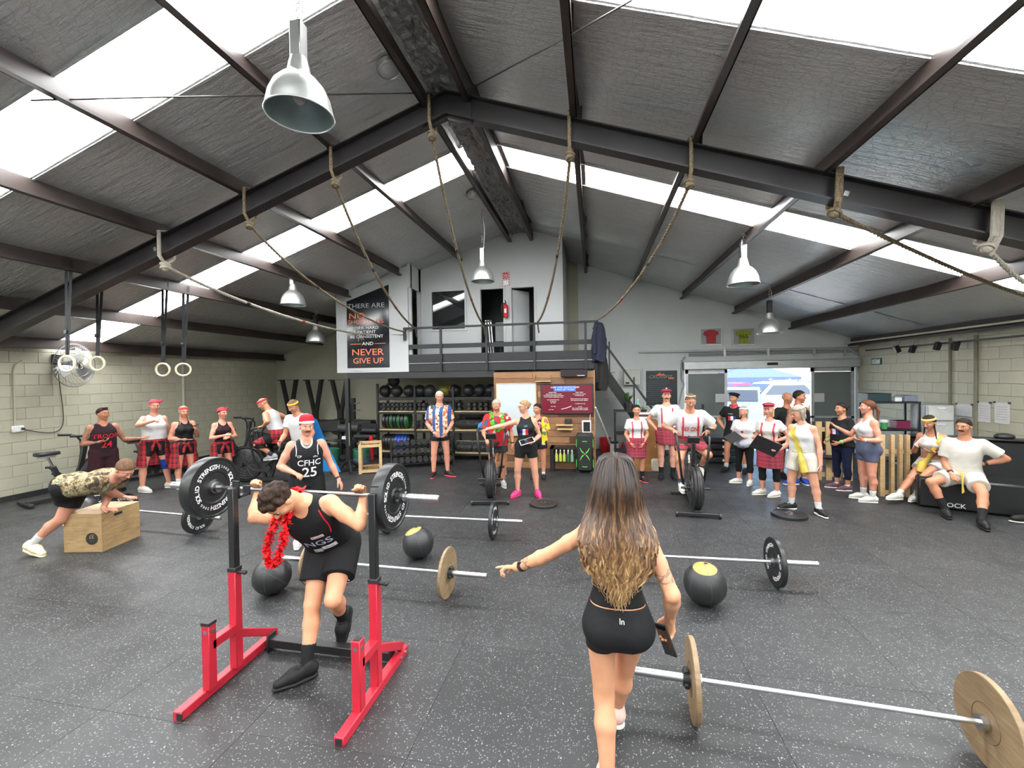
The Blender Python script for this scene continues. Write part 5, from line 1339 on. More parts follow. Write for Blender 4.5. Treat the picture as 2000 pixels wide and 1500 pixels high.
def skin_mat(name, c, tattoo=False):
 if name in MATS: return MATS[name]
 t = NT(name); v = t.coord(); n = t.noise(v, 14, 4); n2 = t.noise(v, 160, 2)
 col = t.ramp(n.outputs['Fac'], [(0.3, tuple(k * m for k, m in zip(c, (.93, .86, .84)))), (0.7, c)])
 if tattoo:
  vo = t.node('ShaderNodeTexVoronoi'); vo.feature = 'DISTANCE_TO_EDGE'; vo.inputs['Scale'].default_value = 26
  w = t.noise(v, 9, 3); mv = t.node('ShaderNodeVectorMath'); mv.operation = 'MULTIPLY_ADD'; t.link(w.outputs['Color'], mv.inputs[0]); mv.inputs[1].default_value = (.12,) * 3; t.link(v, mv.inputs[2]); t.link(mv.outputs[0], vo.inputs['Vector'])
  m = t.ramp(vo.outputs['Distance'], [(0.03, (.7, .7, .7)), (0.12, (.12, .12, .12))]); col = t.mix(m, col, (0.05, 0.055, 0.06))
 t.base(col); t.val(t.b, Roughness=0.48); t.b.inputs['Specular IOR Level'].default_value = 0.4
 t.bump(n2.outputs['Fac'], .06, .002); MATS[name] = t.m
 return t.m
SKINS = {'fair': s2l(208, 154, 128), 'pink': s2l(206, 146, 122), 'tan': s2l(190, 134, 104), 'brown': s2l(178, 120, 90), 'warm': s2l(214, 158, 122)}
def cloth(name, c, rough=.85, var=.1, bump=.35, bs=14):
 return mat(name, c, rough, 0, var, 9, bump, bs, .25)
def hairm(name, c0, c1):
 if name in MATS: return MATS[name]
 t = NT(name); v = t.coord((1, 1, .12)); n = t.noise(v, 90, 4, .6)
 t.base(t.ramp(n.outputs['Fac'], [(0.3, c0), (0.7, c1)])); t.val(t.b, Roughness=.62); t.b.inputs['Specular IOR Level'].default_value = .2; t.bump(n.outputs['Fac'], .7, .01); MATS[name] = t.m
 return t.m
H_BROWN = hairm('brown_hair', s2l(44, 30, 22), s2l(92, 66, 48)); H_DARK = hairm('dark_hair', s2l(22, 17, 15), s2l(52, 40, 34)); H_BLOND = hairm('blond_hair', s2l(150, 118, 78), s2l(214, 186, 142))
H_GREY = hairm('grey_hair', s2l(120, 112, 102), s2l(186, 178, 164)); H_WHITE = hairm('white_hair', s2l(190, 182, 172), s2l(228, 222, 214)); H_MID = hairm('mid_brown_hair', s2l(74, 54, 40), s2l(126, 96, 70)); H_AUB = hairm('auburn_hair', s2l(60, 34, 24), s2l(120, 74, 48))
M_EYE = mat('eye_white', (.78, .76, .73), .25, var=.03); M_IRIS = mat('eye_iris', (.03, .022, .016), .15)
TAB_M = [(-.06, .060, .050, 0), (-.03, .088, .060, 0), (0, .098, .066, .004), (.05, .094, .064, 0), (.10, .085, .060, -.004), (.16, .090, .066, -.004), (.215, .099, .071, 0), (.255, .101, .066, .004), (.285, .082, .052, .008), (.31, .054, .042, .010), (.335, .036, .036, .008)]
TAB_F = [(-.06, .060, .052, 0), (-.03, .092, .066, .004), (0, .106, .072, .008), (.05, .096, .066, .002), (.105, .073, .055, -.004), (.16, .080, .058, -.002), (.215, .090, .062, 0), (.255, .084, .056, .004), (.283, .068, .045, .008), (.308, .045, .038, .010), (.335, .031, .032, .008)]
RECT = lambda w, h, n=6, m=6: ([((i / n - .5) * w, (j / m - .5) * h) for j in range(m + 1) for i in range(n + 1)], [(j * (n + 1) + i, j * (n + 1) + i + 1, (j + 1) * (n + 1) + i + 1, (j + 1) * (n + 1) + i) for j in range(m) for i in range(n)])
def ik(a, t, l1, l2, pole):
 a, t = np.array(a, float), np.array(t, float); v = t - a; D = np.linalg.norm(v); D2 = min(D, (l1 + l2) * .999); n = v / D
 c = (l1 * l1 + D2 * D2 - l2 * l2) / (2 * l1 * D2); c = max(-1, min(1, c)); p = np.array(pole, float); p = unit(p - n * (p @ n))
 e = a + n * l1 * c + p * l1 * math.sqrt(max(0, 1 - c * c)); w = a + n * D2
 return unit(e - a), unit(w - e)
class Person:
 def __init__(s, label, loc, h=1.7, face=0.0, sex='m', bulk=1.0, lean=(0, 0), legs=None, arms=None, head=(0, 0, 0), skin='fair', anchor=0, pelvis=None, feet=None, res=.0125, hres=.0062, fres=.0068, group='people watching and competing', tattoo=False, chest=1.0, belly=0.0, leg=1.0):
  s.h, s.sex, s.face, s.res, s.label = h, sex, face, res, label
  F = rz(face); s.F = F; s.fres = fres
  legs = legs or {}; arms = arms or {}; feet = feet or {}
  TL, SLN = .245 * h, .232 * h; hipw = (.050 if sex == 'm' else .054) * h * (.4 + .6 * leg)
  for q in (-1, 1):
   if isinstance(legs.get(q), dict):
    g = legs[q]; hp_ = np.array(pelvis) + F @ np.array([q * hipw, 0, 0]); u1, u2 = ik(hp_, g['to'], TL, SLN, F @ np.array(g.get('pole', (0, -1, 0)))); legs[q] = (F.T @ u1, F.T @ u2)
  s.legdir = {q: [unit(v) for v in legs.get(q, ((.06 * q, -.02, -1), (.0, .03, -1)))] for q in (-1, 1)}
  hip = {q: F @ np.array([q * hipw, 0, 0]) for q in (-1, 1)}
  knee = {q: hip[q] + F @ s.legdir[q][0] * TL for q in (-1, 1)}
  ank = {q: knee[q] + F @ s.legdir[q][1] * SLN for q in (-1, 1)}
  if pelvis is None:
   pz = max(-ank[q][2] for q in (-1, 1)) + .048 * h
   base = np.array([loc[0], loc[1], pz]); a = (ank[-1] + ank[1]) / 2 if anchor == 0 else ank[anchor]; base[:2] -= a[:2]
  else: base = np.array(pelvis, float)
  s.P = base
  s.hip = {q: hip[q] + base for q in hip}; s.knee = {q: knee[q] + base for q in hip}; s.ank = {q: ank[q] + base for q in hip}
  s.Rt = F @ ry(lean[1]) @ rx(lean[0]); Rt = s.Rt
  tab = [list(r) for r in (TAB_M if sex == 'm' else TAB_F)]
  for r in tab: r[1] *= bulk if r[0] < .3 else 1; r[2] *= bulk if r[0] < .3 else 1
  if belly:
   for r in tab:
    if .0 <= r[0] <= .17: r[2] += belly * math.sin((r[0]) / .17 * PI); r[3] -= belly * .6 * math.sin((r[0]) / .17 * PI); r[1] += belly * .5 * math.sin(r[0] / .17 * PI)
  s.torso = TORSO(base, Rt, tab, h)
  tp = lambda x, y, z: base + Rt @ (np.array([x, y, z]) * h)
  s.tp = tp
  sw = (.098 if sex == 'm' else .086) * (0.5 + .5 * bulk)
  s.sho, s.elb, s.wri, s.arm = {}, {}, {}, {}
  ab = (1.0 if sex == 'm' else .82) * (.35 + .65 * bulk)
  s.ab = ab
  for q in (-1, 1):
   a = arms.get(q, {}); up = unit(a.get('u', (.18 * q, .02, -1))); fo = unit(a.get('f', (.05 * q, -.18, -1)))
   raise_ = max(0, up[2]) * .03 + .012 * max(0, 1 + up[2])
   s.sho[q] = tp(q * sw, .006, .272 + raise_ + a.get('lift', 0))
   if 'to' in a:
    u1, u2 = ik(s.sho[q], a['to'], .172 * h, .148 * h, F @ np.array(a.get('pole', (q * .6, .4, -1)))); up, fo = F.T @ u1, F.T @ u2
   s.elb[q] = s.sho[q] + F @ up * .172 * h; s.wri[q] = s.elb[q] + F @ fo * .148 * h
   s.arm[q] = a
  k = h
  B = []
  s.prims = {}
  s.prims['torso'] = [s.torso]
  if sex == 'f':
   c = chest
   for q in (-1, 1): s.prims['torso'].append(EL(tp(q * .043, -.048 - .006 * c, .205), np.array([.040, .030 * c + .006, .036]) * h, Rt))
  gl = []
  for q in (-1, 1): gl.append(EL(s.hip[q] + Rt @ np.array([q * .0, .034, -.005]) * h, np.array([.052, .048, .056]) * h * (1.06 if sex == 'f' else .95) * (.5 + .5 * bulk) * leg, Rt))
  s.prims['glute'] = gl
  lb = (.5 + .5 * bulk) * (1.0 if sex == 'm' else 1.04) * leg
  for q in (-1, 1):
   kd = unit(s.knee[q] - s.hip[q]); sd = unit(s.ank[q] - s.knee[q])
   s.prims['thigh%d' % q] = [RC(s.hip[q] + kd * .012 * h, s.knee[q], .055 * h * lb, .0335 * h * (.6 + .4 * lb))]
   fwd = F @ np.array([0, -1.0, 0]); back = unit(-fwd + sd * (fwd @ sd));
   cm = s.knee[q] + sd * .075 * h + back * .010 * h
   s.prims['shin%d' % q] = [RC(s.knee[q], cm, .0315 * h * (.6 + .4 * lb), .0335 * h * (.6 + .4 * lb)), RC(cm, s.ank[q], .033 * h * (.6 + .4 * lb), .0195 * h)]
   a = s.elb[q]; ud = unit(a - s.sho[q])
   bi = s.sho[q] + (a - s.sho[q]) * .5
   s.prims['uarm%d' % q] = [RC(s.sho[q] + ud * .01 * h, bi, .034 * h * ab, .030 * h * ab), RC(bi, a, .030 * h * ab, .0235 * h * (.5 + .5 * ab))]
   fm = a + (s.wri[q] - a) * .28
   s.prims['farm%d' % q] = [RC(a, fm, .0235 * h * (.5 + .5 * ab), .0265 * h * (.4 + .6 * ab)), RC(fm, s.wri[q], .0265 * h * (.4 + .6 * ab), .0155 * h)]
   s.prims['delt%d' % q] = [EL(s.sho[q] - ud * .002 * h, np.array([.036, .035, .040]) * h * (.4 + .6 * ab), Rt)]
  # head frame
  hy, hp, hr_ = head; s.Rh = rz(face + hy) @ rx(hp) @ ry(hr_)
  s.hr = (.0335 * h + .0575)
  nb = tp(0, .006, .305); nd = unit(Rt[:, 2] * .6 + s.Rh[:, 2] * .4); nt = nb + nd * .050 * h
  s.nb = nb; s.hc = nt + s.Rh @ (np.array([0, -.16, 1.0]) * s.hr)
  nr = (.0335 if sex == 'm' else .028) * h * (.7 + .3 * bulk)
  s.prims['neck'] = [RC(nb - nd * .03 * h, nt + s.Rh @ (np.array([0, .05, .45]) * s.hr), nr * 1.12, nr)]
  s.prims['trap'] = [RC(tp(0, .012, .305), tp(q * .06, .010, .284), .027 * h * (.6 + .4 * ab), .022 * h) for q in (-1, 1)]
  # feet (bare shape inside the shoes)
  s.foot = {}
  for q in (-1, 1):
   fo = feet.get(q, {}); yaw = fo.get('yaw', q * .15); pit = fo.get('pitch', 0.0)
   Rf = rz(face + yaw) @ rx(pit); s.foot[q] = Rf; a = s.ank[q]
   L = h * .152
   s.prims['foot%d' % q] = [RC(a, a + Rf @ np.array([0, .1, -.17]) * L, .020 * h, .021 * h), RC(a + Rf @ np.array([0, -.12, -.12]) * L, a + Rf @ np.array([0, -.58, -.22]) * L, .020 * h, .014 * h)]
  names = ['torso', 'glute', 'neck', 'trap'] + [n + str(q) for q in (-1, 1) for n in ('thigh', 'shin', 'foot', 'delt', 'uarm', 'farm')]
  P = s.prims
  def fbody(p):
   d = U(P['torso'], .03 * h)(p); d = smin(d, U(P['glute'], .02 * h)(p), .02 * h)
   d = smin(d, P['neck'][0].d(p), .02 * h); d = smin(d, U(P['trap'], .015)(p), .018 * h)
   for q in (-1, 1):
    leg = smin(smin(P['thigh%d' % q][0].d(p), U(P['shin%d' % q], .012 * h)(p), .012 * h), U(P['foot%d' % q], .012 * h)(p), .012 * h)
    d = smin(d, leg, .014 * h)
    arm = smin(smin(U(P['delt%d' % q], .01)(p), U(P['uarm%d' % q], .012 * h)(p), .014 * h), U(P['farm%d' % q], .008 * h)(p), .007 * h)
    d = smin(d, arm, .016 * h)
   return d
  s.fbody = fbody
  lo, hi = union_box([z for n in names for z in P[n]])
  bv, bq = polygonize(fbody, lo, hi, res)
  V, Q, MI = [bv], [bq], [np.zeros(len(bq), int)]
  if tattoo and len(bq):
   c = bv[bq].mean(1); da = np.min([U(P[n + str(q)], .01)(c.astype(F32)) for n in ('uarm', 'farm', 'delt') for q in (-1, 1)], 0)
   tt = s.torso.d(c.astype(F32)); MI[0][(da < .012) & (tt > -.004)] = 2
  off = len(bv)
  hv, hq = s.make_head(); hv_l = (hv - s.hc) @ s.Rh / s.hr
  c = hv_l[hq].mean(1); mi = np.zeros(len(hq), int)
  lip = (np.abs(c[:, 0]) < .26) & (np.abs(c[:, 2] + .50) < .075 - .12 * c[:, 0] ** 2 * 2) & (c[:, 1] < -.62); mi[lip] = 1
  V.append(hv); Q.append(hq + off); MI.append(mi); off += len(hv)
  for q in (-1, 1):
   a = s.arm[q]
   if a.get('nohand'): continue
   pr = s.hand_prims(q); f = U(pr, .006)
   lo, hi = union_box(pr); v, qd = polygonize(f, lo, hi, fres); V.append(v); Q.append(qd + off); MI.append(np.zeros(len(qd), int)); off += len(v)
  s.root = thing('person', label, 'person', (base[0], base[1], 0), 0, group)
  s.off = (base[0], base[1], 0)
  sk = skin_mat('skin_' + skin, SKINS[skin]); sc = SKINS[skin]
  lipm = mat('lips_' + skin, (sc[0] * .78, sc[1] * .5, sc[2] * .5), .4, var=.05)
  ms = [sk, lipm] + ([skin_mat('tattooed_' + skin, SKINS[skin], True)] if tattoo else [])
  o = rawmesh('body', np.concatenate(V), np.concatenate(Q), ms, s.root, s.off); s.body = o
  o.data.polygons.foreach_set('material_index', np.concatenate(MI).astype(np.int32))
  s.eyes()
 def part(s, name, f, lo, hi, h, m, parent=None):
  v, q = polygonize(f, lo, hi, h)
  if len(q) == 0: return None
  return rawmesh(name, v, q, m, parent or s.root, s.off)
 def mb(s, b, name, m, parent=None): return b.build(name, m, parent or s.root, off=s.off)
 def H(s, x, y, z): return s.hc + s.Rh @ (np.array([x, y, z]) * s.hr)
 def make_head(s):
  r = s.hr; E = lambda c, rr: EL(s.H(*c), np.array(rr) * r, s.Rh)
  fem = s.sex == 'f'
  skull = [E((0, .10, .26), (.66, .82, .74)), E((0, -.16, -.26), (.50 if fem else .53, .58, .64))]
  face = [E((0, -.50, -.80), (.17 if fem else .22, .18, .17)), E((-.33, -.46, -.16), (.22, .24, .24)), E((.33, -.46, -.16), (.22, .24, .24)), E((0, -.62, .24), (.40, .14, .10 if fem else .13))]
  nose = [RC(s.H(0, -.74, .12), s.H(0, -.93, -.20), .06 * r, .095 * r), E((-.09, -.80, -.24), (.08, .08, .06)), E((.09, -.80, -.24), (.08, .08, .06))]
  lips = [E((0, -.70, -.455), (.20, .10, .055)), E((0, -.69, -.545), (.17, .10, .06))]
  ears = [E((q * .66, .06, -.06), (.07, .17, .25)) for q in (-1, 1)]
  sock = [E((q * .26, -.86, .04), (.17, .17, .12)) for q in (-1, 1)]
  neck = s.prims['neck'][0]
  def f(p):
   d = U(skull, .22 * r)(p); d = smin(d, U(face, .12 * r)(p), .16 * r)
   for q in sock: d = -smin(-d, q.d(p), .06 * r)
   d = smin(d, U(nose, .05 * r)(p), .07 * r); d = smin(d, U(lips, .02 * r)(p), .05 * r)
   d = smin(d, U(ears, .02 * r)(p), .04 * r)
   return smin(d, neck.d(p), .12 * r)
  s.fskull = U(skull, .22 * r)
  lo, hi = s.hc - 1.35 * r, s.hc + 1.35 * r
  return polygonize(f, lo, hi, min(.0068, s.res * .55))
 def eyes(s):
  r = s.hr
  for q in (-1, 1):
   b = MB(); b.sphere(s.H(q * .26, -.648, .045), (.115 * r, .115 * r, .062 * r), 12, 8); e = s.mb(b, 'eye', M_EYE)
   b = MB(); b.sphere(s.H(q * .26, -.70, .044), .07 * r, 10, 6); s.mb(b, 'iris', M_IRIS, e)
 def brows(s, m):
  r = s.hr
  for q in (-1, 1):
   b = MB(); b.tube([s.H(q * .12, -.755, .20), s.H(q * .27, -.735, .25), s.H(q * .42, -.63, .20)], [.035 * r, .04 * r, .02 * r], 6); s.mb(b, 'eyebrow', m)
 def hand_prims(s, q):
  a = s.arm[q]; h = s.h; w = s.wri[q]; d = unit(s.F @ np.array(a['hd'])) if 'hd' in a else unit(s.wri[q] - s.elb[q])
  n = s.F @ unit(a.get('palm', (-q, 0, 0))); n = unit(n - d * (n @ d)); t = -q * np.cross(d, n); t = unit(t); c = a.get('curl', .35); k = h / 1.72 * (1.0 if s.sex == 'm' else .92)
  pr = [RC(w - unit(s.wri[q] - s.elb[q]) * .03, w + d * .012, .0155 * h, .0165 * h * .98)]
  kn = []
  for i, (o, L, m) in enumerate(((.027, .074, .088), (.009, .082, .092), (-.009, .076, .088), (-.026, .060, .080))):
   kp = w + (d * m + t * o) * k; kn.append(kp)
   pr.append(RC(w + (d * .02 + t * o * .55) * k, kp, .0135 * k, .0105 * k))
   cc = c
   if a.get('point') and i == 0: cc = .05
   elif a.get('point'): cc = max(c, .95)
   dd = d; p0 = kp
   sp = a.get('spread', .0) * (1.5 - i) * .16
   dd = unit(dd + t * sp)
   for j, fr in enumerate((.45, .31, .24)):
    an = cc * (.7 if j == 0 else 1.0); ct, st = math.cos(an), math.sin(an)
    ax = np.cross(dd, n); nn = unit(n - dd * (n @ dd)) if j == 0 else nn
    nd = dd * ct + nn * st; nn = nn * ct - dd * st; dd = nd
    p1 = p0 + dd * L * fr * k; pr.append(RC(p0, p1, (.0092, .0085, .0078)[j] * k, (.0086, .0078, .0068)[j] * k)); p0 = p1
  t0 = w + (d * .022 + t * .020 + n * .006) * k; th = a.get('thumb', .9)
  td = unit(t * th + d * 1.0 + n * .35 * c); t1 = t0 + td * .045 * k; td2 = unit(td * .8 + d * .35 + n * .5 * c); t2 = t1 + td2 * .034 * k; t3 = t2 + unit(td2 + n * .3 * c) * .026 * k
  pr += [RC(t0, t1, .0145 * k, .0112 * k), RC(t1, t2, .0105 * k, .0095 * k), RC(t2, t3, .0095 * k, .0075 * k)]
  s.arm[q]['tip'] = p0; s.arm[q]['d'] = d; s.arm[q]['n'] = n; s.arm[q]['t'] = t; s.arm[q]['c'] = w + d * .075 * k + n * .02 * k
  return pr
 # ---------------------------------------------------------- clothes
 def clip_torso(s, t, z0, z1, boxy=0.0, flare=0.0):
  T = s.torso; h = s.h; pr = s.prims['torso'] + s.prims['glute']
  def f(p):
   ob, of = T.boxy, T.flare; T.boxy, T.flare = boxy, flare
   d = T.d(p, t)
   for e in pr[1:]: d = smin(d, e.d(p, t * .9), .03 * h)
   T.boxy, T.flare = ob, of
   z = T.loc(p)[:, 2]
   return np.maximum(d, np.maximum(z0 * h - z, z - z1 * h))
  return f
 def tee(s, m, sleeve=.55, hem=-.02, loose=.012, boxy=.0, flare=0.0, name='shirt', sl_loose=None, neck=.047, slope=0.0):
  h = s.h; bt = s.clip_torso(loose, hem, .318, boxy, flare); sl = loose * 1.3 if sl_loose is None else sl_loose
  cyl = []
  for q in (-1, 1):
   if sleeve <= 0: break
   a, b_ = s.sho[q], s.elb[q]; e = a + (b_ - a) * sleeve; cyl.append((a, unit(b_ - a), e, RC(a, b_, .036 * h * (.4 + .6 * s.ab) + sl, .029 * h * (.4 + .6 * s.ab) + sl * 1.5), s.prims['delt%d' % q][0]))
  nk = EL(s.tp(0, -.012, .332), np.array([neck, neck * 1.05, .04]) * h, s.Rt)
  body = s.fbody; trap = s.prims['trap']
  def f(p):
   d = bt(p); d = smin(d, U(trap, .01)(p) - loose * .7, .02 * h)
   for a, u, e, rc, de in cyl:
    k = np.maximum(smin(rc.d(p), de.d(p, loose * .8), .01), (p - e) @ u.astype(F32)); d = smin(d, k, .022 * h)
   return np.maximum(d, -nk.d(p))
  lo, hi = union_box(s.prims['torso'] + s.prims['glute'] + [c[3] for c in cyl] + s.prims['trap'], .03 + loose)
  s.shirt = s.part(name, f, lo, hi, s.res, m); return s.shirt
 def tank(s, m, hem=-.01, loose=.006, arm=.050, neck=(.040, .052), z1=.318, name='tank_top', boxy=0.0, drop=.30, back=None):
  h = s.h; bt = s.clip_torso(loose, hem, z1, boxy)
  nk = EL(s.tp(0, -.045, drop + .03), np.array([neck[0], .085, neck[1]]) * h, s.Rt); nk2 = EL(s.tp(0, .0, .335), np.array([.042, .06, .035]) * h, s.Rt)
  ah = [RC(s.tp(q * (.118 if s.sex == 'm' else .108), 0, .258), s.tp(q * (.112 if s.sex == 'm' else .100), 0, .330), arm * h, arm * h * .92) for q in (-1, 1)]
  trap = s.prims['trap']
  def f(p):
   d = smin(bt(p), U(trap, .01)(p) - loose, .015 * h); d = np.maximum(d, -nk.d(p)); d = np.maximum(d, -nk2.d(p))
   for a in ah: d = np.maximum(d, -a.d(p))
   return d
  lo, hi = union_box(s.prims['torso'] + s.prims['glute'], .03 + loose)
  s.shirt = s.part(name, f, lo, hi, s.res * .9, m); return s.shirt
 def shorts(s, m, length=.45, loose=.012, top=.06, name='shorts', flare=.018):
  h = s.h; bt = s.clip_torso(min(loose, .010), -.075, top)
  L = []
  for q in (-1, 1):
   a, b_ = s.hip[q], s.knee[q]; e = a + (b_ - a) * length; th = s.prims['thigh%d' % q][0]; L.append((e, unit(b_ - a).astype(F32), RC(a, a + (b_ - a) * max(length, .3) * 1.15, th.ra + loose, th.ra + (th.rb - th.ra) * length + loose + flare)))
  def f(p):
   d = bt(p)
   for e, u, rc in L: d = smin(d, np.maximum(rc.d(p), (p - e) @ u), .016 * h)
   return d
  lo, hi = union_box([s.torso] + s.prims['glute'] + [x[2] for x in L], .03); hi = np.minimum(hi, hi)
  return s.part(name, f, lo, hi, s.res, m)
 def leggings(s, m, shin=.6, loose=.005, top=.07, name='leggings'):
  h = s.h; bt = s.clip_torso(loose, -.075, top); P = s.prims
  def f(p):
   d = bt(p)
   for q in (-1, 1):
    u = unit(s.ank[q] - s.knee[q]).astype(F32); e = s.knee[q] + (s.ank[q] - s.knee[q]) * shin
    k = smin(P['thigh%d' % q][0].d(p, loose), np.maximum(U(P['shin%d' % q], .012 * h, loose)(p), (p - e) @ u), .012 * h); d = smin(d, k, .014 * h)
   return d
  lo, hi = union_box([s.torso] + s.prims['glute'] + P['thigh-1'] + P['thigh1'] + P['shin-1'] + P['shin1'], .02)
  return s.part(name, f, lo, hi, s.res, m)
 def band(s, prims, t, a, b_, f0, f1, m, name, k=.01):
  """sleeve-like piece over prims between fractions f0 and f1 of the segment a-b"""
  a, b_ = np.array(a), np.array(b_); u = unit(b_ - a).astype(F32); e0 = a + (b_ - a) * f0; e1 = a + (b_ - a) * f1; g = U(prims, k, t)
  f = lambda p: np.maximum(g(p), np.maximum(-((p - e0) @ u), (p - e1) @ u))
  r = .085; lo = np.minimum(e0, e1) - r; hi = np.maximum(e0, e1) + r
  return s.part(name, f, lo, hi, min(s.res, .009), m)
 def socks(s, m, up=.35):
  for q in (-1, 1): s.band(s.prims['shin%d' % q] + s.prims['foot%d' % q], .0045, s.ank[q], s.knee[q], -.15, up, m, 'sock')
 def shoes(s, m, sole, only=None, lift=0.0):
  h = s.h
  for q in (-1, 1):
   if only is not None and q != only: continue
   R = s.foot[q]; L = .160 * h; a = s.ank[q]; dn = .048 * h
   W = lambda x, y, z: a + R @ np.array([x * L, y * L, z])
   up = [RC(W(0, .12, -dn + .045 * h * .75), W(0, -.30, -dn + .034 * h), .026 * h, .027 * h), RC(W(0, -.30, -dn + .030 * h), W(-q * .0, -.66, -dn + .021 * h), .027 * h, .0185 * h), RC(W(0, .13, -dn + .04 * h), W(0, .06, .008 * h), .023 * h, .024 * h)]
   Rf = R.astype(F32); af = a.astype(F32)
   def f(p):
    z = ((p - af) @ Rf)[:, 2]; return np.maximum(U(up, .02 * h)(p), -(z + dn - .008))
   lo, hi = union_box(up, .01); sh = s.part('shoe', f, lo, hi, min(s.res, .009), m)
   so = [RC(W(0, .13, -dn + .010), W(0, -.30, -dn + .010), .0255 * h, .0285 * h), RC(W(0, -.30, -dn + .010), W(0, -.68, -dn + .012), .0285 * h, .019 * h)]
   def g(p):
    z = ((p - af) @ Rf)[:, 2]; return np.maximum(U(so, .01)(p), np.maximum(-(z + dn), z + dn - .021))
   lo, hi = union_box(so, .01); s.part('sole', g, lo, hi, min(s.res, .008), sole, sh)
   b = MB()
   for i in range(4): b.tube([W(-.11, -.12 - .09 * i, -dn + (.066 - .007 * i) * h), W(0, -.14 - .09 * i, -dn + (.072 - .0075 * i) * h), W(.11, -.12 - .09 * i, -dn + (.066 - .007 * i) * h)], .004, 5)
   s.mb(b, 'laces', sole, sh)
 def skirt(s, m, hem=-.16, top=.055, loose=.012, flare=.2, name='skirt', cut=None):
  h = s.h; P = s.P.astype(F32); F = s.F.astype(F32); T = s.torso
  prs = s.prims['glute'] + s.prims['thigh-1'] + s.prims['thigh1']
  def f(p):
   q = (p - P) @ F; z = q[:, 2]; u = np.clip(-z / h, -.1, .3)
   d = np.minimum(T.d(p, loose), U(prs, .05 * h, loose + .0)(p))
   # hull around both legs
   w = (.108 if s.sex == 'f' else .1) * h + loose + flare * h * np.maximum(u, 0) * .35; dp = .074 * h + loose + flare * h * np.maximum(u, 0) * .3
   rip = 1 + .035 * np.sin(np.arctan2(q[:, 1], q[:, 0]) * 9) * np.clip(u / .1, 0, 1)
   rho = np.sqrt((q[:, 0] / (w * rip)) ** 2 + ((q[:, 1] - .004 * h) / (dp * rip)) ** 2); e = (rho - 1) * dp
   d = np.where(z < .0, np.minimum(d, e), smin(d, e + np.maximum(z, 0) * .5, .01))
   d = np.maximum(d, np.maximum(z - top * h, hem * h - z))
   if cut is not None: d = np.maximum(d, cut(q / h))
   return d
  lo, hi = s.P + np.array([-.2, -.2, hem]) * h, s.P + np.array([.2, .2, top]) * h
  return s.part(name, f, lo, hi, s.res, m)
 def tied_plaid(s, m, hem=-.2):
  """shirt tied round the waist: hangs at the sides and back, knot in front"""
  sk = s.skirt(m, hem, .06, .02, .55, 'waist_shirt', cut=lambda q: np.minimum(-q[:, 1], np.minimum(.083 - np.abs(q[:, 0]), .03 - q[:, 2])) * s.h)
  b = MB(); c = Vector(s.tp(0, -.078, .03)); b.sphere(c, (.045, .03, .035), 12, 8)
  F = s.F
  for q in (-1, 1): b.tube([c, c + Vector(F @ np.array([q * .05, -.015, -.08])), c + Vector(F @ np.array([q * .065, -.01, -.16]))], [.02, .026, .02], 8)
  s.mb(b, 'knot', m, sk)
 def hair(s, m, style='short', cap=None, inflate=.07):
  r = s.hr; Rh = s.Rh.astype(F32); hc = s.hc.astype(F32); sk = s.fskull
  top = [EL(s.H(0, .10, .28), np.array([.66, .82, .74]) * r, s.Rh)]
  nrm, c0 = np.array([0, .62, .78], F32), .10
  if style in ('long', 'bob'): nrm, c0 = np.array([0, .80, .60], F32), -.02
  if style == 'balding': nrm, c0 = np.array([0, .95, -.1], F32), .25
  extra = []
  if style == 'bun': extra = [EL(s.H(0, .98, .35), np.array([.26, .26, .26]) * r)]
  if style == 'lowbun': extra = [EL(s.H(0, .98, -.05), np.array([.26, .24, .24]) * r)]
  if style == 'pony': extra = [RC(s.H(0, .95, .25), s.H(.05, 1.25, -.5), .16 * r, .22 * r), RC(s.H(.05, 1.25, -.5), s.H(.1, 1.2, -1.9), .22 * r, .10 * r)]
  if style == 'bob': extra = [RC(s.H(q * .56, .10, .2), s.H(q * .60, -.02, -.92), .20 * r, .15 * r) for q in (-1, 1)] + [EL(s.H(0, .45, -.5), np.array([.55, .35, .62]) * r, s.Rh)]
  if style == 'long': extra = [RC(s.H(q * .55, .15, .2), s.H(q * .55, -.12, -1.5), .20 * r, .14 * r) for q in (-1, 1)] + [EL(s.H(0, .5, -.8), np.array([.55, .32, .95]) * r, s.Rh)]
  if style == 'braids':
   for q in (-1, 1):
    for j in range(9): extra.append(EL(s.H(q * (.52 + .03 * j), .0 - .07 * j, -.35 - .22 * j), np.array([.13, .12, .15]) * r * (1 - .04 * j)))
  if style == 'quiff': extra = [RC(s.H(-.25, -.45, .92), s.H(.3, -.42, .94), .16 * r, .16 * r)]
  if style == 'curly':
   rr = np.random.default_rng(3)
   for j in range(70):
    th, ph = rr.uniform(0, 2 * PI), rr.uniform(0, 1.75); v = np.array([math.sin(ph) * math.cos(th) * .70, .10 + math.sin(ph) * math.sin(th) * .86, .30 + math.cos(ph) * .78])
    if .55 * v[1] + .83 * v[2] < .12: continue
    extra.append(EL(s.H(*v), np.array([.17, .17, .15]) * r * rr.uniform(.8, 1.25)))
  def f(p):
   q = (p - hc) @ Rh / r
   d = np.maximum(top[0].d(p, inflate * r) if style != 'x' else sk(p), -((q @ nrm) - c0) * r)
   d = d + .034 * r * np.sin(q[:, 0] * 23 + q[:, 2] * 9) * np.sin(q[:, 1] * 21) * np.sin(q[:, 2] * 17 + q[:, 0] * 11)
   for e in extra: d = smin(d, e.d(p), .07 * r)
   return np.maximum(d, -(sk(p) + .03 * r)) if not extra else d
  lo, hi = s.hc - 1.3 * r, s.hc + 1.3 * r
  if extra:
   a, b_ = union_box(extra); lo = np.minimum(lo, a); hi = np.maximum(hi, b_)
  s.hairobj = s.part('hair', f, lo, hi, min(.0085, s.res * .7), m); return s.hairobj
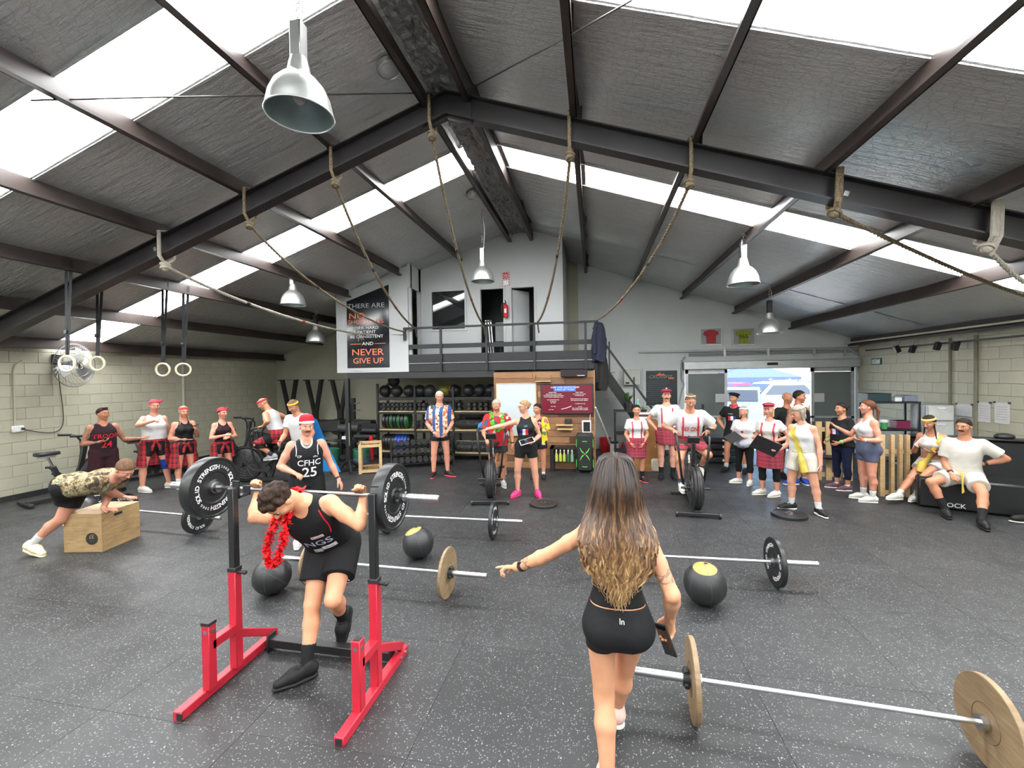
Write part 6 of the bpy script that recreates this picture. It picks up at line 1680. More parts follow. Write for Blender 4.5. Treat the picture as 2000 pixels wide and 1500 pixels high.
 def headwrap(s, m, lo_z=.38, hi_z=None, t=.12, tiltk=.12, name='headband', knot=None):
  r = s.hr; Rh = s.Rh.astype(F32); hc = s.hc.astype(F32); e = EL(s.H(0, .10, .28), np.array([.66, .82, .74]) * r, s.Rh)
  def f(p):
   q = (p - hc) @ Rh / r; z = q[:, 2] + q[:, 1] * tiltk
   d = np.maximum(e.d(p, t * r), (lo_z - z) * r)
   if hi_z is not None: d = np.maximum(d, (z - hi_z) * r)
   return d
  o = s.part(name, f, s.hc - 1.2 * r, s.hc + 1.3 * r, min(.0085, s.res * .7), m)
  if knot is not None:
   b = MB(); c = Vector(s.H(*knot)); b.sphere(c, (.14 * r, .12 * r, .12 * r), 10, 7)
   for k in (-1, 1): b.tube([c, Vector(s.H(knot[0] + .22, knot[1] + .05, knot[2] + .1 * k)), Vector(s.H(knot[0] + .42, knot[1] + .1, knot[2] + .05 + .16 * k))], [.05 * r, .1 * r, .05 * r], 6)
   s.mb(b, 'knot', m, o)
  return o
 def glasses(s, m):
  r = s.hr; b = MB()
  for q in (-1, 1):
   c = Vector(s.H(q * .26, -.84, .03)); b.torus(c, Vector(s.Rh @ np.array([0, 1, 0])), .17 * r, .018 * r, 16, 5); b.tube([s.H(q * .42, -.82, .06), s.H(q * .60, -.4, .06), s.H(q * .68, .1, .02)], .018 * r, 5)
  b.tube([s.H(-.1, -.87, .06), s.H(.1, -.87, .06)], .02 * r, 5); s.mb(b, 'glasses', m)
 def moustache(s, m, k=1.0):
  r = s.hr; b = MB(); b.tube([s.H(-.30 * k, -.66, -.46), s.H(-.15, -.79, -.375), s.H(0, -.82, -.355), s.H(.15, -.79, -.375), s.H(.30 * k, -.66, -.46)], [.04 * r, .075 * r, .07 * r, .075 * r, .04 * r], 8); s.mb(b, 'moustache', m)
 def bvh(s, o):
  me = o.data; return BVHTree.FromPolygons([v.co for v in me.vertices], [tuple(p.vertices) for p in me.polygons])
 def project(s, o, pts, back=False, eps=.004, R=None, O=None):
  """torso-plane points (x, z in metres, from the hips) onto garment o, seen from the front"""
  R = s.Rt if R is None else R; O = s.P if O is None else O; bv = s._b if getattr(s, '_bo', None) is o else s.bvh(o); s._b, s._bo = bv, o; out = []; sg = -1 if not back else 1
  dv = Vector(R @ np.array([0, -sg, 0]))
  for x, z in pts:
   p = Vector(O + R @ np.array([x if not back else -x, sg * 1.0, z])) - Vector(s.off); hit = bv.ray_cast(p, dv)
   q = hit[0] if hit[0] is not None else p + dv * 1.0
   out.append(q - dv * eps + Vector(s.off))
  return out
 def decal(s, o, geo, m, x=0, z=0, name='print', back=False, sub=True, eps=.004):
  vs, fs = geo
  pts = s.project(o, [(x + p[0], z + p[1]) for p in vs], back, eps); b = MB(); b.add(pts, fs); return b.build(name, m, o, off=s.off, smooth=False)
 def text(s, o, txt, m, x, z, size, bold=.01, back=False, sx=1.0, name='lettering', eps=.006):
  vs, fs = text_geo(txt, size, 'CENTER', bold); vs = vs * np.array([sx, 1]); return s.decal(o, (vs, fs), m, x, z, name, back, True, eps)
 def flag(s, o, x, z, w=.16, hh=.11, cols=None):
  cols = cols or (mat('flag_red', s2l(200, 36, 48), .7), mat('flag_white', (.75, .75, .78), .7), mat('flag_blue', s2l(32, 44, 110), .7))
  for i, m in enumerate(cols): s.decal(o, RECT(w / 3, hh, 3, 5), m, x + (i - 1) * w / 3, z, 'flag_stripe')
 def suspenders(s, o, m, x0=.055, x1=.060, z0=.06, z1=.285):
  for q in (-1, 1):
   pts = s.project(o, [(q * (x0 + (x1 - x0) * i / 14) * s.h, (z0 + (z1 - z0) * i / 14) * s.h) for i in range(15)], eps=.006)
   b = MB(); F = Vector(s.Rt @ np.array([1, 0, 0])); vs = []; fs = []; nv = Vector(s.Rt @ np.array([0, -1, 0])) * .004
   for p in pts: vs += [p - F * .013, p + F * .013, p + F * .013 + nv, p - F * .013 + nv]
   for i in range(14):
    for k in range(4): fs.append((i * 4 + k, i * 4 + (k + 1) % 4, i * 4 + 4 + (k + 1) % 4, i * 4 + 4 + k))
   b.add(vs, fs); s.mb(b, 'suspender', m)
 def lei(s, m, drop=.14, n=26, r=.03, wid=.07, seed=1, fy=-.098):
  """garland round the neck, hanging on the chest"""
  rr = random.Random(seed); b = MB(); h = s.h
  for i in range(n):
   a = 2 * PI * i / n; x = math.sin(a) * wid * h; up = math.cos(a)
   if up > 0: c = s.tp(x / h, .01 + .03 * up, .312)
   else: c = s.tp(x / h * (1 + .1 * up), fy - .004 * (1 + up), .312 + up * drop)
   if up > -.35: c = s.tp(x / h, .02 + .05 * up, .308) if up > 0 else s.tp(x / h, .02 + (fy - .02) * -up * 2.6, .308 + up * .03)
   for k in range(7):
    v = Vector((rr.uniform(-1, 1), rr.uniform(-1, 1), rr.uniform(-1, 1))).normalized(); u_, w_ = b.frame_of(v)
    p = Vector(c); q = p + v * r * 1.5; b.add([p, p + v * r * .8 + u_ * r * .7, q, p + v * r * .8 - u_ * r * .7], [(0, 1, 2, 3)]); b.add([p, p + v * r * .8 + w_ * r * .7, q * .999 + p * .001, p + v * r * .8 - w_ * r * .7], [(0, 1, 2, 3)])
  s.mb(b, 'lei', m)
 def wristband(s, q, m, f=.86, w=.1, t=.006, name='wristband'):
  s.band(s.prims['farm%d' % q], t, s.elb[q], s.wri[q], f, f + w, m, name)
 def collar_trim(s, o, m): pass
# ---------------------------------------------------------------- patterned cloth
def plaid(name, base, dark, light, sc=9.0):
 if name in MATS: return MATS[name]
 t = NT(name); v = t.coord()
 sep = t.node('ShaderNodeSeparateXYZ'); t.link(v, sep.inputs[0])
 ang = t.math('ADD', sep.outputs[0], t.math('MULTIPLY', sep.outputs[1], .8))
 def bands(x, w): return t.math('GREATER_THAN', t.math('FRACT', t.math('MULTIPLY', x, sc)), w)
 a, b_ = bands(ang, .5), bands(sep.outputs[2], .5)
 mixv = t.math('MULTIPLY', t.math('ADD', a, b_), .5)
 c = t.ramp(mixv, [(0.0, base), (0.25, tuple((x + y) / 2 for x, y in zip(base, dark))), (0.75, dark)], 'CONSTANT')
 th = t.math('LESS_THAN', t.math('FRACT', t.math('ADD', t.math('MULTIPLY', sep.outputs[2], sc), .2)), .08)
 c = t.mix(t.math('MULTIPLY', th, .6), c, light)
 t.base(c); t.val(t.b, Roughness=.85); n = t.noise(v, 14, 3); t.bump(n.outputs['Fac'], .4, .01); MATS[name] = t.m; return t.m
PL_RED = plaid('red_black_plaid', s2l(168, 24, 34), (0.012, 0.008, 0.010), s2l(200, 60, 60), 11)
PL_TARTAN = plaid('red_tartan', s2l(158, 46, 62), s2l(112, 34, 52), s2l(190, 130, 140), 16)
def floral(name, base, cols, sc=14, stripes=None):
 if name in MATS: return MATS[name]
 t = NT(name); v = t.coord(); n = t.noise(v, 8, 2); mv = t.node('ShaderNodeVectorMath'); mv.operation = 'MULTIPLY_ADD'; t.link(n.outputs['Color'], mv.inputs[0]); mv.inputs[1].default_value = (.08,) * 3; t.link(v, mv.inputs[2])
 vo = t.node('ShaderNodeTexVoronoi'); vo.inputs['Scale'].default_value = sc; t.link(mv.outputs[0], vo.inputs['Vector'])
 sep = t.node('ShaderNodeSeparateColor'); t.link(vo.outputs['Color'], sep.inputs[0])
 k = len(cols); c = t.ramp(sep.outputs[0], [(i / k, cols[i]) for i in range(k)], 'CONSTANT')
 pet = t.ramp(vo.outputs['Distance'], [(0.0, (1, 1, 1)), (.56, (1, 1, 1)), (.6, (0, 0, 0))])
 fl = t.mix(pet, base, c)
 if stripes:
  sx = t.node('ShaderNodeSeparateXYZ'); t.link(v, sx.inputs[0]); st = t.math('GREATER_THAN', t.math('FRACT', t.math('ADD', t.math('MULTIPLY', sx.outputs[0], 7.2), .28)), .55); fl = t.mix(st, fl, stripes)
 t.base(fl); t.val(t.b, Roughness=.8); t.bump(n.outputs['Fac'], .3, .01); MATS[name] = t.m; return t.m
FL_BLUE = floral('blue_floral', s2l(210, 190, 160), [s2l(216, 110, 66), s2l(222, 206, 186), s2l(60, 64, 58), s2l(200, 90, 70)], 18, s2l(44, 76, 130))
FL_RED = floral('red_floral', s2l(186, 20, 30), [s2l(186, 20, 30), s2l(190, 26, 34), s2l(200, 190, 180), s2l(60, 70, 90), s2l(176, 18, 28)], 13)
FL_YEL = floral('yellow_floral', s2l(222, 190, 30), [s2l(226, 196, 36), s2l(216, 90, 110), s2l(214, 184, 30), s2l(80, 120, 60), s2l(222, 206, 120)], 11)
def camo_print():
 t = NT('camouflage_print'); v = t.coord(); n = t.noise(v, 11, 6, .68); n2 = t.noise(v, 24, 5, .7)
 c = t.ramp(n.outputs['Fac'], [(0.0, s2l(52, 46, 36)), (.40, s2l(52, 46, 36)), (.43, s2l(126, 106, 76)), (.50, s2l(178, 160, 122)), (.56, s2l(110, 108, 72)), (.62, s2l(204, 196, 178))], 'CONSTANT')
 c = t.mix(t.ramp(n2.outputs['Fac'], [(.54, (0, 0, 0)), (.60, (.85, .85, .85))]), c, s2l(62, 56, 44)); t.base(c); t.val(t.b, Roughness=.85); t.bump(n.outputs['Fac'], .3, .01); return t.m
M_CAMO = camo_print()
C_WHITE = cloth('white_cloth', (.56, .56, .555), .8); C_CREAM = cloth('cream_cloth', s2l(198, 194, 184)); C_BLACK = cloth('black_jersey_cloth', (.010, .010, .011), .8); C_NAVY = cloth('navy_leggings', s2l(22, 28, 52)); C_GREYSH = cloth('slate_shorts', s2l(84, 90, 112))
C_OLIVE = cloth('olive_shorts', s2l(70, 66, 46)); C_CHARC = cloth('charcoal_shorts', s2l(58, 58, 60)); C_RED = cloth('red_bandana', s2l(186, 56, 70)); C_BLUE = cloth('blue_cape', s2l(38, 132, 206), .6); C_GOLD = cloth('gold_cloth', s2l(200, 170, 76), .5); C_YEL = cloth('yellow_band', s2l(216, 176, 62), .6)
C_PINK = cloth('pink_shoe', s2l(214, 62, 122), .6); C_SHOEW = cloth('white_shoe', s2l(200, 197, 188), .6); C_SHOEB = cloth('black_shoe', (.012, .012, .013), .55); C_SHOEG = cloth('grey_shoe', s2l(150, 152, 158), .6); C_SHOEBL = cloth('blue_shoe', s2l(30, 66, 150), .6); C_SHOEM = cloth('mauve_shoe', s2l(104, 72, 88), .6); C_SOLE = cloth('pale_sole', s2l(224, 220, 212), .6); C_SOLEB = cloth('black_sole', (.02, .02, .02), .6); C_SOLER = cloth('coral_sole', s2l(214, 86, 92), .6)
C_SUSP = cloth('red_suspender', s2l(176, 58, 74)); C_LEIR = cloth('red_lei', s2l(222, 26, 34), .6, bump=0); C_LEIG = cloth('green_lei', s2l(116, 214, 74), .6, bump=0); C_LEIP = cloth('pink_lei', s2l(220, 140, 170), .6, bump=0); C_TAN = mat('device_grey', (.05, .05, .055), .3)
# ================================================================ PEOPLE
def cf(x, y): return math.atan2(-x, y)
def at(px, py): g = G(px, py); return (g.x, g.y)
def hpx(px, py, pxt, pyt): g = G(px, py); return AY(pxt, pyt, g.y).z
def mk(label, px, py, pxt, pyt, turn=0.0, **kw):
 g = at(px, py); return Person(label, g, hpx(px, py, pxt, pyt), cf(*g) + turn, **kw)
def held_slab(name, label, cat, p, d, n, size, m, m2=None):
 """tablet, phone or clipboard: centre p, long axis d, normal n"""
 d = Vector(d).normalized(); n = Vector(n); n = (n - d * n.dot(d)).normalized(); R = Matrix((d.cross(n), d, n)).transposed()
 t = thing(name, label, cat, p); b = MB(); b.box((0, 0, 0), size, R, ch=min(size) * .3); b.build('case', m, t)
 b = MB(); b.box(n * size[2] * .52, (size[0] * .9, size[1] * .92, size[2] * .1), R); b.build('screen' if m2 is not M_PAPER else 'paper', m2 or M_DKGLASS, t, smooth=False)
 return t
M_STUB = hairm('stubble', s2l(60, 48, 40), s2l(90, 72, 60))
# --- man in the red and black number 24 jersey
p = mk('tattooed man in dark red-trimmed jersey number 24, gesturing beside the wall bikes', 205, 975, 204, 800, .25, sex='m', bulk=1.08, skin='brown', tattoo=True, head=(.35, -.02, 0),
 arms={-1: dict(u=(-.35, .1, -1), f=(.75, -.65, .12), palm=(0, 0, 1), curl=.5), 1: dict(u=(.45, -.1, -.9), f=(.75, -.75, .05), palm=(0, -.2, 1), curl=.15, spread=.5)})
o = p.tank(cloth('maroon_black_jersey', s2l(38, 22, 28)), hem=-.05, loose=.014, arm=.040, neck=(.034, .040), boxy=.95, name='jersey'); C_JRED = cloth('jersey_red', s2l(196, 34, 52), bump=0)
p.text(o, 'TROOP', C_JRED, 0, .165 * p.h, .098, .004, name='lettering'); p.text(o, '24', C_JRED, .01, .062 * p.h, .15, .012, name='number')
p.shorts(cloth('dark_red_shorts', s2l(46, 20, 26)), .8, .03); p.hair(H_DARK, 'quiff', inflate=.05); p.brows(H_DARK); p.shoes(C_SHOEB, C_SOLE); p.socks(C_WHITE, .3)
# --- pointing woman
p = mk('woman in white tank and red bandana pointing, with a blue knee brace', 305, 957, 302, 783, .15, sex='f', bulk=1.08, skin='pink', head=(.1, .08, .05), feet={-1: dict(yaw=.5), 1: dict(yaw=.7)},
 legs={-1: ((-.22, -.1, -1), (-.05, .0, -1)), 1: ((.16, -.05, -1), (.12, .05, -1))},
 arms={-1: dict(u=(-.35, -.75, -.25), f=(.75, -.75, .28), point=True, palm=(0, 0, -1), curl=.9), 1: dict(u=(.3, .1, -1), f=(.25, -.25, -1), curl=.9)})
p.tank(C_WHITE, hem=.035, loose=.016, arm=.038, neck=(.03, .03), boxy=.9); p.shorts(C_BLACK, .55, .006, flare=.004); p.tied_plaid(PL_RED, -.24)
p.hair(hairm('pink_grey_hair', s2l(150, 96, 92), s2l(196, 140, 130)), 'short'); p.headwrap(C_RED, .50, tiltk=.25, name='bandana', knot=(.55, -.3, .85)); p.brows(H_MID); p.shoes(C_SHOEW, C_SOLE)
p.band(p.prims['shin1'] + p.prims['thigh1'], .012, p.hip[1], p.ank[1], .38, .62, cloth('blue_brace', s2l(28, 56, 140)), 'knee_brace')
# --- woman in black tank with phone
p = mk('woman in black tank and red headband with blond braids, looking at a phone', 362, 952, 362, 797, .35, sex='f', bulk=1.16, skin='pink', head=(.0, .05, 0), chest=1.3,
 arms={-1: dict(u=(-.3, .05, -1), f=(.9, -.55, -.15), palm=(0, 0, 1), curl=.2), 1: dict(u=(.3, -.1, -1), f=(-.35, -.75, .62), palm=(-1, 0, .2), curl=.7)})
p.tank(C_BLACK, hem=.02, loose=.006, arm=.046); p.shorts(C_BLACK, .42, .006, flare=.004); p.tied_plaid(PL_RED, -.26); p.hair(H_BLOND, 'braids'); p.headwrap(C_RED, .46, .86, tiltk=.2); p.brows(H_MID); p.shoes(C_SHOEW, C_SOLE); p.socks(C_WHITE, .35)
held_slab('phone', 'dark phone held by the woman with blond braids', 'phone', p.arm[1]['c'] + np.array([.02, -.02, .05]), (.8, -.2, .35), (0, -.3, 1), (.07, .15, .009), M_BLACKP)
# --- woman with crossed arms
p = mk('woman in dark strappy top and red bandana with arms crossed', 437, 948, 433, 800, .3, sex='f', bulk=1.0, skin='pink', head=(.35, .0, 0),
 arms={-1: dict(u=(-.35, -.25, -1), f=(.95, -.55, .22), palm=(0, .6, -.6), curl=.4), 1: dict(u=(.35, -.25, -1), f=(-.85, -.75, .02), palm=(0, .6, -.6), curl=.5)})
p.tank(cloth('dark_maroon_top', s2l(40, 22, 26)), hem=.03, loose=.005, arm=.054, neck=(.045, .06)); p.shorts(C_BLACK, .4, .006, flare=.004); p.tied_plaid(PL_RED, -.15); p.hair(H_AUB, 'short'); p.headwrap(C_RED, .42, tiltk=.15, name='bandana', knot=(.45, -.45, .8)); p.brows(H_MID); p.shoes(C_SHOEW, C_SOLE); p.socks(C_WHITE, .3); p.wristband(1, M_BLACKP, .84, .1)
# --- bald man riding the bike
def bike_pt(bk, v): return np.array(bk.matrix_basis @ Vector(v))
def on_bike(label, bk, h, lean, up=(0, .25, .945), grip=(.235, .06, 1.135), feet=(1, -1), free=None, **kw):
 rzb = bk.rotation_euler.z; pel = bike_pt(bk, up); legs = {}; arms = kw.pop('arms', {})
 for q in (-1, 1):
  a = .7 if q > 0 else .7 + PI; legs[q] = dict(to=bike_pt(bk, (q * .15, math.cos(a) * .17 + .07, .34 + math.sin(a) * .17 + .015 + .05 * h)), pole=(q * .35, -1, .3))
  if q not in arms: arms[q] = dict(to=bike_pt(bk, (q * grip[0], grip[1], grip[2])), pole=(q * .8, .5, -.6), hd=(0, -1, -.1), palm=(-q * .3, 0, -1), curl=1.05)
 return Person(label, (0, 0), h, rzb, lean=lean, legs=legs, arms=arms, pelvis=pel, feet={q: dict(yaw=0, pitch=.1) for q in (-1, 1)}, **kw)
p = on_bike('bald man in white tank and plaid shirt riding an air bike, head bowed', BIKE_4, 1.62, (.42, 0), skin='tan', bulk=1.1, head=(.3, .55, 0))
p.tank(C_WHITE, hem=.02, loose=.010, arm=.042, boxy=.9); p.shorts(C_BLACK, .6, .02); p.skirt(PL_RED, -.10, .07, .026, .3, 'waist_shirt'); p.headwrap(C_RED, .42, .74, tiltk=.1, knot=(0, .95, .45)); p.brows(H_DARK); p.shoes(C_SHOEG, C_SOLE); p.socks(cloth('dark_sock', s2l(50, 50, 54)), .3)
for q in (-1, 1): p.band(p.prims['shin%d' % q] + p.prims['thigh%d' % q], .008, p.hip[q], p.ank[q], .36, .66, C_BLACK, 'knee_sleeve') if q == -1 else None
p.band(p.prims['shin1'] + p.prims['thigh1'], .008, p.knee[1] + (p.hip[1] - p.knee[1]) * .3, p.knee[1] + (p.ank[1] - p.knee[1]) * .35, 0, 1, C_BLACK, 'knee_sleeve')
# --- caped man
p = mk('man with yellow headband, white shirt and blue cape, head bowed', 592, 957, 570, 780, -.55, sex='m', skin='tan', lean=(.18, -.05), head=(-.2, .45, 0),
 arms={-1: dict(u=(-.2, -.2, -1), f=(.2, -.9, -.4), curl=.5), 1: dict(u=(.35, .1, -1), f=(-.3, -.4, -.9), curl=.6)})
p.tee(C_WHITE, .55, -.01, .016, boxy=.92); p.shorts(C_WHITE, .6, .02); p.hair(H_MID, 'short'); p.headwrap(C_YEL, .38, .66, tiltk=.1); p.brows(H_MID); p.shoes(C_SHOEW, C_SOLE); p.socks(C_BLACK, .25)
vs = []; fs = []; n = 18; m_ = 16
for j in range(m_ + 1):
 t = j / m_
 for i in range(n + 1):
  u = i / n - .5; w = .135 + .12 * t; y = .075 + .10 * t ** 1.2 + .018 * math.sin(u * 22 + t * 2) * t - .16 * (u * 2) ** 2 * .35 * (1 - t * .4)
  vs.append(p.P + p.F @ (np.array([u * 2 * w + .02 + .05 * t, y + .02, .265 - .62 * t + .015 * (1 - t) * math.cos(u * 6)]) * p.h) + np.array([.06 * t, -.02 * t, 0]))
for j in range(m_):
 for i in range(n): a = j * (n + 1) + i; fs.append((a, a + 1, a + n + 2, a + n + 1))
o_ = len(vs); bk = p.F @ np.array([0, .006, 0]); vs += [v + bk for v in vs]; fs += [tuple(reversed([k + o_ for k in f])) for f in fs]
rawmesh('cape', vs, fs, C_BLUE, p.root, p.off)
# --- santa hat man
p = mk('man in red santa hat and black CFHC 25 jersey behind the squat rack', 603, 1060, 592, 818, .05, sex='m', bulk=1.16, skin='pink', lean=(.16, 0), head=(.12, .1, 0), legs={-1: ((-.1, -.15, -1), (0, .12, -1)), 1: ((.1, -.05, -1), (.02, .1, -1))},
 arms={-1: dict(u=(-.5, .05, -.9), f=(.6, -.75, -.25), palm=(0, 0, -1), curl=.55), 1: dict(u=(.42, .05, -1), f=(.42, -.3, -1), palm=(-.8, .5, 0), curl=.3)}, res=.011)
o = p.tank(C_BLACK, hem=-.045, loose=.014, arm=.041, neck=(.034, .042), boxy=.93, name='jersey'); C_PW = cloth('jersey_white', (.78, .78, .78), bump=0)
p.text(o, 'CFHC', C_PW, .02, .138 * p.h, .10, .008); p.text(o, '25', C_PW, .025, .045 * p.h, .17, .012, name='number'); p.text(o, 'CP', C_PW, -.085, .205 * p.h, .04, .004, name='logo'); p.text(o, 'cfhc', C_PW, .09, .20 * p.h, .035, .003, name='logo')
nk = []
for i in range(13): a = PI * i / 12; nk.append((math.cos(a) * .037 * p.h, (.328 - .046 * math.sin(a)) * p.h))
for e_, nm in ((.0, 'neck_trim'), (.013, 'neck_trim')):
 pts = p.project(o, [(x * (1 + e_ * 9), z - e_) for x, z in nk], eps=.002); b = MB(); b.tube(pts, .0042, 6); p.mb(b, nm, C_PW, o)
for q in (-1, 1):
 pts = p.project(o, [(q * (.079 - .004 * math.sin(i / 10 * 3)) * p.h, (.296 - .08 * i / 10) * p.h) for i in range(11)], eps=.002); b = MB(); b.tube(pts, .0045, 6); p.mb(b, 'arm_trim', C_PW, o)
sh = p.shorts(C_BLACK, .85, .032, top=.0)
p.hair(H_MID, 'short'); p.moustache(hairm('moustache_hair', s2l(70, 46, 34), s2l(110, 76, 56))); p.brows(H_MID); p.shoes(C_SHOEW, C_SOLE); p.socks(C_WHITE, .3); p.wristband(1, M_BLACKP, .86, .09)
for q in (-1,): p.decal(sh, RECT(.05, .22, 3, 8), C_PW, q * .085, -.11 * p.h, 'side_panel')
r = p.hr; hat = p.headwrap(cloth('santa_red', s2l(206, 26, 42), .7), .62, t=.10, tiltk=.0, name='santa_hat')
b = MB(); prof = [(.78, .66), (.74, .95), (.66, 1.22), (.5, 1.34), (.0, 1.38)]; b.lathe([(a * r, z * r) for a, z in prof], p.H(0, .06, 0), Vector(p.Rh[:, 2]), 28); p.mb(b, 'crown', cloth('santa_red', (0, 0, 0)), hat)
p.headwrap(cloth('santa_white', (.75, .74, .73), .9, bs=60), .42, .72, t=.17, tiltk=.05, name='hat_brim')
# --- camouflage man on the box
p = Person('man in camouflage shirt bracing both hands on the jump box, one leg stretched back', (0, 0), 1.74, 1.72, sex='m', bulk=1.08, skin='pink', lean=(1.42, 0), pelvis=(-6.12, 4.03, .80), head=(-.25, .75, 0), res=.011,
  legs={1: dict(to=(-6.52, 3.88, .13), pole=(0, -1, -.2)), -1: dict(to=(-6.70, 4.42, .14), pole=(0, -1, -.2))}, feet={1: dict(yaw=-.15, pitch=.25), -1: dict(yaw=0, pitch=.4)},
  arms={1: dict(to=(-5.86, 4.17, .50), pole=(.6, .6, .2), hd=(0.1, -1, -.12), palm=(0, 0, -1), curl=.12, spread=.6), -1: dict(to=(-5.88, 4.50, .50), pole=(-.6, .5, .2), hd=(0, -1, -.1), palm=(0, 0, -1), curl=.12, spread=.5)})
p.tee(M_CAMO, .62, -.01, .014, boxy=.88); p.shorts(C_BLACK, .62, .022); p.hair(H_MID, 'short', inflate=.1); p.brows(H_MID); p.socks(C_WHITE, .36); p.shoes(cloth('cream_clog', s2l(224, 212, 178), .5, bump=0), cloth('cream_clog', (0, 0, 0)))
CAMO_P = p
# --- man in blue floral shirt
p = mk('older man in blue floral shirt and glasses, hands clasped, by the storage rack', 861, 930, 861, 766, .05, sex='m', skin='pink', head=(.05, .05, 0), legs={-1: ((-.1, 0, -1), (-.03, .03, -1)), 1: ((.1, 0, -1), (.04, .03, -1))}, feet={-1: dict(yaw=-.25), 1: dict(yaw=.75)},
 arms={-1: dict(u=(-.28, .02, -1), f=(.52, -.55, -.72), palm=(1, .3, 0), curl=.55), 1: dict(u=(.28, .02, -1), f=(-.5, -.55, -.72), palm=(-1, .3, 0), curl=.55)})
p.tee(FL_BLUE, .75, -.045, .018, boxy=.98); p.shorts(C_BLACK, .38, .014); p.hair(H_WHITE, 'short', inflate=.04); p.brows(H_GREY); p.glasses(M_BLACKP); p.shoes(C_SHOEB, C_SOLER); p.wristband(-1, M_BLACKP, .84, .09)
# --- woman with blue cape behind
p = mk('dark-haired woman with a bright blue cape behind the man in red floral shirt', 976, 924, 955, 784, -.15, sex='f', skin='warm', lean=(.05, -.12), head=(.25, .05, 0), arms={-1: dict(u=(-.75, .1, -.65), f=(.55, -.4, -.75)), 1: dict(u=(.2, 0, -1), f=(0, -.3, -1))})
p.tank(C_BLACK, hem=0); p.shorts(C_CHARC, .45, .012); p.hair(H_DARK, 'lowbun'); p.brows(H_DARK); p.shoes(C_SHOEG, C_SOLE); p.socks(C_WHITE, .2)
vs = []; fs = []; n, m_ = 14, 8
for j in range(m_ + 1):
 t = j / m_
 for i in range(n + 1):
  u = i / n; c0 = p.tp(.02, -.07, .29); c1 = p.elb[-1] + np.array([-.05, -.04, .02]); q = c0 + (c1 - c0) * u; q = q + np.array([0, 0, .03 * math.sin(u * PI)]) + np.array([0, -.06 * math.sin(t * PI) - .02, -(.05 + .15 * math.sin(u * PI * .8)) * t - .02 * math.sin(u * 20) * t]); vs.append(q)
for j in range(m_):
 for i in range(n): a = j * (n + 1) + i; fs.append((a, a + 1, a + n + 2, a + n + 1))
o_ = len(vs); vs += [v + np.array([0, .006, 0]) for v in vs]; fs += [tuple(reversed([k + o_ for k in f])) for f in fs]; rawmesh('cape', vs, fs, C_BLUE, p.root, p.off)
# --- man in red floral shirt and green lei
p = mk('grey-haired man in red floral shirt with a green flower lei, behind an air bike', 972, 950, 969, 782, .05, sex='m', bulk=1.08, skin='tan', lean=(.08, 0), head=(-.1, .3, 0), belly=.012,
 arms={-1: dict(u=(-.3, -.15, -1), f=(.15, -.85, -.35), palm=(0, 0, -1), curl=.7), 1: dict(u=(.38, .05, -1), f=(.1, -.35, -1), palm=(-.9, .3, 0), curl=.4)})
p.tee(FL_RED, .75, -.045, .020, boxy=1.0); p.shorts(C_CHARC, .5, .02); p.hair(H_GREY, 'short', inflate=.06); p.brows(H_GREY); p.shoes(C_SHOEG, C_SOLE); p.lei(C_LEIG, .15, 52, .032, .064, 1, -.135); p.wristband(1, M_BLACKP, .85, .1)
# --- woman with the flag and pink shoes
p = mk('woman in black tank with tricolour flag and pink shoes, reaching to the air bike', 1030, 968, 1014, 785, .0, sex='f', bulk=1.08, skin='fair', head=(-1.15, .05, 0), chest=1.15, legs={-1: ((-.16, -.02, -1), (-.02, .02, -1)), 1: ((.14, 0, -1), (.10, .02, -1))}, feet={-1: dict(yaw=-.6), 1: dict(yaw=.25)},
 arms={-1: dict(to=(-1.86, 7.02, 1.13), pole=(-.5, .5, -1), palm=(0, 0, -1), curl=.6), 1: dict(u=(.36, .15, -1), f=(-.5, -.75, -.3), palm=(0, 0, 1), curl=.6)})
o = p.tank(C_BLACK, hem=.0, loose=.006, arm=.046, neck=(.03, .028)); p.flag(o, -.03, .168 * p.h, .145, .105, (mat('flag_blue', s2l(32, 44, 110), .7), mat('flag_white', (.7, .7, .72), .7), mat('flag_red', s2l(200, 36, 48), .7))); p.text(o, 'LES', mat('teal_print', s2l(90, 140, 160), .6), .0, .222 * p.h, .04, .003)
p.shorts(C_BLACK, .46, .007, top=.07, flare=.004); p.hair(hairm('ash_blond', s2l(112, 88, 62), s2l(186, 152, 108)), 'bun'); p.brows(H_MID); p.glasses(M_BLACKP); p.shoes(C_PINK, C_PINK)
held_slab('tablet', 'white tablet held by the woman in pink shoes', 'tablet', p.arm[1]['c'] + np.array([-.05, -.05, .03]), (-1, -.3, -.28), (.15, -.3, 1), (.17, .24, .008), M_WHITEP)
# --- woman in yellow shirt
p = mk('woman with pink lei and open yellow floral shirt over a black dress', 1052, 934, 1056, 792, -.1, sex='f', bulk=1.05, skin='tan', head=(-.45, .05, 0), arms={-1: dict(u=(-.2, 0, -1), f=(.1, -.4, -1)), 1: dict(u=(.3, 0, -1), f=(-.5, -.6, .75), palm=(-1, 0, 0), curl=.7)})
p.tank(C_BLACK, hem=.0, arm=.05); p.shorts(C_BLACK, .45, .012, top=.08); p.hair(H_DARK, 'lowbun'); p.brows(H_DARK); p.shoes(C_SHOEB, C_SOLEB); p.socks(C_WHITE, .2); p.lei(C_LEIP, .17, 28, .022, .05, 4, -.105)
h = p.h; bt = p.clip_torso(.024, -.09, .30, .95)
sl = [(p.sho[q] + (p.elb[q] - p.sho[q]) * .8, unit(p.elb[q] - p.sho[q]).astype(F32), RC(p.sho[q], p.elb[q], .05 * h, .045 * h)) for q in (-1, 1)]
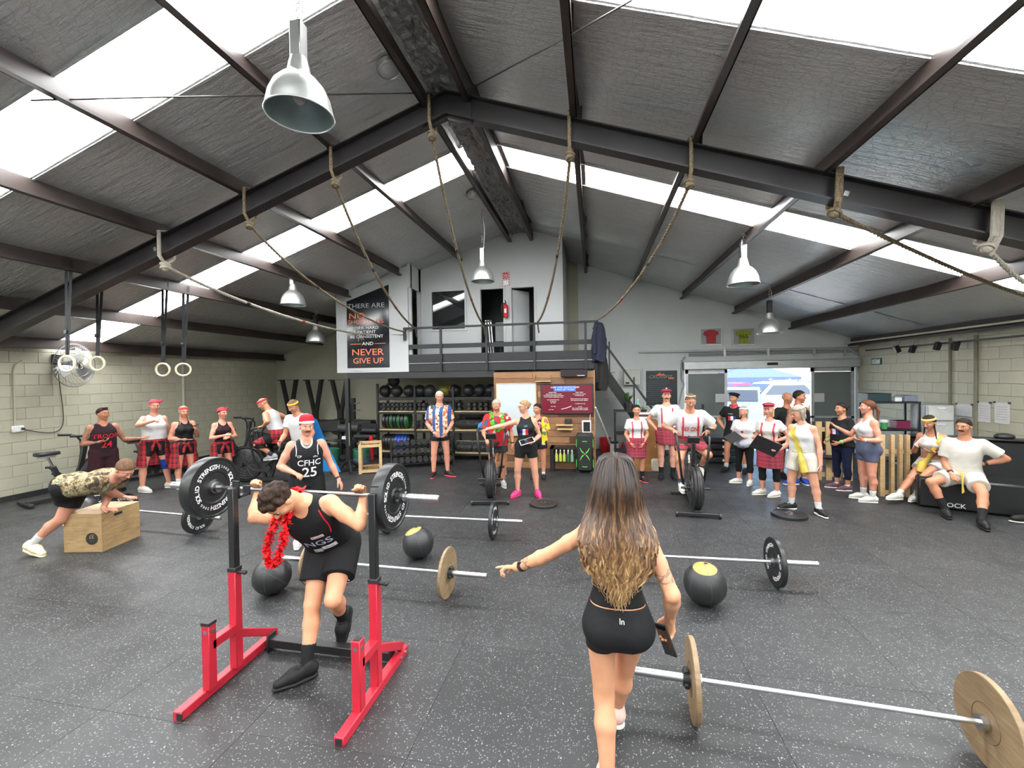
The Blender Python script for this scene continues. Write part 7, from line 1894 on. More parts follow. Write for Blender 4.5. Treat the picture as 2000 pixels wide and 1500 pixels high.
def fy(pp, P_=p):
 q = (pp - P_.P.astype(F32)) @ P_.Rt.astype(F32) / h; d = np.maximum(bt(pp), np.minimum(-(q[:, 1] + .01), .055 - np.abs(q[:, 0])) * h)
 for e, u, rc in sl: d = smin(d, np.maximum(rc.d(pp), (pp - e) @ u), .02 * h)
 return d
lo, hi = union_box(p.prims['torso'] + p.prims['glute'] + [x[2] for x in sl], .05); p.part('open_shirt', fy, lo, hi, p.res, FL_YEL)
# --- short woman with suspenders
TA = C_SUSP
p = mk('short woman in white shirt, red suspenders and tartan skirt, hands clasped', 1244, 940, 1247, 795, .12, sex='f', bulk=1.1, skin='tan', head=(.0, .0, .05), feet={-1: dict(yaw=-.15), 1: dict(yaw=.5)}, arms={-1: dict(u=(-.3, 0, -1), f=(.42, -.5, -.8), palm=(1, .3, 0), curl=.6), 1: dict(u=(.3, 0, -1), f=(-.42, -.5, -.8), palm=(-1, .3, 0), curl=.6)})
o = p.tee(C_WHITE, .6, .03, .012); p.suspenders(o, TA); p.skirt(PL_TARTAN, -.20, .07, .02, .12); p.hair(H_DARK, 'short'); p.brows(H_DARK); p.socks(C_BLACK, .42); p.shoes(C_SHOEB, C_SOLER); [p.wristband(q, C_JRED, .82, .14) for q in (-1, 1)]
# --- tall man with cap
p = mk('tall moustached man in red cap and tartan kilt with hands on hips', 1303, 934, 1305, 764, .1, sex='m', skin='fair', head=(-.05, .0, 0), arms={-1: dict(u=(-.62, .2, -.78), f=(.62, -.25, -.75), palm=(1, .1, 0), curl=.25, hd=(.8, -.5, -.35), spread=.5), 1: dict(u=(.62, .2, -.78), f=(-.62, -.25, -.75), palm=(-1, .1, 0), curl=.25, hd=(-.8, -.5, -.35))})
o = p.tee(C_WHITE, .55, .035, .013); p.suspenders(o, TA); p.text(o, 'CFHC', M_BLACKP, .075, .215 * p.h, .022, .001, name='chest_print'); p.shorts(C_BLACK, .5, .008, top=.0); p.skirt(PL_TARTAN, -.13, .07, .022, .1, 'kilt'); p.hair(H_DARK, 'short', inflate=.09); p.brows(H_DARK); p.moustache(H_DARK); p.socks(C_BLACK, .36); p.shoes(C_SHOEB, C_SOLEB)
def flat_cap(p, m, pom=False, brim=True):
 r = p.hr; c = p.headwrap(m, .50, t=.16, tiltk=.2, name='cap'); b = MB(); b.sphere(p.H(0, .0, .86), (.86 * r, .98 * r, .34 * r), 24, 12, Matrix(p.Rh.tolist())); p.mb(b, 'crown', m, c)
 if brim: b = MB(); b.sphere(p.H(0, -.72, .56), (.52 * r, .42 * r, .07 * r), 20, 8, Matrix((p.Rh @ rx(.25)).tolist())); p.mb(b, 'brim', m, c)
 if pom: b = MB(); b.sphere(p.H(0, .0, 1.24), .15 * r, 12, 8); p.mb(b, 'pompom', C_WHITE, c)
flat_cap(p, PL_TARTAN, True)
# --- bike rider in the DEF ONE shirt
p = on_bike('man in white DEF ONE shirt and red suspenders riding an air bike, facing the viewer', BIKE_R, 1.66, (.30, 0), up=(0, .27, .94), skin='tan', bulk=1.12, head=(.0, .38, 0))
o = p.tee(C_WHITE, .75, .02, .022, boxy=.9); p.text(o, 'DEF ONE', cloth('red_print', s2l(190, 50, 40), bump=0), 0, .155 * p.h, .10, .016, sx=.66, eps=.013); p.suspenders(o, TA, .068, .066, .07, .28); p.shorts(C_OLIVE, .42, .02); p.skirt(PL_TARTAN, -.05, .075, .028, .3, 'kilt'); p.hair(H_MID, 'short', inflate=.05); p.headwrap(cloth('headband_cream', s2l(206, 190, 160)), .74, .86, t=.13, tiltk=.3); p.brows(H_MID); p.shoes(C_SHOEW, C_SOLE); p.socks(cloth('grey_navy_sock', s2l(60, 66, 90)), .25)
held_slab('phone', 'black phone in the hand of the DEF ONE bike rider', 'phone', p.arm[1]['c'] + np.array([.03, -.02, .07]), (.9, -.3, -.3), (0, -.4, 1), (.075, .15, .009), M_BLACKP)
# --- french shirt man with beret
p = mk('man in black shirt with flag and dark beret, hand on hip, by the open door', 1437, 922, 1429, 770, -.3, sex='m', skin='tan', head=(-.2, .0, 0), arms={-1: dict(u=(-.6, .1, -.8), f=(.6, -.2, -.75), palm=(1, .1, 0), curl=.3), 1: dict(u=(.3, .1, -1), f=(.1, -.2, -1))}, legs={-1: ((-.12, -.1, -1), (-.05, 0, -1)), 1: ((.18, .05, -1), (.12, .1, -1))})
o = p.tee(C_BLACK, .55, -.02, .012); p.flag(o, -.0, .175 * p.h, .15, .085); p.text(o, 'LES BLEUS', C_PW, -.03, .225 * p.h, .022, .001); p.shorts(C_BLACK, .5, .022); p.hair(H_DARK, 'short'); p.brows(H_DARK); p.band(p.prims['neck'] + p.prims['trap'], .016, p.nb - p.Rt[:, 2] * .02, p.nb + p.Rt[:, 2] * .07, 0, 1, C_RED, 'neckerchief'); p.socks(C_WHITE, .28); p.shoes(C_SHOEB, C_SOLEB)
r = p.hr; b = MB(); b.sphere(p.H(.12, .05, .78), (1.0 * r, 1.0 * r, .30 * r), 24, 10, Matrix((p.Rh @ ry(.18)).tolist())); p.mb(b, 'beret', C_BLACK)
# --- woman with red dot shirt
p = mk('grey-haired woman in white shirt with a red dot and headband, holding a clipboard', 1454, 945, 1461, 797, -.25, sex='f', bulk=1.12, skin='pink', head=(.0, .05, 0), arms={-1: dict(u=(-.3, .0, -1), f=(.4, -.8, -.12), palm=(0, 0, 1), curl=.5), 1: dict(u=(.3, .0, -1), f=(-.75, -.6, -.05), palm=(0, .5, -.7), curl=.6)}, feet={-1: dict(yaw=-.9), 1: dict(yaw=0)})
o = p.tee(C_WHITE, .62, -.02, .016, boxy=.9); vs, fs = [], []
dsk = [(.0, .0)] + [(.024 * math.cos(2 * PI * i / 20), .024 * math.sin(2 * PI * i / 20)) for i in range(20)]; p.decal(o, (dsk, [(0, 1 + i, 1 + (i + 1) % 20) for i in range(20)]), mat('dot_red', s2l(196, 30, 52), .7), .0, .17 * p.h, 'red_dot')
p.leggings(C_BLACK, .55); p.hair(H_GREY, 'bob'); p.headwrap(C_WHITE, .36, .64, tiltk=.1); b = MB(); b.sphere(p.H(0, -.83, .48), (.1 * p.hr, .04 * p.hr, .1 * p.hr), 10, 6); p.mb(b, 'headband_dot', mat('dot_red', (0, 0, 0))); p.brows(H_GREY); p.shoes(C_SHOEW, C_SOLE)
held_slab('clipboard', 'dark clipboard held by the woman in the red dot shirt', 'clipboard', p.arm[-1]['c'] + np.array([-.06, -.06, .02]), (-.9, -.5, -.35), (-.2, .6, -1), (.2, .28, .008), M_BLACKP, M_PAPER)
fb = thing('folded_flag', 'crumpled striped cloth held by the woman in the red dot shirt', 'flag', p.arm[1]['c'] + np.array([.02, -.03, -.1])); b = MB(); b.sphere((0, 0, 0), (.11, .07, .08), 20, 14); b.v = [(x * (1 + .1 * math.sin(z * 90)), y * (1 + .12 * math.sin(x * 70)), z) for x, y, z in b.v]
t = NT('blue_white_stripes'); w = t.node('ShaderNodeTexWave'); w.inputs['Scale'].default_value = 14; t.link(t.coord(rot=(0, .7, 0)), w.inputs[0]); t.base(t.ramp(w.outputs['Fac'], [(.5, s2l(60, 80, 120)), (.52, (.7, .72, .75))], 'CONSTANT')); b.build('cloth', t.m, fb)
# --- woman in red cap, tartan skirt and leggings
p = mk('woman in red cap, suspenders and tartan skirt over black leggings, hand on hip', 1503, 968, 1495, 792, -.2, sex='f', skin='pink', head=(-.1, .05, 0), arms={-1: dict(u=(-.25, .0, -1), f=(.55, -.6, -.25), palm=(0, .5, -.8), curl=.4), 1: dict(u=(.62, .15, -.8), f=(-.75, -.4, -.3), palm=(-1, .1, 0), curl=.3, spread=.5)}, feet={-1: dict(yaw=-.7), 1: dict(yaw=-.5)})
o = p.tee(C_CREAM, .5, .035, .011); p.suspenders(o, TA); p.leggings(C_BLACK, .5, .005, .0); p.skirt(PL_TARTAN, -.21, .07, .02, .12); p.hair(H_BLOND, 'bob'); flat_cap(p, PL_TARTAN); p.brows(H_MID); p.shoes(C_SHOEW, C_SOLE)
# --- older man and tattooed man in the doorway
p = mk('older man in dark shirt, half hidden in the doorway behind the others', 1538, 932, 1540, 770, .5, sex='m', skin='brown', head=(.4, .0, 0), arms={-1: dict(u=(-.5, .1, -.9), f=(.1, -.6, -.6)), 1: dict(u=(.3, .1, -1), f=(0, -.3, -1))})
p.tee(cloth('grey_black_shirt', s2l(34, 34, 36)), .6, -.03, .014); p.shorts(C_BLACK, .7, .02); p.hair(H_GREY, 'balding'); p.brows(H_GREY); p.shoes(C_SHOEB, C_SOLEB)
p = mk('tattooed man in black tank, red neckerchief and blue shoes, looking away to the right', 1561, 945, 1572, 766, .9, sex='m', bulk=1.08, skin='brown', tattoo=True, head=(.35, .0, 0), arms={-1: dict(u=(-.35, .0, -1), f=(.0, -.3, -1)), 1: dict(u=(.4, .1, -1), f=(.1, -.35, -1))}, feet={-1: dict(yaw=-1.9), 1: dict(yaw=-.6)})
p.tank(C_BLACK, hem=-.03, loose=.012, arm=.044, boxy=.9); p.shorts(C_BLACK, .75, .02); p.hair(H_DARK, 'short', inflate=.1); p.brows(H_DARK); p.band(p.prims['neck'] + p.prims['trap'], .016, p.nb - p.Rt[:, 2] * .02, p.nb + p.Rt[:, 2] * .07, 0, 1, C_RED, 'neckerchief'); p.shoes(C_SHOEBL, C_SOLE)
# --- grey-haired woman with sash
p = mk('grey-haired woman in white tank and shorts with a gold sash, reading a clipboard', 1572, 1000, 1574, 795, -.4, sex='f', bulk=1.08, skin='fair', head=(-.55, .3, 0), legs={-1: ((-.14, -.06, -1), (-.02, .05, -1)), 1: ((.2, .02, -1), (.14, .02, -1))}, feet={-1: dict(yaw=-.7), 1: dict(yaw=.9)}, arms={-1: dict(u=(-.2, -.1, -1), f=(-.15, -.95, -.25), palm=(0, 0, 1), curl=.6), 1: dict(u=(.3, .05, -1), f=(.12, -.12, -1), palm=(-1, 0, 0), curl=.35)}, res=.011)
o = p.tank(C_WHITE, hem=-.02, loose=.012, arm=.038, neck=(.026, .022), boxy=.88); sh = p.shorts(C_CREAM, .52, .022); p.hair(H_GREY, 'bob', inflate=.1); p.headwrap(mat('olive_headband', s2l(120, 108, 60), .6), .52, .64, t=.15, tiltk=.05); p.glasses(M_BLACKP); p.brows(H_GREY); p.socks(C_WHITE, .30); p.shoes(C_SHOEB, C_SOLE)
M_SASH = cloth('gold_sash', s2l(186, 168, 74), .4, .2)
def ribbon(p, o, pts2, w, m, name, eps=.008, n=3):
 P3 = p.project(o, pts2, eps=eps); b = MB(); vs = []; fs = []; k = len(P3); R1 = Vector(p.Rt @ np.array([1, 0, 0])); nv = Vector(p.Rt @ np.array([0, -1, 0]))
 for i, c in enumerate(P3):
  d = (P3[min(i + 1, k - 1)] - P3[max(0, i - 1)]).normalized(); sd = d.cross(nv).normalized()
  for j in range(n + 1): u = (j / n - .5); vs.append(c + sd * w * u + nv * (.006 * math.sin(i * 1.3 + j * 2) + .004))
 for i in range(k - 1):
  for j in range(n): a = i * (n + 1) + j; fs.append((a, a + 1, a + n + 2, a + n + 1))
 o_ = len(vs); vs += [v - nv * .004 for v in vs]; fs += [tuple(reversed([q + o_ for q in f])) for f in fs]; b.add(vs, fs); return p.mb(b, name, m)
ribbon(p, o, [((-.062 + .085 * i / 12) * p.h, (.285 - .235 * i / 12) * p.h) for i in range(13)], .075, M_SASH, 'sash', n=5); b = MB()
c = p.tp(.02, -.088, .055); b.tube([c, c + p.Rt @ np.array([.03, -.01, -.12]), c + p.Rt @ np.array([.06, -.0, -.27])], [.02, .045, .05], 10); b.tube([c, c + p.Rt @ np.array([-.05, -.005, -.1]), c + p.Rt @ np.array([-.06, .005, -.28])], [.008, .008, .006], 6); p.mb(b, 'sash_tail', M_SASH)
b = MB(); b.tube([p.tp(math.sin(a) * .105, -math.cos(a) * .078, .058) for a in np.linspace(0, 2 * PI, 25)[:-1]], .009, 6, closed=True); p.mb(b, 'cord_belt', M_SASH)
held_slab('clipboard', 'large dark clipboard held by the grey-haired woman with the gold sash', 'clipboard', p.arm[-1]['c'] + np.array([-.13, -.02, .06]), (-.9, .1, .42), (.2, .9, .5), (.24, .36, .01), M_BLACKP, M_PAPER)
# --- two women talking at right
p = mk('dark-haired woman in black flag shirt and navy leggings with green wristbands', 1645, 956, 1646, 791, -.75, sex='f', bulk=1.1, skin='tan', head=(-.2, .0, 0), belly=.015, feet={-1: dict(yaw=-.5), 1: dict(yaw=-.3)}, arms={-1: dict(u=(-.25, .0, -1), f=(.25, -.75, -.35), palm=(1, .2, 0), curl=.6), 1: dict(u=(.3, .0, -1), f=(-.45, -.7, -.4), palm=(-1, .2, 0), curl=.6)})
o = p.tee(C_BLACK, .6, -.02, .015, boxy=.9); p.flag(o, -.02, .165 * p.h, .18, .09); p.leggings(C_NAVY, .65); p.hair(H_DARK, 'bun'); p.brows(H_DARK); p.shoes(C_SHOEM, C_SOLE); p.socks(C_WHITE, .12); [p.wristband(q, cloth('lime_band', s2l(120, 190, 110)), .78, .16, .01) for q in (-1, 1)]
p = mk('woman with long ponytail in white crop top and slate shorts, gesturing', 1695, 978, 1690, 786, -1.0, sex='f', bulk=1.12, skin='pink', head=(-.35, -.05, 0), chest=1.2, feet={-1: dict(yaw=-.2), 1: dict(yaw=-.1)}, arms={-1: dict(u=(-.15, -.55, -.85), f=(.0, -.85, .5), palm=(0.3, 0, 1), curl=.25, spread=.6), 1: dict(u=(.28, .1, -1), f=(-.05, -1, .02), palm=(-.5, 0, .8), curl=.6)}, res=.011)
p.tank(C_WHITE, hem=.135, loose=.007, arm=.044, neck=(.036, .055), name='crop_top'); p.shorts(C_GREYSH, .48, .007, top=.09, flare=.002); p.hair(H_AUB, 'pony'); p.brows(H_DARK); p.socks(C_WHITE, .32); p.shoes(C_SHOEW, C_SOLE); p.wristband(1, C_CREAM, .84, .09, name='watch')
# --- man bent under the loaded bar
hl, hrr = AY(499, 955, 2.745), AY(690, 965, 2.74); bz = lambda x: BARL.z + (BARR.z - BARL.z) * (x - BARL.x) / (BARR.x - BARL.x)
p = Person('man in black singlet bent under the barbell, red flower lei hanging from his neck', (0, 0), 1.63, .22, sex='m', bulk=1.05, skin='warm', lean=(.66, -.22), pelvis=(-1.93, 2.90, .785), head=(-.62, 1.2, .12), res=.008, fres=.005,
  legs={-1: dict(to=(-1.93, 2.56, .085), pole=(-.1, -1, 0)), 1: dict(to=(-1.86, 2.88, .25), pole=(.1, -1, 0))}, feet={-1: dict(yaw=-.95, pitch=0), 1: dict(yaw=-.2, pitch=1.15)},
  arms={-1: dict(to=(hl.x - .03, 2.80, bz(hl.x) - .035), pole=(-.9, .25, -.3), hd=(.1, -.25, 1), palm=(.0, -1, -.2), curl=1.2, thumb=.3), 1: dict(to=(hrr.x + .04, 2.80, bz(hrr.x) - .035), pole=(1, .2, -.15), hd=(-.1, -.25, 1), palm=(.0, -1, -.2), curl=1.2, thumb=.3)})
o = p.tank(C_BLACK, hem=-.03, loose=.010, arm=.047, neck=(.036, .046), boxy=.86, name='singlet')
p.text(o, 'NGS', cloth('print_silver', s2l(200, 208, 230), bump=0), .01, .125 * p.h, .085, .01, sx=1.15)
for x, z, w, hh, tx, c in ((.035, .185, .085, .028, 'Budget', s2l(180, 30, 40)), (-.03, .085, .06, .035, 'BBQS', s2l(30, 30, 30)), (.055, .095, .10, .035, 'direct', s2l(40, 60, 90))):
 p.decal(o, RECT(w, hh, 5, 2), C_PW, x, z * p.h, 'sponsor_patch'); p.text(o, tx, mat('patch_ink_' + tx, c, .6), x, z * p.h - .009, .026, .002, name='patch_text')
for q in (-1, 1):
 pts = p.project(o, [(q * (.066 + .016 * math.sin(i / 12 * 2.6)) * p.h, (.292 - .115 * i / 12) * p.h) for i in range(13)], eps=.002); b = MB(); b.tube(pts, .005, 6); p.mb(b, 'red_trim', C_JRED, o)
sh = p.shorts(C_BLACK, .62, .026, flare=.02, top=.05)
p.text(sh, 'CF', mat('badge_blue', s2l(110, 170, 210), .6), -.10, -.125 * p.h, .06, .006, name='badge'); b = MB()
b.tube(p.project(sh, [(.105, -.02 * p.h - .035 * i) for i in range(6)], eps=.003), .006, 5); p.mb(b, 'white_piping', C_PW, sh); p.text(sh, 'B', C_PW, .085, -.10 * p.h, .07, .004, name='badge'); p.text(sh, 'a', C_PW, .08, -.135 * p.h, .05, .004, name='logo')
p.hair(hairm('dark_brown_curls', s2l(26, 18, 14), s2l(64, 46, 36)), 'curly'); p.brows(H_DARK); p.socks(C_BLACK, .36); p.shoes(C_SHOEB, C_SOLEB)
rr = random.Random(5); b = MB()
path = [AY(x, y, Y) for x, y, Y in ((590, 958, 2.72), (575, 960, 2.60), (566, 985, 2.50), (562, 1010, 2.46), (556, 1040, 2.45), (550, 1070, 2.44), (543, 1095, 2.44), (530, 1104, 2.45), (521, 1092, 2.46), (522, 1065, 2.47), (530, 1040, 2.48), (538, 1015, 2.5), (545, 990, 2.55))]
for a, c in zip(path[:-1], path[1:]):
 for k in range(7):
  o_ = a.lerp(c, k / 7)
  for j in range(9):
   v = Vector((rr.uniform(-1, 1), rr.uniform(-1, 1), rr.uniform(-1, 1))).normalized(); u_, w_ = b.frame_of(v); L = rr.uniform(.026, .046)
   b.add([o_, o_ + v * L * .7 + u_ * L * .32, o_ + v * L + w_ * .003, o_ + v * L * .7 - u_ * L * .32], [(0, 1, 2, 3)])
p.mb(b, 'lei', C_LEIR)
# --- woman in the foreground seen from behind
p = Person('long-haired woman in black crop top and shorts seen from behind, pointing left', (0, 0), 1.60, PI + .03, sex='f', bulk=.90, skin='warm', leg=.85, pelvis=(.10, 2.10, .835), lean=(.02, 0), head=(.02, .05, 0), res=.0085, fres=.0048,
  legs={1: dict(to=(.045, 2.06, .085), pole=(0, -1, 0)), -1: dict(to=(.10, 2.48, .10), pole=(0, -1, 0))}, feet={1: dict(yaw=.05, pitch=0), -1: dict(yaw=0, pitch=0)},
  arms={1: dict(to=AY(1004, 1112, 2.30), pole=(.1, .4, -1), hd=(.95, -.12, -.12), palm=(.0, .3, -1), point=True, curl=.7), -1: dict(to=AY(1309, 1203, 2.16), pole=(-.25, 1, 0), hd=(.05, -.15, -1), palm=(.6, .8, 0), curl=.75)})
o = p.tank(C_BLACK, hem=.068, loose=.006, arm=.044, name='crop_top'); sh = p.shorts(C_BLACK, .30, .007, top=.066, flare=.002)
p.text(sh, 'ln', C_PW, .01, .035 * p.h, .034, .003, back=True, name='logo')
p.wristband(1, M_BLACKP, .84, .12, .004, 'watch'); p.brows(H_DARK); p.shoes(cloth('pale_pink_shoe', s2l(206, 170, 158), .6), C_SOLE)
b = MB(); c = p.elb[1] + (p.wri[1] - p.elb[1]) * .90; b.box(c + np.array([0, -.022, .014]), (.034, .008, .036), ch=.003); p.mb(b, 'watch_face', M_DKGLASS)
for q, f0, f1 in ((1, .55, .8),): p.band(p.prims['farm1'], .0008, p.elb[1], p.wri[1], f0, f1, skin_mat('tattooed_warm', SKINS['warm'], True), 'tattoo')
p.band(p.prims['uarm-1'], .0008, p.sho[-1], p.elb[-1], .45, .85, skin_mat('tattooed_warm', SKINS['warm'], True), 'tattoo')
def two_tone(name, sh):
 t = NT(name); geo = t.node('ShaderNodeNewGeometry'); sx = t.node('ShaderNodeSeparateXYZ'); t.link(geo.outputs['Position'], sx.inputs[0])
 n1 = t.noise(t.coord((1, 1, .10)), 70, 3, .6); n2 = t.noise(t.coord((1, 1, .25)), 30, 2)
 zz = t.math('ADD', sx.outputs[2], t.math('MULTIPLY', n2.outputs['Fac'], .22)); zz = t.math('MULTIPLY', t.math('SUBTRACT', zz, 1.04 + sh), 1.35)
 c = t.ramp(zz, [(0.0, s2l(190, 158, 112)), (.22, s2l(160, 124, 82)), (.45, s2l(112, 80, 54)), (.72, s2l(62, 44, 34)), (1.0, s2l(38, 28, 23))])
 t.base(t.mix(t.ramp(n1.outputs['Fac'], [(.35, (.75, .75, .75)), (.62, (0, 0, 0))]), c, t.mix(.55, c, (0.01, .007, .005)))); t.val(t.b, Roughness=.42); return t.m
M_2TS = [two_tone('two_tone_hair_%d' % i, sh) for i, sh in enumerate((-.12, .0, .14))]; M_2T = M_2TS[0]
hc, r = p.hc, p.hr; bk = p.P[1]
p.hair(M_2T, 'short', inflate=.04)
shell = [EL(hc + np.array([0, -.005, -.02]), (.088, .108, .125)), EL((hc[0], hc[1] - .05, hc[2] - .17), (.10, .05, .13)), EL((hc[0], bk - .085, hc[2] - .30), (.125, .038, .15)), EL((hc[0] + .0, bk - .085, hc[2] - .40), (.08, .032, .10))]
p.part('hair_mass', U(shell, .06), *union_box(shell), .010, M_2T)
rr = random.Random(11); b = MB()
for k in range(760):
 ph = rr.uniform(-1.75, 1.75); s_, c_ = math.sin(ph), math.cos(ph); lay = rr.uniform(.97, 1.10); part_y = rr.uniform(-.07, .06)
 tz = hc[2] - .525 + .13 * abs(s_) ** 1.5 + rr.uniform(-.03, .09); ts = s_ * rr.uniform(.45, .85)
 K = [(hc[0] + s_ * .01, hc[1] + part_y, hc[2] + .125), (hc[0] + s_ * .07 * lay, hc[1] + part_y * .5 - .05 * max(c_, -.2), hc[2] + .104), (hc[0] + s_ * .103 * lay, hc[1] - .112 * c_ * lay - .01, hc[2] - .02), (hc[0] + s_ * .125 * lay, hc[1] - .105 * max(c_, -.1) * lay - .015, hc[2] - .14), (hc[0] + s_ * .155 * lay, bk - .095 - .055 * max(c_, 0) * lay, hc[2] - .25), (hc[0] + (s_ * .6 + ts * .4) * .16, bk - .10 - .05 * max(c_, 0) * lay, hc[2] - .37), (hc[0] + ts * .125 + rr.uniform(-.015, .015), bk - .10 - .04 * max(c_, 0), tz)]
 if K[5][2] < tz + .02: K[5] = tuple((u + v) / 2 for u, v in zip(K[4], K[6]))
 K = [Vector(q) for q in K]; pts = []; f0, f1, am = rr.choice((0, .9, 2.1, 3.3, 4.2, 5.3)) + rr.uniform(-.3, .3), rr.uniform(18, 24), rr.uniform(.007, .014); b.cur = rr.choice((0, 1, 1, 2))
 for i in range(len(K) - 1):
  a0, a1, a2, a3 = K[max(i - 1, 0)], K[i], K[i + 1], K[min(i + 2, len(K) - 1)]
  for j in range(3):
   u = j / 3; q = .5 * ((2 * a1) + (a2 - a0) * u + (2 * a0 - 5 * a1 + 4 * a2 - a3) * u * u + (3 * a1 - a0 - 3 * a2 + a3) * u ** 3); w = max(0, (i + u - 1.5) / 4.5); pts.append(q + Vector((math.sin(f0 + f1 * q.z * 2), math.cos(f0 * 2 + f1 * q.z * 2) * .7, 0)) * am * w * 1.6)
 pts.append(K[-1]); n = len(pts); b.tube(pts, [.0036 + .0026 * math.sin(min(1, i / n * 1.4) * PI / 1.4) if i < n - 2 else .0016 for i in range(n)], 4, caps=False)
p.mb(b, 'hair_strands', M_2TS)
held_slab('phone', 'black phone in the right hand of the long-haired woman', 'phone', p.arm[-1]['c'] + np.array([-.01, -.01, -.045]), (.35, -.1, -1), (-.8, -.6, .1), (.074, .15, .010), M_BLACKP)
# --- seated pair on the black couch
p = Person('seated woman with gold headband and braids looking at a phone', (0, 0), 1.52, cf(4.7, 7.2) - .25, sex='f', skin='tan', chest=1.25, lean=(.12, 0), pelvis=tuple(G(1822, 905, .60)), head=(-.25, .35, 0), res=.011,
  legs={-1: dict(to=tuple(G(1748, 985) + Vector((0, 0, .09))), pole=(-.3, -1, .3)), 1: dict(to=tuple(G(1797, 985) + Vector((0, .1, .10))), pole=(0, -1, .3))}, feet={-1: dict(yaw=-.5), 1: dict(yaw=-.1)},
  arms={-1: dict(u=(-.3, -.05, -1), f=(.35, -.8, .45), palm=(.6, .2, .6), curl=.7), 1: dict(u=(.35, .05, -1), f=(-.7, -.65, .12), palm=(-.3, .2, .8), curl=.5)})
p.tank(C_WHITE, hem=.12, loose=.006, arm=.054, neck=(.05, .055), name='crop_top'); p.shorts(C_WHITE, .42, .016); p.hair(H_DARK, 'braids'); p.headwrap(cloth('gold_headband', s2l(214, 178, 96), .35), .42, .70, t=.13, tiltk=.1); p.brows(H_DARK); p.socks(C_WHITE, .26); p.shoes(C_SHOEW, C_SOLE); p.wristband(1, M_BLACKP, .84, .1)
b = MB(); b.tube([p.tp(.075, -.01, .285), p.tp(.07, -.07, .24), p.tp(.03, -.085, .16), p.tp(-.01, -.085, .07), p.tp(-.05, -.12, .02), p.tp(-.06, -.16, -.06)], [.03, .035, .03, .03, .06, .05], 10); p.mb(b, 'gold_sash', C_GOLD)
held_slab('phone', 'white phone held by the seated woman with gold headband', 'phone', p.arm[-1]['c'] + np.array([0, -.03, .04]), (.5, -.2, .75), (.3, 1, .6), (.075, .15, .009), M_WHITEP)
p = Person('seated moustached man in white shirt and shorts, hand on hip, on the black couch', (0, 0), 1.66, cf(4.9, 6.6) - .1, sex='m', bulk=1.06, skin='tan', lean=(.0, 0), pelvis=tuple(G(1884, 930, .53)), head=(-.25, .1, 0), res=.0105,
  legs={-1: dict(to=tuple(G(1846, 1008) + Vector((0, 0, .09))), pole=(-.9, -1, .4)), 1: dict(to=tuple(G(1918, 1030) + Vector((0, 0, .09))), pole=(.6, -1, .4))}, feet={-1: dict(yaw=.35), 1: dict(yaw=.35)},
  arms={-1: dict(u=(-.12, -.1, -1), f=(.4, -.8, -.5), palm=(.5, .4, -.6), curl=.6), 1: dict(u=(.75, .25, -.6), f=(-.85, -.35, -.35), palm=(-.6, .2, -.6), curl=.3)})
p.tee(C_CREAM, .72, -.0, .015, boxy=.88); p.shorts(C_CREAM, .62, .024); p.hair(H_DARK, 'short', inflate=.06); p.brows(H_DARK); p.moustache(H_DARK); p.socks(cloth('black_sock', (.012, .012, .013)), .42); p.shoes(C_SHOEB, C_SOLEB); [p.wristband(q, M_BLACKP, .80, .14) for q in (-1, 1)]
b = MB(); b.tube([p.tp(.0, -.10, .05), p.tp(.01, -.17, .03), p.tp(.012, -.20, -.04), p.tp(.012, -.20, -.11)], .008, 6); b.tube([p.tp(-.03, -.10, .06), p.tp(.0, -.17, .04), p.tp(.02, -.2, -.1)], .006, 6); p.mb(b, 'cord_belt', C_GOLD)
sh_ = thing('sneaker', 'black sneaker with white sole at the right edge of the view', 'shoe', G(1988, 1020)); b = MB(); b.sphere((.06, 0, .05), (.15, .06, .055), 20, 12); b.v = [(x, y, max(z, .02)) for x, y, z in b.v]; b.build('upper', C_SHOEB, sh_); b = MB(); b.sphere((.06, 0, .0125), (.16, .065, .0125), 20, 6); b.build('sole', C_SOLE, sh_)
# ================================================================ TIMBER FEATURE WALL
YT = 9.40; TX0, TX1 = AY(965, 800, YT).x, AY(1160, 800, YT).x
t = NT('recycled_boards'); oi = t.node('ShaderNodeObjectInfo'); v = t.coord((2.5, 8, 26)); n = t.noise(v, 2.4, 6, .65)
c = t.ramp(oi.outputs['Random'], [(0, s2l(92, 60, 42)), (.3, s2l(146, 102, 68)), (.6, s2l(176, 134, 92)), (.8, s2l(112, 76, 52)), (1, s2l(196, 160, 120))]); c = t.mix(t.ramp(n.outputs['Fac'], [(.35, (.6, .6, .6)), (.65, (0, 0, 0))]), c, t.mix(.6, c, (.03, .018, .01))); t.base(c); t.val(t.b, Roughness=.62); t.bump(n.outputs['Fac'], .25, .004); M_BOARD = t.m
tw = struct(boxed('wall_timber', M_BLACKP, TX0, TX1, YT + .02, YT + .12, 0, 2.14), 'feature wall clad in recycled timber boards')
rr = random.Random(4); z = 0.0; k = 0
while z < 2.12:
 hh = min(.142, 2.14 - z); x = TX0
 while x < TX1 - .01:
  w = min(rr.uniform(.45, 1.15), TX1 - x); w = TX1 - x if TX1 - x - w < .25 else w
  b = MB(); b.box((x + w / 2, YT + .006 - rr.uniform(0, .008), z + hh / 2), (w - .007, .026, hh - .007)); b.build('board', M_BOARD, tw, smooth=False); x += w
 z += .142
struct(boxed('trim_3', wood_material('timber_edge', s2l(132, 92, 58), s2l(176, 134, 90)), TX1 - .002, TX1 + .03, YT - .02, YT + .14, 0, 2.15), 'timber corner post of the feature wall')
wbp = thing('whiteboard', 'blank white board mounted on the timber wall', 'whiteboard', (AY(1008, 800, YT).x, YT - .025, 0)); x0, x1, zt, zb = AY(970, 750, YT).x - wbp.location.x, AY(1047, 750, YT).x - wbp.location.x, AY(1008, 749, YT).z, .72
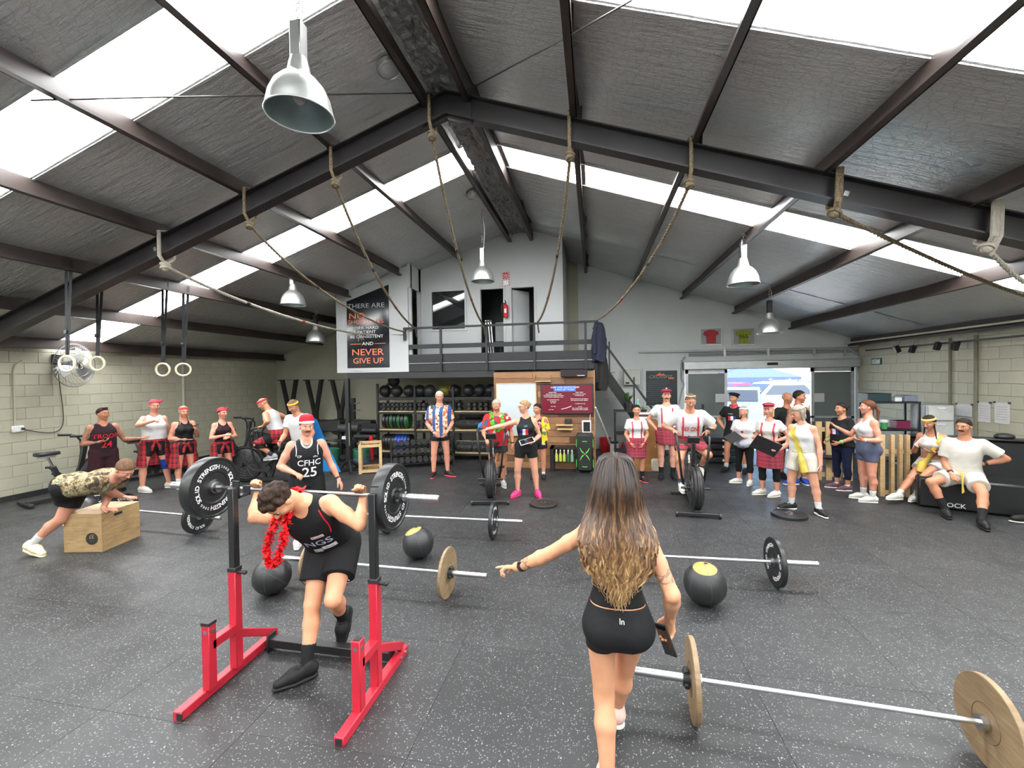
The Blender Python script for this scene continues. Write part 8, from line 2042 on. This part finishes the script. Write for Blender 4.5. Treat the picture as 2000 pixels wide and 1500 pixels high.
b = MB(); b.box(((x0 + x1) / 2, 0, (zt + zb) / 2), (x1 - x0, .02, zt - zb)); b.build('panel', mat('whiteboard_white', s2l(186, 196, 198), .3, var=.02), wbp, smooth=False)
b = MB(); [b.box((xx, -.004, (zt + zb) / 2), (.02, .03, zt - zb)) for xx in (x0, x1)]; [b.box(((x0 + x1) / 2, -.004, zz), (x1 - x0, .03, .02)) for zz in (zb, zt)]; b.build('frame', M_PINE, wbp, smooth=False)
tv = thing('television', 'wall television showing white text on a dark red slide', 'television', AY(1107, 779, YT - .05)); w, h = AY(1158, 780, YT).x - AY(1056, 780, YT).x, AY(1100, 750, YT).z - AY(1100, 808, YT).z
b = MB(); b.box((0, 0, 0), (w, .05, h), ch=.008); b.build('casing', M_BLACKP, tv)
t = NT('tv_slide'); t.base(t.ramp(t.noise(t.coord(), 2).outputs['Fac'], [(.3, s2l(80, 10, 26)), (.7, s2l(92, 14, 32))])); t.val(t.b, Roughness=.25); t.b.inputs['Emission Color'].default_value = (.055, .003, .010, 1); t.b.inputs['Emission Strength'].default_value = 1.0
b = MB(); b.box((0, -.026, 0), (w - .05, .003, h - .05)); b.build('screen', t.m, tv, smooth=False)
b = MB(); b.box((-.04, -.028, h * .34), (w * .42, .002, h * .18)); b.build('title_block', mat('slide_blue', s2l(40, 100, 200), .5), tv, smooth=False)
L = [('WEEK ONE: SANTA\'S TEAM', -.04, h * .36, .05), ('A MAX LIFT WORK', -.04, h * .285, .05)] + [(tx, xx * w, zz * h, .030) for tx, xx, zz in (('QUALIFYING', -.27, .2), ('teams three, minute rounds', -.25, .15), ('two minutes alternating, then points', -.25, .10), ('1-2-3-5 repeats depending on rate', -.25, .05), ('rest a permanent box', -.26, -.04), ('or step-ups', -.26, -.09), ('bar step', -.26, -.14), ('max step', -.26, -.26), ('as in two', -.3, -.37), ('FINAL TEAM', .24, .2), ('four steps each round', .24, .15), ('in minutes max', .24, .10), ('Relay must run to the support', .24, -.01), ('four seconds transfer support', .24, -.06), ('5 rounds max rep', .25, -.17), ('x steps', .25, -.27), ('four rounds support points', .25, -.32), ('finish points while complete', .25, -.37))]
text_plane('slide_text', L, M_WHITE, tv, (0, -.0305, 0), (1, 0, 0), (0, 0, 1))['kind'] = 'stuff'
b = MB(); b.tube([(-.12, -.031, -h * .34), (0, -.031, -h * .3), (.1, -.031, -h * .24)], .006, 5); b.build('arrow', M_WHITE, tv)
sb = thing('wall_speaker', 'long black speaker bar mounted at the top of the timber wall', 'speaker', AY(1121, 729, YT - .08)); b = MB(); b.box((0, 0, 0), (.56, .14, .15), ch=.01); b.build('cabinet', mat('speaker_cloth', s2l(40, 30, 34), .8, bump=.3, bscale=200), sb); b = MB(); b.box((.15, -.072, -.05), (.16, .004, .012)); b.build('badge', M_WHITEP, sb, smooth=False)
def shelf(px, py, w, label, lip=False):
 q = AY(px, py, YT); t = thing('wall_shelf', label, 'shelf', (q.x, YT - .075, q.z), 0); b = MB(); b.box((0, 0, 0), (w, .13, .03)); b.build('board', M_PINE, t, smooth=False)
 if lip: b = MB(); b.tube([(-w / 2, .06, .12), (-w / 2, -.06, .01), (w / 2, -.06, .01), (w / 2, .06, .12)], .008, 6); b.build('bracket', M_STEEL, t)
shelf(1062, 744, .34, 'small picture ledge above the whiteboard corner', True); shelf(1103, 829, .36, 'narrow pine shelf below the television'); shelf(1104, 837, .33, 'lower narrow ledge under the pine shelf')
b = MB(); b.box(AY(1110, 823, YT - .08), (.14, .1, .1), ch=.01); tag(b.build('radio', M_BLACKP), 'small black clock radio on the pine shelf below the television', 'radio')
pa = thing('party_speaker', 'tall black party speaker with glowing green X beside the timber wall', 'speaker', (-.2, 9.17, 0)); W, Hh = .35, .79
b = MB(); b.box((0, 0, Hh / 2 + .03), (W, .3, Hh), ch=.04); b.build('cabinet', M_BLACKP, pa); b = MB(); b.box((0, -.151, Hh / 2 + .03), (W * .8, .01, Hh * .86), ch=.004); b.build('grille', mat('speaker_grille', (.012, .013, .013), .7, bump=.4, bscale=300), pa)
t = NT('green_glow'); t.base((.05, .3, .05)); t.b.inputs['Emission Color'].default_value = (.16, .8, .12, 1); t.b.inputs['Emission Strength'].default_value = .55; n = t.noise(t.coord(), 4); t.base(t.ramp(n.outputs['Fac'], [(.3, (.04, .25, .04)), (.7, (.06, .35, .06))])); M_GLOW = t.m
b = MB()
for s in (-1, 1):
 for u in (-1, 1): b.tube([(s * .025, -.158, .40 + u * .02), (s * .06, -.158, .40 + u * .055), (s * .10, -.158, .40 + u * .13)], [.012, .011, .004], 6)
for zz in (.14, .66): b.tube([(-.05, -.158, zz), (0, -.16, zz + (.008 if zz > .4 else -.008)), (.05, -.158, zz)], .006, 6)
for s in (-1, 1):
 for zz in (.2, .62): b.box((s * .172, -.12, zz), (.008, .03, .16))
b.build('light_rings', M_GLOW, pa); b = MB(); b.sphere((0, -.16, .40), .016); b.build('centre_led', mat('led_orange', s2l(220, 130, 60), .4), pa)
for s in (-1, 1): b = MB(); b.box((s * .13, 0, .015), (.06, .26, .03), ch=.006); b.build('foot', M_RUB, pa)
pf = thing('framed_tablet', 'white framed tablet standing on top of the party speaker', 'tablet', (-.16, 9.2, Hh + .035)); b = MB(); b.box((0, 0, .13), (.19, .015, .26), ch=.006); b.build('frame', M_WHITEP, pf); b = MB(); b.box((.005, -.009, .125), (.14, .004, .2)); b.build('screen', M_DKGLASS, pf, smooth=False)
b = MB(); b.tube([(-.08, 9.36, 1.2), (-.09, 9.3, 1.05), (-.12, 9.25, .98), (-.13, 9.22, 1.05)], .006, 6); tag(b.build('cable', M_WHITEP), 'white cable hanging from the television to the tablet', 'cable')
bn = thing('cleaning_trolley', 'low black stand with spray bottles hooked on its front', 'stand', (-.62, 9.25, 0)); [MB().box((s * .27, 0, .26), (.08, .3, .52)).build('leg', M_BLACK, bn, smooth=False) for s in (-1, 1)]; b = MB(); b.box((0, 0, .50), (.6, .3, .04)); b.build('top', M_BLACK, bn, smooth=False)
for i in range(5):
 x = -.62 - .17 + i * .082; t = thing('spray_bottle', ('leftmost yellow-green', 'second yellow-green', 'third yellow-green', 'dark green', 'pale green rightmost')[i] + ' spray bottle hanging on the low stand', 'bottle', (x, 9.07, .23), 0, 'spray bottles'); c = [s2l(190, 204, 90), s2l(190, 204, 90), s2l(190, 204, 90), s2l(40, 96, 70), s2l(120, 170, 150)][i]
 b = MB(); b.lathe([(0, 0), (.028, 0), (.03, .01), (.03, .13), (.014, .18), (.014, .2)], n=14); b.build('bottle', mat('bottle_%d' % min(2, max(0, i - 2)), c, .3), t); b = MB(); b.box((0, -.01, .225), (.026, .06, .04), ch=.006); b.bar((0, -.02, .22), (0, -.04, .17), .012, .01); b.build('trigger', M_WHITEP, t)
# ================================================================ STAIR CORNER
stp = thing('steel_stair', 'black steel stair rising to the mezzanine behind the timber wall', 'stairs', (0.7, 11.1, 0)); A, Bq = Vector((-.6, 0, 2.35)), Vector((.95, 0, 0))
for y in (-.35, .35): b = MB(); b.bar(A + Vector((0, y, 0)), Bq + Vector((0, y, .05)), .03, .22); b.build('stringer', M_BLACK, stp, smooth=False)
for i in range(1, 10): q = A.lerp(Bq, i / 10); b = MB(); b.box(q, (.24, .68, .03)); b.build('tread', M_BLACK, stp, smooth=False)
b = MB(); b.bar(A + Vector((-.1, -.37, .85)), Bq + Vector((-.1, -.37, .95)), .04, .05); b.build('handrail', M_BLACK, stp, smooth=False)
for f in (.18, .55, .95): q = A.lerp(Bq, f) + Vector((0, -.37, 0)); b = MB(); b.box(q + Vector((0, 0, .46)), (.035, .035, .92)); b.build('baluster', M_BLACK, stp, smooth=False)
b = MB(); b.bar((.03, 9.3, 1.35), (.36, 10.2, .42), .03, .03); tag(b.build('broom_handle', M_WHITEP, smooth=False), 'long white pole leaning against the end of the timber wall', 'pole')
q = G(1182, 882); t = thing('bucket', 'red bucket under the stair', 'bucket', q); b = MB(); b.lathe([(0, 0), (.12, 0), (.15, .36), (.16, .37), (.14, .37), (.11, .02), (0, .02)], n=24); b.build('pail', M_RED, t); b = MB(); b.tube([(-.15, 0, .35), (-.1, -.08, .25), (.1, -.08, .25), (.15, 0, .35)], .005, 5); b.build('handle', M_STEEL, t)
q = G(1199, 888); t = thing('pedal_bin', 'white pedal bin under the stair', 'bin', q); b = MB(); b.box((0, 0, .15), (.2, .2, .3), ch=.02); b.build('body', M_WHITEP, t); b = MB(); b.box((0, 0, .315), (.21, .21, .03), ch=.01); b.build('lid', M_BLACKP, t)
extinguisher(G(1217, 888), 'red fire extinguisher standing on the floor under the stair', .36)
cbx = G(1255, 918); cab = thing('wooden_cabinet', 'brown wooden cabinet behind the short woman with suspenders', 'cabinet', (cbx.x, 9.55, 0)); M_CAB = wood_material('cabinet_brown', s2l(128, 84, 44), s2l(168, 118, 66)); ch_ = AY(1255, 822, 9.4).z
b = MB(); b.box((0, 0, ch_ / 2), (.62, .42, ch_), ch=.006); b.build('body', M_CAB, cab); b = MB(); b.box((.02, -.215, ch_ / 2), (.56, .012, ch_ - .1)); b.build('door', M_CAB, cab, smooth=False); b = MB(); b.sphere((.24, -.235, ch_ / 2), .014); b.build('knob', M_STEEL, cab)
ds = thing('shelf_cart', 'dark shelf cart beside the cabinet with bottles and plants on top', 'cart', (cbx.x - .25, 10.15, 0)); zt_ = AY(1225, 801, 10.1).z
for zz in (.3, .7, zt_ - .02): b = MB(); b.box((0, 0, zz), (.6, .4, .03)); b.build('shelf', M_BLACK, ds, smooth=False)
for sx in (-.28, .28):
 for sy in (-.18, .18): b = MB(); b.box((sx, sy, zt_ / 2), (.03, .03, zt_)); b.build('post', M_BLACK, ds, smooth=False)
for i in range(4): q = (cbx.x + .02 + (i % 2) * .01, 9.5, ch_ + .001 + i * .045); b = MB(); b.box((q[0], q[1], q[2] + .021), (.3, .26, .042), ch=.004); tag(b.build('paper_tray', M_WHITEP if i % 2 else mat('maroon_tray', s2l(96, 44, 52), .5)), ('bottom maroon', 'lower white', 'upper maroon', 'top white')[i] + ' paper tray stacked on the wooden cabinet', 'tray', 'paper trays')
def plant(p, pot_r, pot_h, leaf_n, L, label, m, droop=1.0, seed=1):
 rr = random.Random(seed); t = thing('potted_plant', label, 'plant', p); b = MB(); b.lathe([(0, 0), (pot_r * .8, 0), (pot_r, pot_h), (pot_r * .9, pot_h), (pot_r * .85, pot_h * .9), (0, pot_h * .9)], n=20); b.build('pot', M_BLACKP, t)
 for i in range(leaf_n):
  a = rr.uniform(0, 2 * PI); l = L * rr.uniform(.65, 1.1); o_ = rr.uniform(.25, .75) * droop; d = Vector((math.cos(a), math.sin(a), 0)); sd = Vector((-d.y, d.x, 0)); vs = []
  for k in range(7): u = k / 6; c = Vector((0, 0, pot_h * .9)) + d * l * o_ * u + Vector((0, 0, l * (u - .75 * o_ * u * u))); w = .028 * math.sin(min(1, u * .95 + .08) * PI) ** .8 * L / .35; vs += [c - sd * w, c + Vector((0, 0, -.004)), c + sd * w]
  b = MB(); b.add(vs, [(3 * k + j, 3 * k + j + 1, 3 * k + j + 4, 3 * k + j + 3) for k in range(6) for j in range(2)]); b.build('leaf', m, t)
M_LEAF = mat('leaf_green', s2l(70, 96, 52), .5, var=.35, scale=12)
q = AY(1226, 800, 10.05); plant((q.x, 10.05, zt_), .085, .17, 16, .36, 'tall leafy plant in a black pot beside the stair', M_LEAF, 1, 3)
plant((cbx.x + .02, 9.5, ch_ + .18), .09, .05, 14, .13, 'low bright green plant on the paper trays', mat('bright_leaf', s2l(104, 150, 70), .5, var=.3), 1.3, 5)
q = AY(1246, 798, 10.0); t = thing('water_bottle', 'turquoise bottle standing beside the plant', 'bottle', (q.x, 10.02, zt_)); b = MB(); b.lathe([(0, 0), (.04, 0), (.04, .16), (.02, .2), (.02, .23), (0, .23)], n=16); b.build('bottle', mat('turquoise', s2l(110, 190, 170), .35), t); b = MB(); b.cyl((0, 0, .225), (0, 0, .25), .022); b.build('cap', M_WHITEP, t)
q = G(1280, 922); t = thing('tote_bag', 'pale woven bag on the floor beside the cabinet', 'bag', q + Vector((.02, .05, 0))); b = MB(); b.box((0, 0, .14), (.2, .14, .28), ch=.03); b.build('bag', mat('pale_weave', s2l(176, 168, 150), .8, bump=.3, bscale=60), t); b = MB(); b.tube([(-.06, 0, .27), (-.05, 0, .38), (.05, 0, .38), (.06, 0, .27)], .008, 6); b.build('handle', M_BLACKP, t)
q = AY(1405, 870, 10.4); cr = thing('plate_cart', 'low black rack of stacked plates beside the sliding door', 'rack', (q.x, 10.5, 0))
for i in range(4): b = MB(); b.box((0, 0, .1 + .15 * i), (.8, .5, .11), ch=.015); b.build('drawer', M_BLACKP, cr); b = MB(); b.box((.05, -.255, .1 + .15 * i), (.05, .006, .05)); b.build('label', M_WHITEP, cr, smooth=False)
for s in (-1, 1): b = MB(); b.box((s * .3, .1, .95), (.05, .05, .75)); b.build('upright', M_BLACK, cr, smooth=False)
dm = G(1480, 905); b = MB(); b.box((4.35, 11.1, .004), (2.7, 1.7, .01)); tag(b.build('door_mat', mat('slate_mat', s2l(46, 50, 60), .5, bump=.2, bscale=150), smooth=False), 'dark slate entrance mat inside the sliding door', 'mat')
# ================================================================ RIGHT SIDE
M_LEATH = mat('black_leather', (.010, .010, .011), .38, var=.15, bump=.15, bscale=60)
ca, cb_ = G(1790, 1000), Vector((5.75, 6.55, 0)); cd = (cb_ - ca); cd.z = 0; cl = 1.5; ang = math.atan2(cd.y, cd.x); cn = Vector((-math.sin(ang), math.cos(ang), 0)); co = ca + cn * .34 + Vector((math.cos(ang), math.sin(ang), 0)) * .16
co_t = thing('couch', 'long black couch along the right wall with a high back', 'couch', co, ang)
b = MB(); b.box((cl / 2 - .1, .33, .23), (cl, .66, .44), ch=.03); b.build('seat', M_LEATH, co_t); b = MB(); b.box((cl / 2 - .1, .74, .50), (cl, .18, .96), ch=.04); b.build('backrest', M_LEATH, co_t); b = MB(); b.box((cl / 2 - .1, .74, .985), (cl, .24, .03), ch=.01); b.build('top_ledge', M_BLACK, co_t)
text_plane('lettering', [('ROCK', .28, .03, .09, .01)], M_WHITE, co_t, (0, -.003, .02), (1, 0, 0), (0, 0, 1))
q = co + Vector((math.cos(ang), math.sin(ang), 0)) * .95 + cn * .74; b = MB(); b.sphere((q.x, q.y, 1.03), (.12, .1, .05)); tag(b.build('beanie', M_BLACKP), 'black beanie lying on the couch back', 'hat')
fn = thing('timber_fence', 'pine slat fence panel behind the seated woman', 'fence', G(1745, 984)); fo = fn.location
def F_(px, y=7.95): return AY(px, 900, y).x - fo.x
for i, px in enumerate((1722, 1742, 1758, 1772, 1800, 1826)):
 b = MB(); b.box((F_(px), .45, .50), (.07 if i == 0 else .05, .06, 1.0)); b.build('slat', M_PINE, fn, smooth=False)
for zz in (.05, .72): b = MB(); b.bar((F_(1722), .5, zz), (F_(1826), .5, zz), .035, .07); b.build('rail', M_PINE, fn, smooth=False)
fn2 = thing('timber_fence', 'pine slat fence panel behind the two talking women', 'fence', (4.15, 9.0, 0))
for i in range(6): b = MB(); b.box((-.35 + i * .17, 0, .55), (.1, .035, 1.1)); b.build('slat', M_PINE, fn2, smooth=False)
for zz in (.1, .95): b = MB(); b.bar((-.42, .035, zz), (.55, .035, zz), .03, .08); b.build('rail', M_PINE, fn2, smooth=False)
ch2 = thing('folding_chair', 'black chair standing behind the woman in navy leggings', 'chair', G(1617, 945) + Vector((.1, .35, 0))); b = MB(); b.box((0, 0, .45), (.45, .45, .06), ch=.02); b.build('seat', M_BLACKP, ch2); b = MB(); b.box((.02, .22, .8), (.43, .05, .55), ch=.02); b.build('backrest', M_BLACKP, ch2)
for sx in (-.2, .2):
 for sy in (-.2, .2): b = MB(); b.cyl((sx, sy, 0), (sx, sy, .43), .015, n=8); b.build('leg', M_STEEL, ch2)
su = thing('metal_shelf', 'black metal shelf unit holding boxes behind the ponytailed woman', 'shelf', (5.35, 9.1, 0)); zs = (AY(1725, 786, 9.0).z, AY(1725, 839, 9.0).z, .4)
for zz in zs: b = MB(); b.box((0, 0, zz), (.78, .4, .03)); b.build('shelf', M_BLACK, su, smooth=False)
for sx in (-.37, .37):
 for sy in (-.18, .18): b = MB(); b.box((sx, sy, zs[0] / 2), (.035, .035, zs[0])); b.build('post', M_BLACK, su, smooth=False)
def stuffbox(x, y, z, sz, m, label, cat='box', name='storage_box'):
 t = thing(name, label, cat, (x, y, z)); b = MB(); b.box((0, 0, sz[2] / 2), sz, ch=.008); b.build('body', m, t); b = MB(); b.box((0, 0, sz[2] * .97), (sz[0] * 1.02, sz[1] * 1.02, sz[2] * .06)); b.build('lid', m, t, smooth=False)
stuffbox(5.12, 9.1, zs[0] + .016, (.38, .3, .15), mat('dark_teal_box', s2l(30, 52, 58), .4), 'dark teal crate on top of the metal shelf'); stuffbox(5.44, 9.08, zs[0] + .016, (.12, .2, .08), M_WHITEP, 'small white carton on top of the metal shelf'); stuffbox(5.62, 9.1, zs[0] + .016, (.2, .3, .11), mat('blue_grey_box', s2l(120, 130, 142), .5), 'blue grey box at the right end of the metal shelf top'); stuffbox(5.5, 9.05, zs[1] + .016, (.22, .2, .15), mat('magenta_case', s2l(110, 26, 66), .5), 'magenta case on the middle shelf')
q = AY(1738, 838, 8.95); cu = thing('paper_cup', 'white and green takeaway cup on the shelf edge', 'cup', (5.2, 8.97, zs[1] + .016)); b = MB(); b.lathe([(0, 0), (.045, 0), (.058, .13), (0, .13)], n=24); b.build('cup', mat('cup_green', s2l(60, 150, 84), .5), cu); b = MB(); b.lathe([(0, .17), (.055, .17), (.066, .13), (.062, .125)], n=24); b.build('lid', M_WHITEP, cu); b = MB(); b.lathe([(.058, .118), (.0595, .132)], n=24); b.build('rim', M_WHITEP, cu)
dr = thing('drawer_unit', 'white plastic drawer tower beside the metal shelf', 'drawers', (5.98, 9.0, 0)); zt2 = AY(1765, 790, 9.0).z; b = MB(); b.box((0, .02, zt2 / 2), (.42, .4, zt2), ch=.01); b.build('frame', M_GREYP, dr)
for i in range(5): b = MB(); b.box((0, -.19, zt2 * (i + .5) / 5), (.38, .02, zt2 / 5 - .03), ch=.005); d_ = b.build('drawer', mat('drawer_white', s2l(190, 192, 188), .45), dr); b = MB(); b.box((0, -.205, zt2 * (i + .8) / 5), (.12, .015, .02)); b.build('handle', M_WHITEP, d_, smooth=False)
pk = thing('cargo_bag', 'white canvas shoe bag behind the seated man\'s feet', 'bag', G(1825, 992) + Vector((.05, .12, 0))); b = MB(); b.sphere((0, 0, .12), (.1, .07, .12), 16, 10); b.build('bag', C_CREAM, pk); b = MB(); b.torus((0, 0, .24), (0, .3, 1), .03, .01, 14, 6); b.build('drawstring', M_BLACKP, pk)
# ================================================================ OUTSIDE THE DOOR
b = MB(); b.box((8, 40, -.06), (90, 55.2, .06)); struct(b.build('ground', mat('pale_concrete', s2l(196, 194, 188), .85, var=.08, scale=.8), smooth=False), 'bright concrete car park outside')
def car(x, y, rz_, c, label, L=4.4, Hc=1.6, suv=True):
 t = thing('parked_car', label, 'car', (x, y, 0), rz_); m = mat('car_' + label.split()[0], c, .2, var=.03)
 def loft(prof, w0, w1, name, mm, par):
  n = len(prof); vs = [(px, s * (w0 if z < 1.0 else w1) / 2 * k, z) for s, k in ((-1, 1), (-1, .94), (1, .94), (1, 1)) for px, z in prof]; vs = [(px, yy, z) for px, yy, z in vs]
  b = MB(); b.add([(px, -w0 / 2 if z < .95 else -w1 / 2, z) for px, z in prof] + [(px, w0 / 2 if z < .95 else w1 / 2, z) for px, z in prof], [tuple(reversed(range(n))), tuple(range(n, 2 * n))] + [(i, (i + 1) % n, (i + 1) % n + n, i + n) for i in range(n)]); return b.build(name, mm, par, angle=30)
 h = L / 2; loft([(-h, .3), (-h + .05, .75), (-h + .2, .92), (-h * .45, 1.0), (-h * .2, Hc - .05), (0, Hc), (h * .55, Hc - .03), (h * .85, 1.02), (h, .9), (h, .35)] if suv else [(-h, .3), (-h + .05, .7), (-h * .4, .92), (-h * .1, Hc - .04), (.25, Hc), (h * .5, 1.0), (h, .9), (h, .35)], 1.8, 1.5, 'body', m, t)
 for s in (-1, 1):
  b = MB(); b.prism([(-h * .40, s * .905, 1.02), (-h * .2, s * .80, Hc - .15), (h * .45, s * .80, Hc - .15), (h * .62, s * .905, 1.02)], (0, -s * .02, 0)); b.build('side_window', M_DKGLASS, t, smooth=False)
  for xx in (-h * .62, h * .62): b = MB(); b.cyl((xx, s * .78, .33), (xx, s * .93, .33), .33, n=28); w_ = b.build('wheel', M_RUB, t); b = MB(); b.cyl((xx, s * .93, .33), (xx, s * .945, .33), .21, n=20); b.build('rim', M_ALU, w_)
  b = MB(); b.box((-h + .06, s * .65, .72), (.06, .3, .12), ch=.02); b.build('headlight', M_WHITEP, t)
  b = MB(); b.box((h - .02, s * .7, .8), (.06, .2, .14), ch=.02); b.build('tail_light', M_RED, t)
 b = MB(); b.prism([(-h * .47, -.7, 1.01), (-h * .47, .7, 1.01), (-h * .22, .68, Hc - .1), (-h * .22, -.68, Hc - .1)], (-.03, 0, .01)); b.build('windscreen', M_DKGLASS, t, smooth=False)
 return t
def ox(px, Y): return AY(px, 760, Y).x
car(ox(1508, 22.5), 22.5, .2, (.75, .75, .75), 'white parked wagon in the middle of the doorway view', 4.5, 1.62)
car(ox(1440, 18), 18, 1.25, s2l(90, 170, 190), 'turquoise small car parked at the left of the doorway view', 3.8, 1.5)
car(ox(1436, 27.5), 27.5, .3, s2l(200, 30, 60), 'red car parked behind, left in the doorway view', 4.3, 1.5, False)
car(ox(1592, 27), 27, .1, (.7, .71, .72), 'silver-white car parked behind at the right of the doorway view', 4.5, 1.65)
gz = thing('gazebo', 'navy blue market tent with white lettering outside the door', 'tent', (ox(1470, 32), 32.5, 0)); zt3, zb3 = AY(1470, 737, 31).z, AY(1470, 752, 31).z; M_NAVYT = mat('navy_tent', s2l(40, 56, 140), .8)
b = MB(); [b.box((0, yy, (zt3 + zb3) / 2), (5.2, .02, zt3 - zb3)) for yy in (-1.5, 1.5)]; [b.box((xx, 0, (zt3 + zb3) / 2), (.02, 3, zt3 - zb3)) for xx in (-2.6, 2.6)]; b.build('valance', M_NAVYT, gz, smooth=False)
b = MB(); b.add([(-2.6, -1.5, zt3), (2.6, -1.5, zt3), (2.6, 1.5, zt3), (-2.6, 1.5, zt3), (0, 0, zt3 + 1.0)], [(0, 1, 4), (1, 2, 4), (2, 3, 4), (3, 0, 4)]); b.build('roof', M_NAVYT, gz, smooth=False)
for sx in (-2.55, 2.55):
 for sy in (-1.45, 1.45): b = MB(); b.cyl((sx, sy, 0), (sx, sy, zt3), .03, n=8); b.build('pole', M_ALU, gz)
text_plane('lettering', [('Terrawalker', 1.5, -.1, .34, .01)], M_WHITE, gz, (0, -1.52, (zt3 + zb3) / 2), (1, 0, 0), (0, 0, 1))
hs = thing('shed', 'pale shed with a low roof across the car park', 'building', (ox(1575, 40), 41, 0)); b = MB(); b.box((0, 0, 1.4), (9, 4, 2.8)); b.build('wall', mat('pale_shed', s2l(214, 210, 200), .8), hs, smooth=False); b = MB(); b.prism([(-5, -2.6, 2.8), (-5, 2.6, 2.8), (-5, 0, 4.1)], (10, 0, 0)); b.build('roof', mat('shed_roof', s2l(205, 205, 205), .6), hs, smooth=False)
b = MB(); b.box((-1.5, -2.01, 1.2), (3, .04, 2.3)); b.build('roller_door', mat('roller_white', s2l(222, 222, 218), .6), hs, smooth=False)
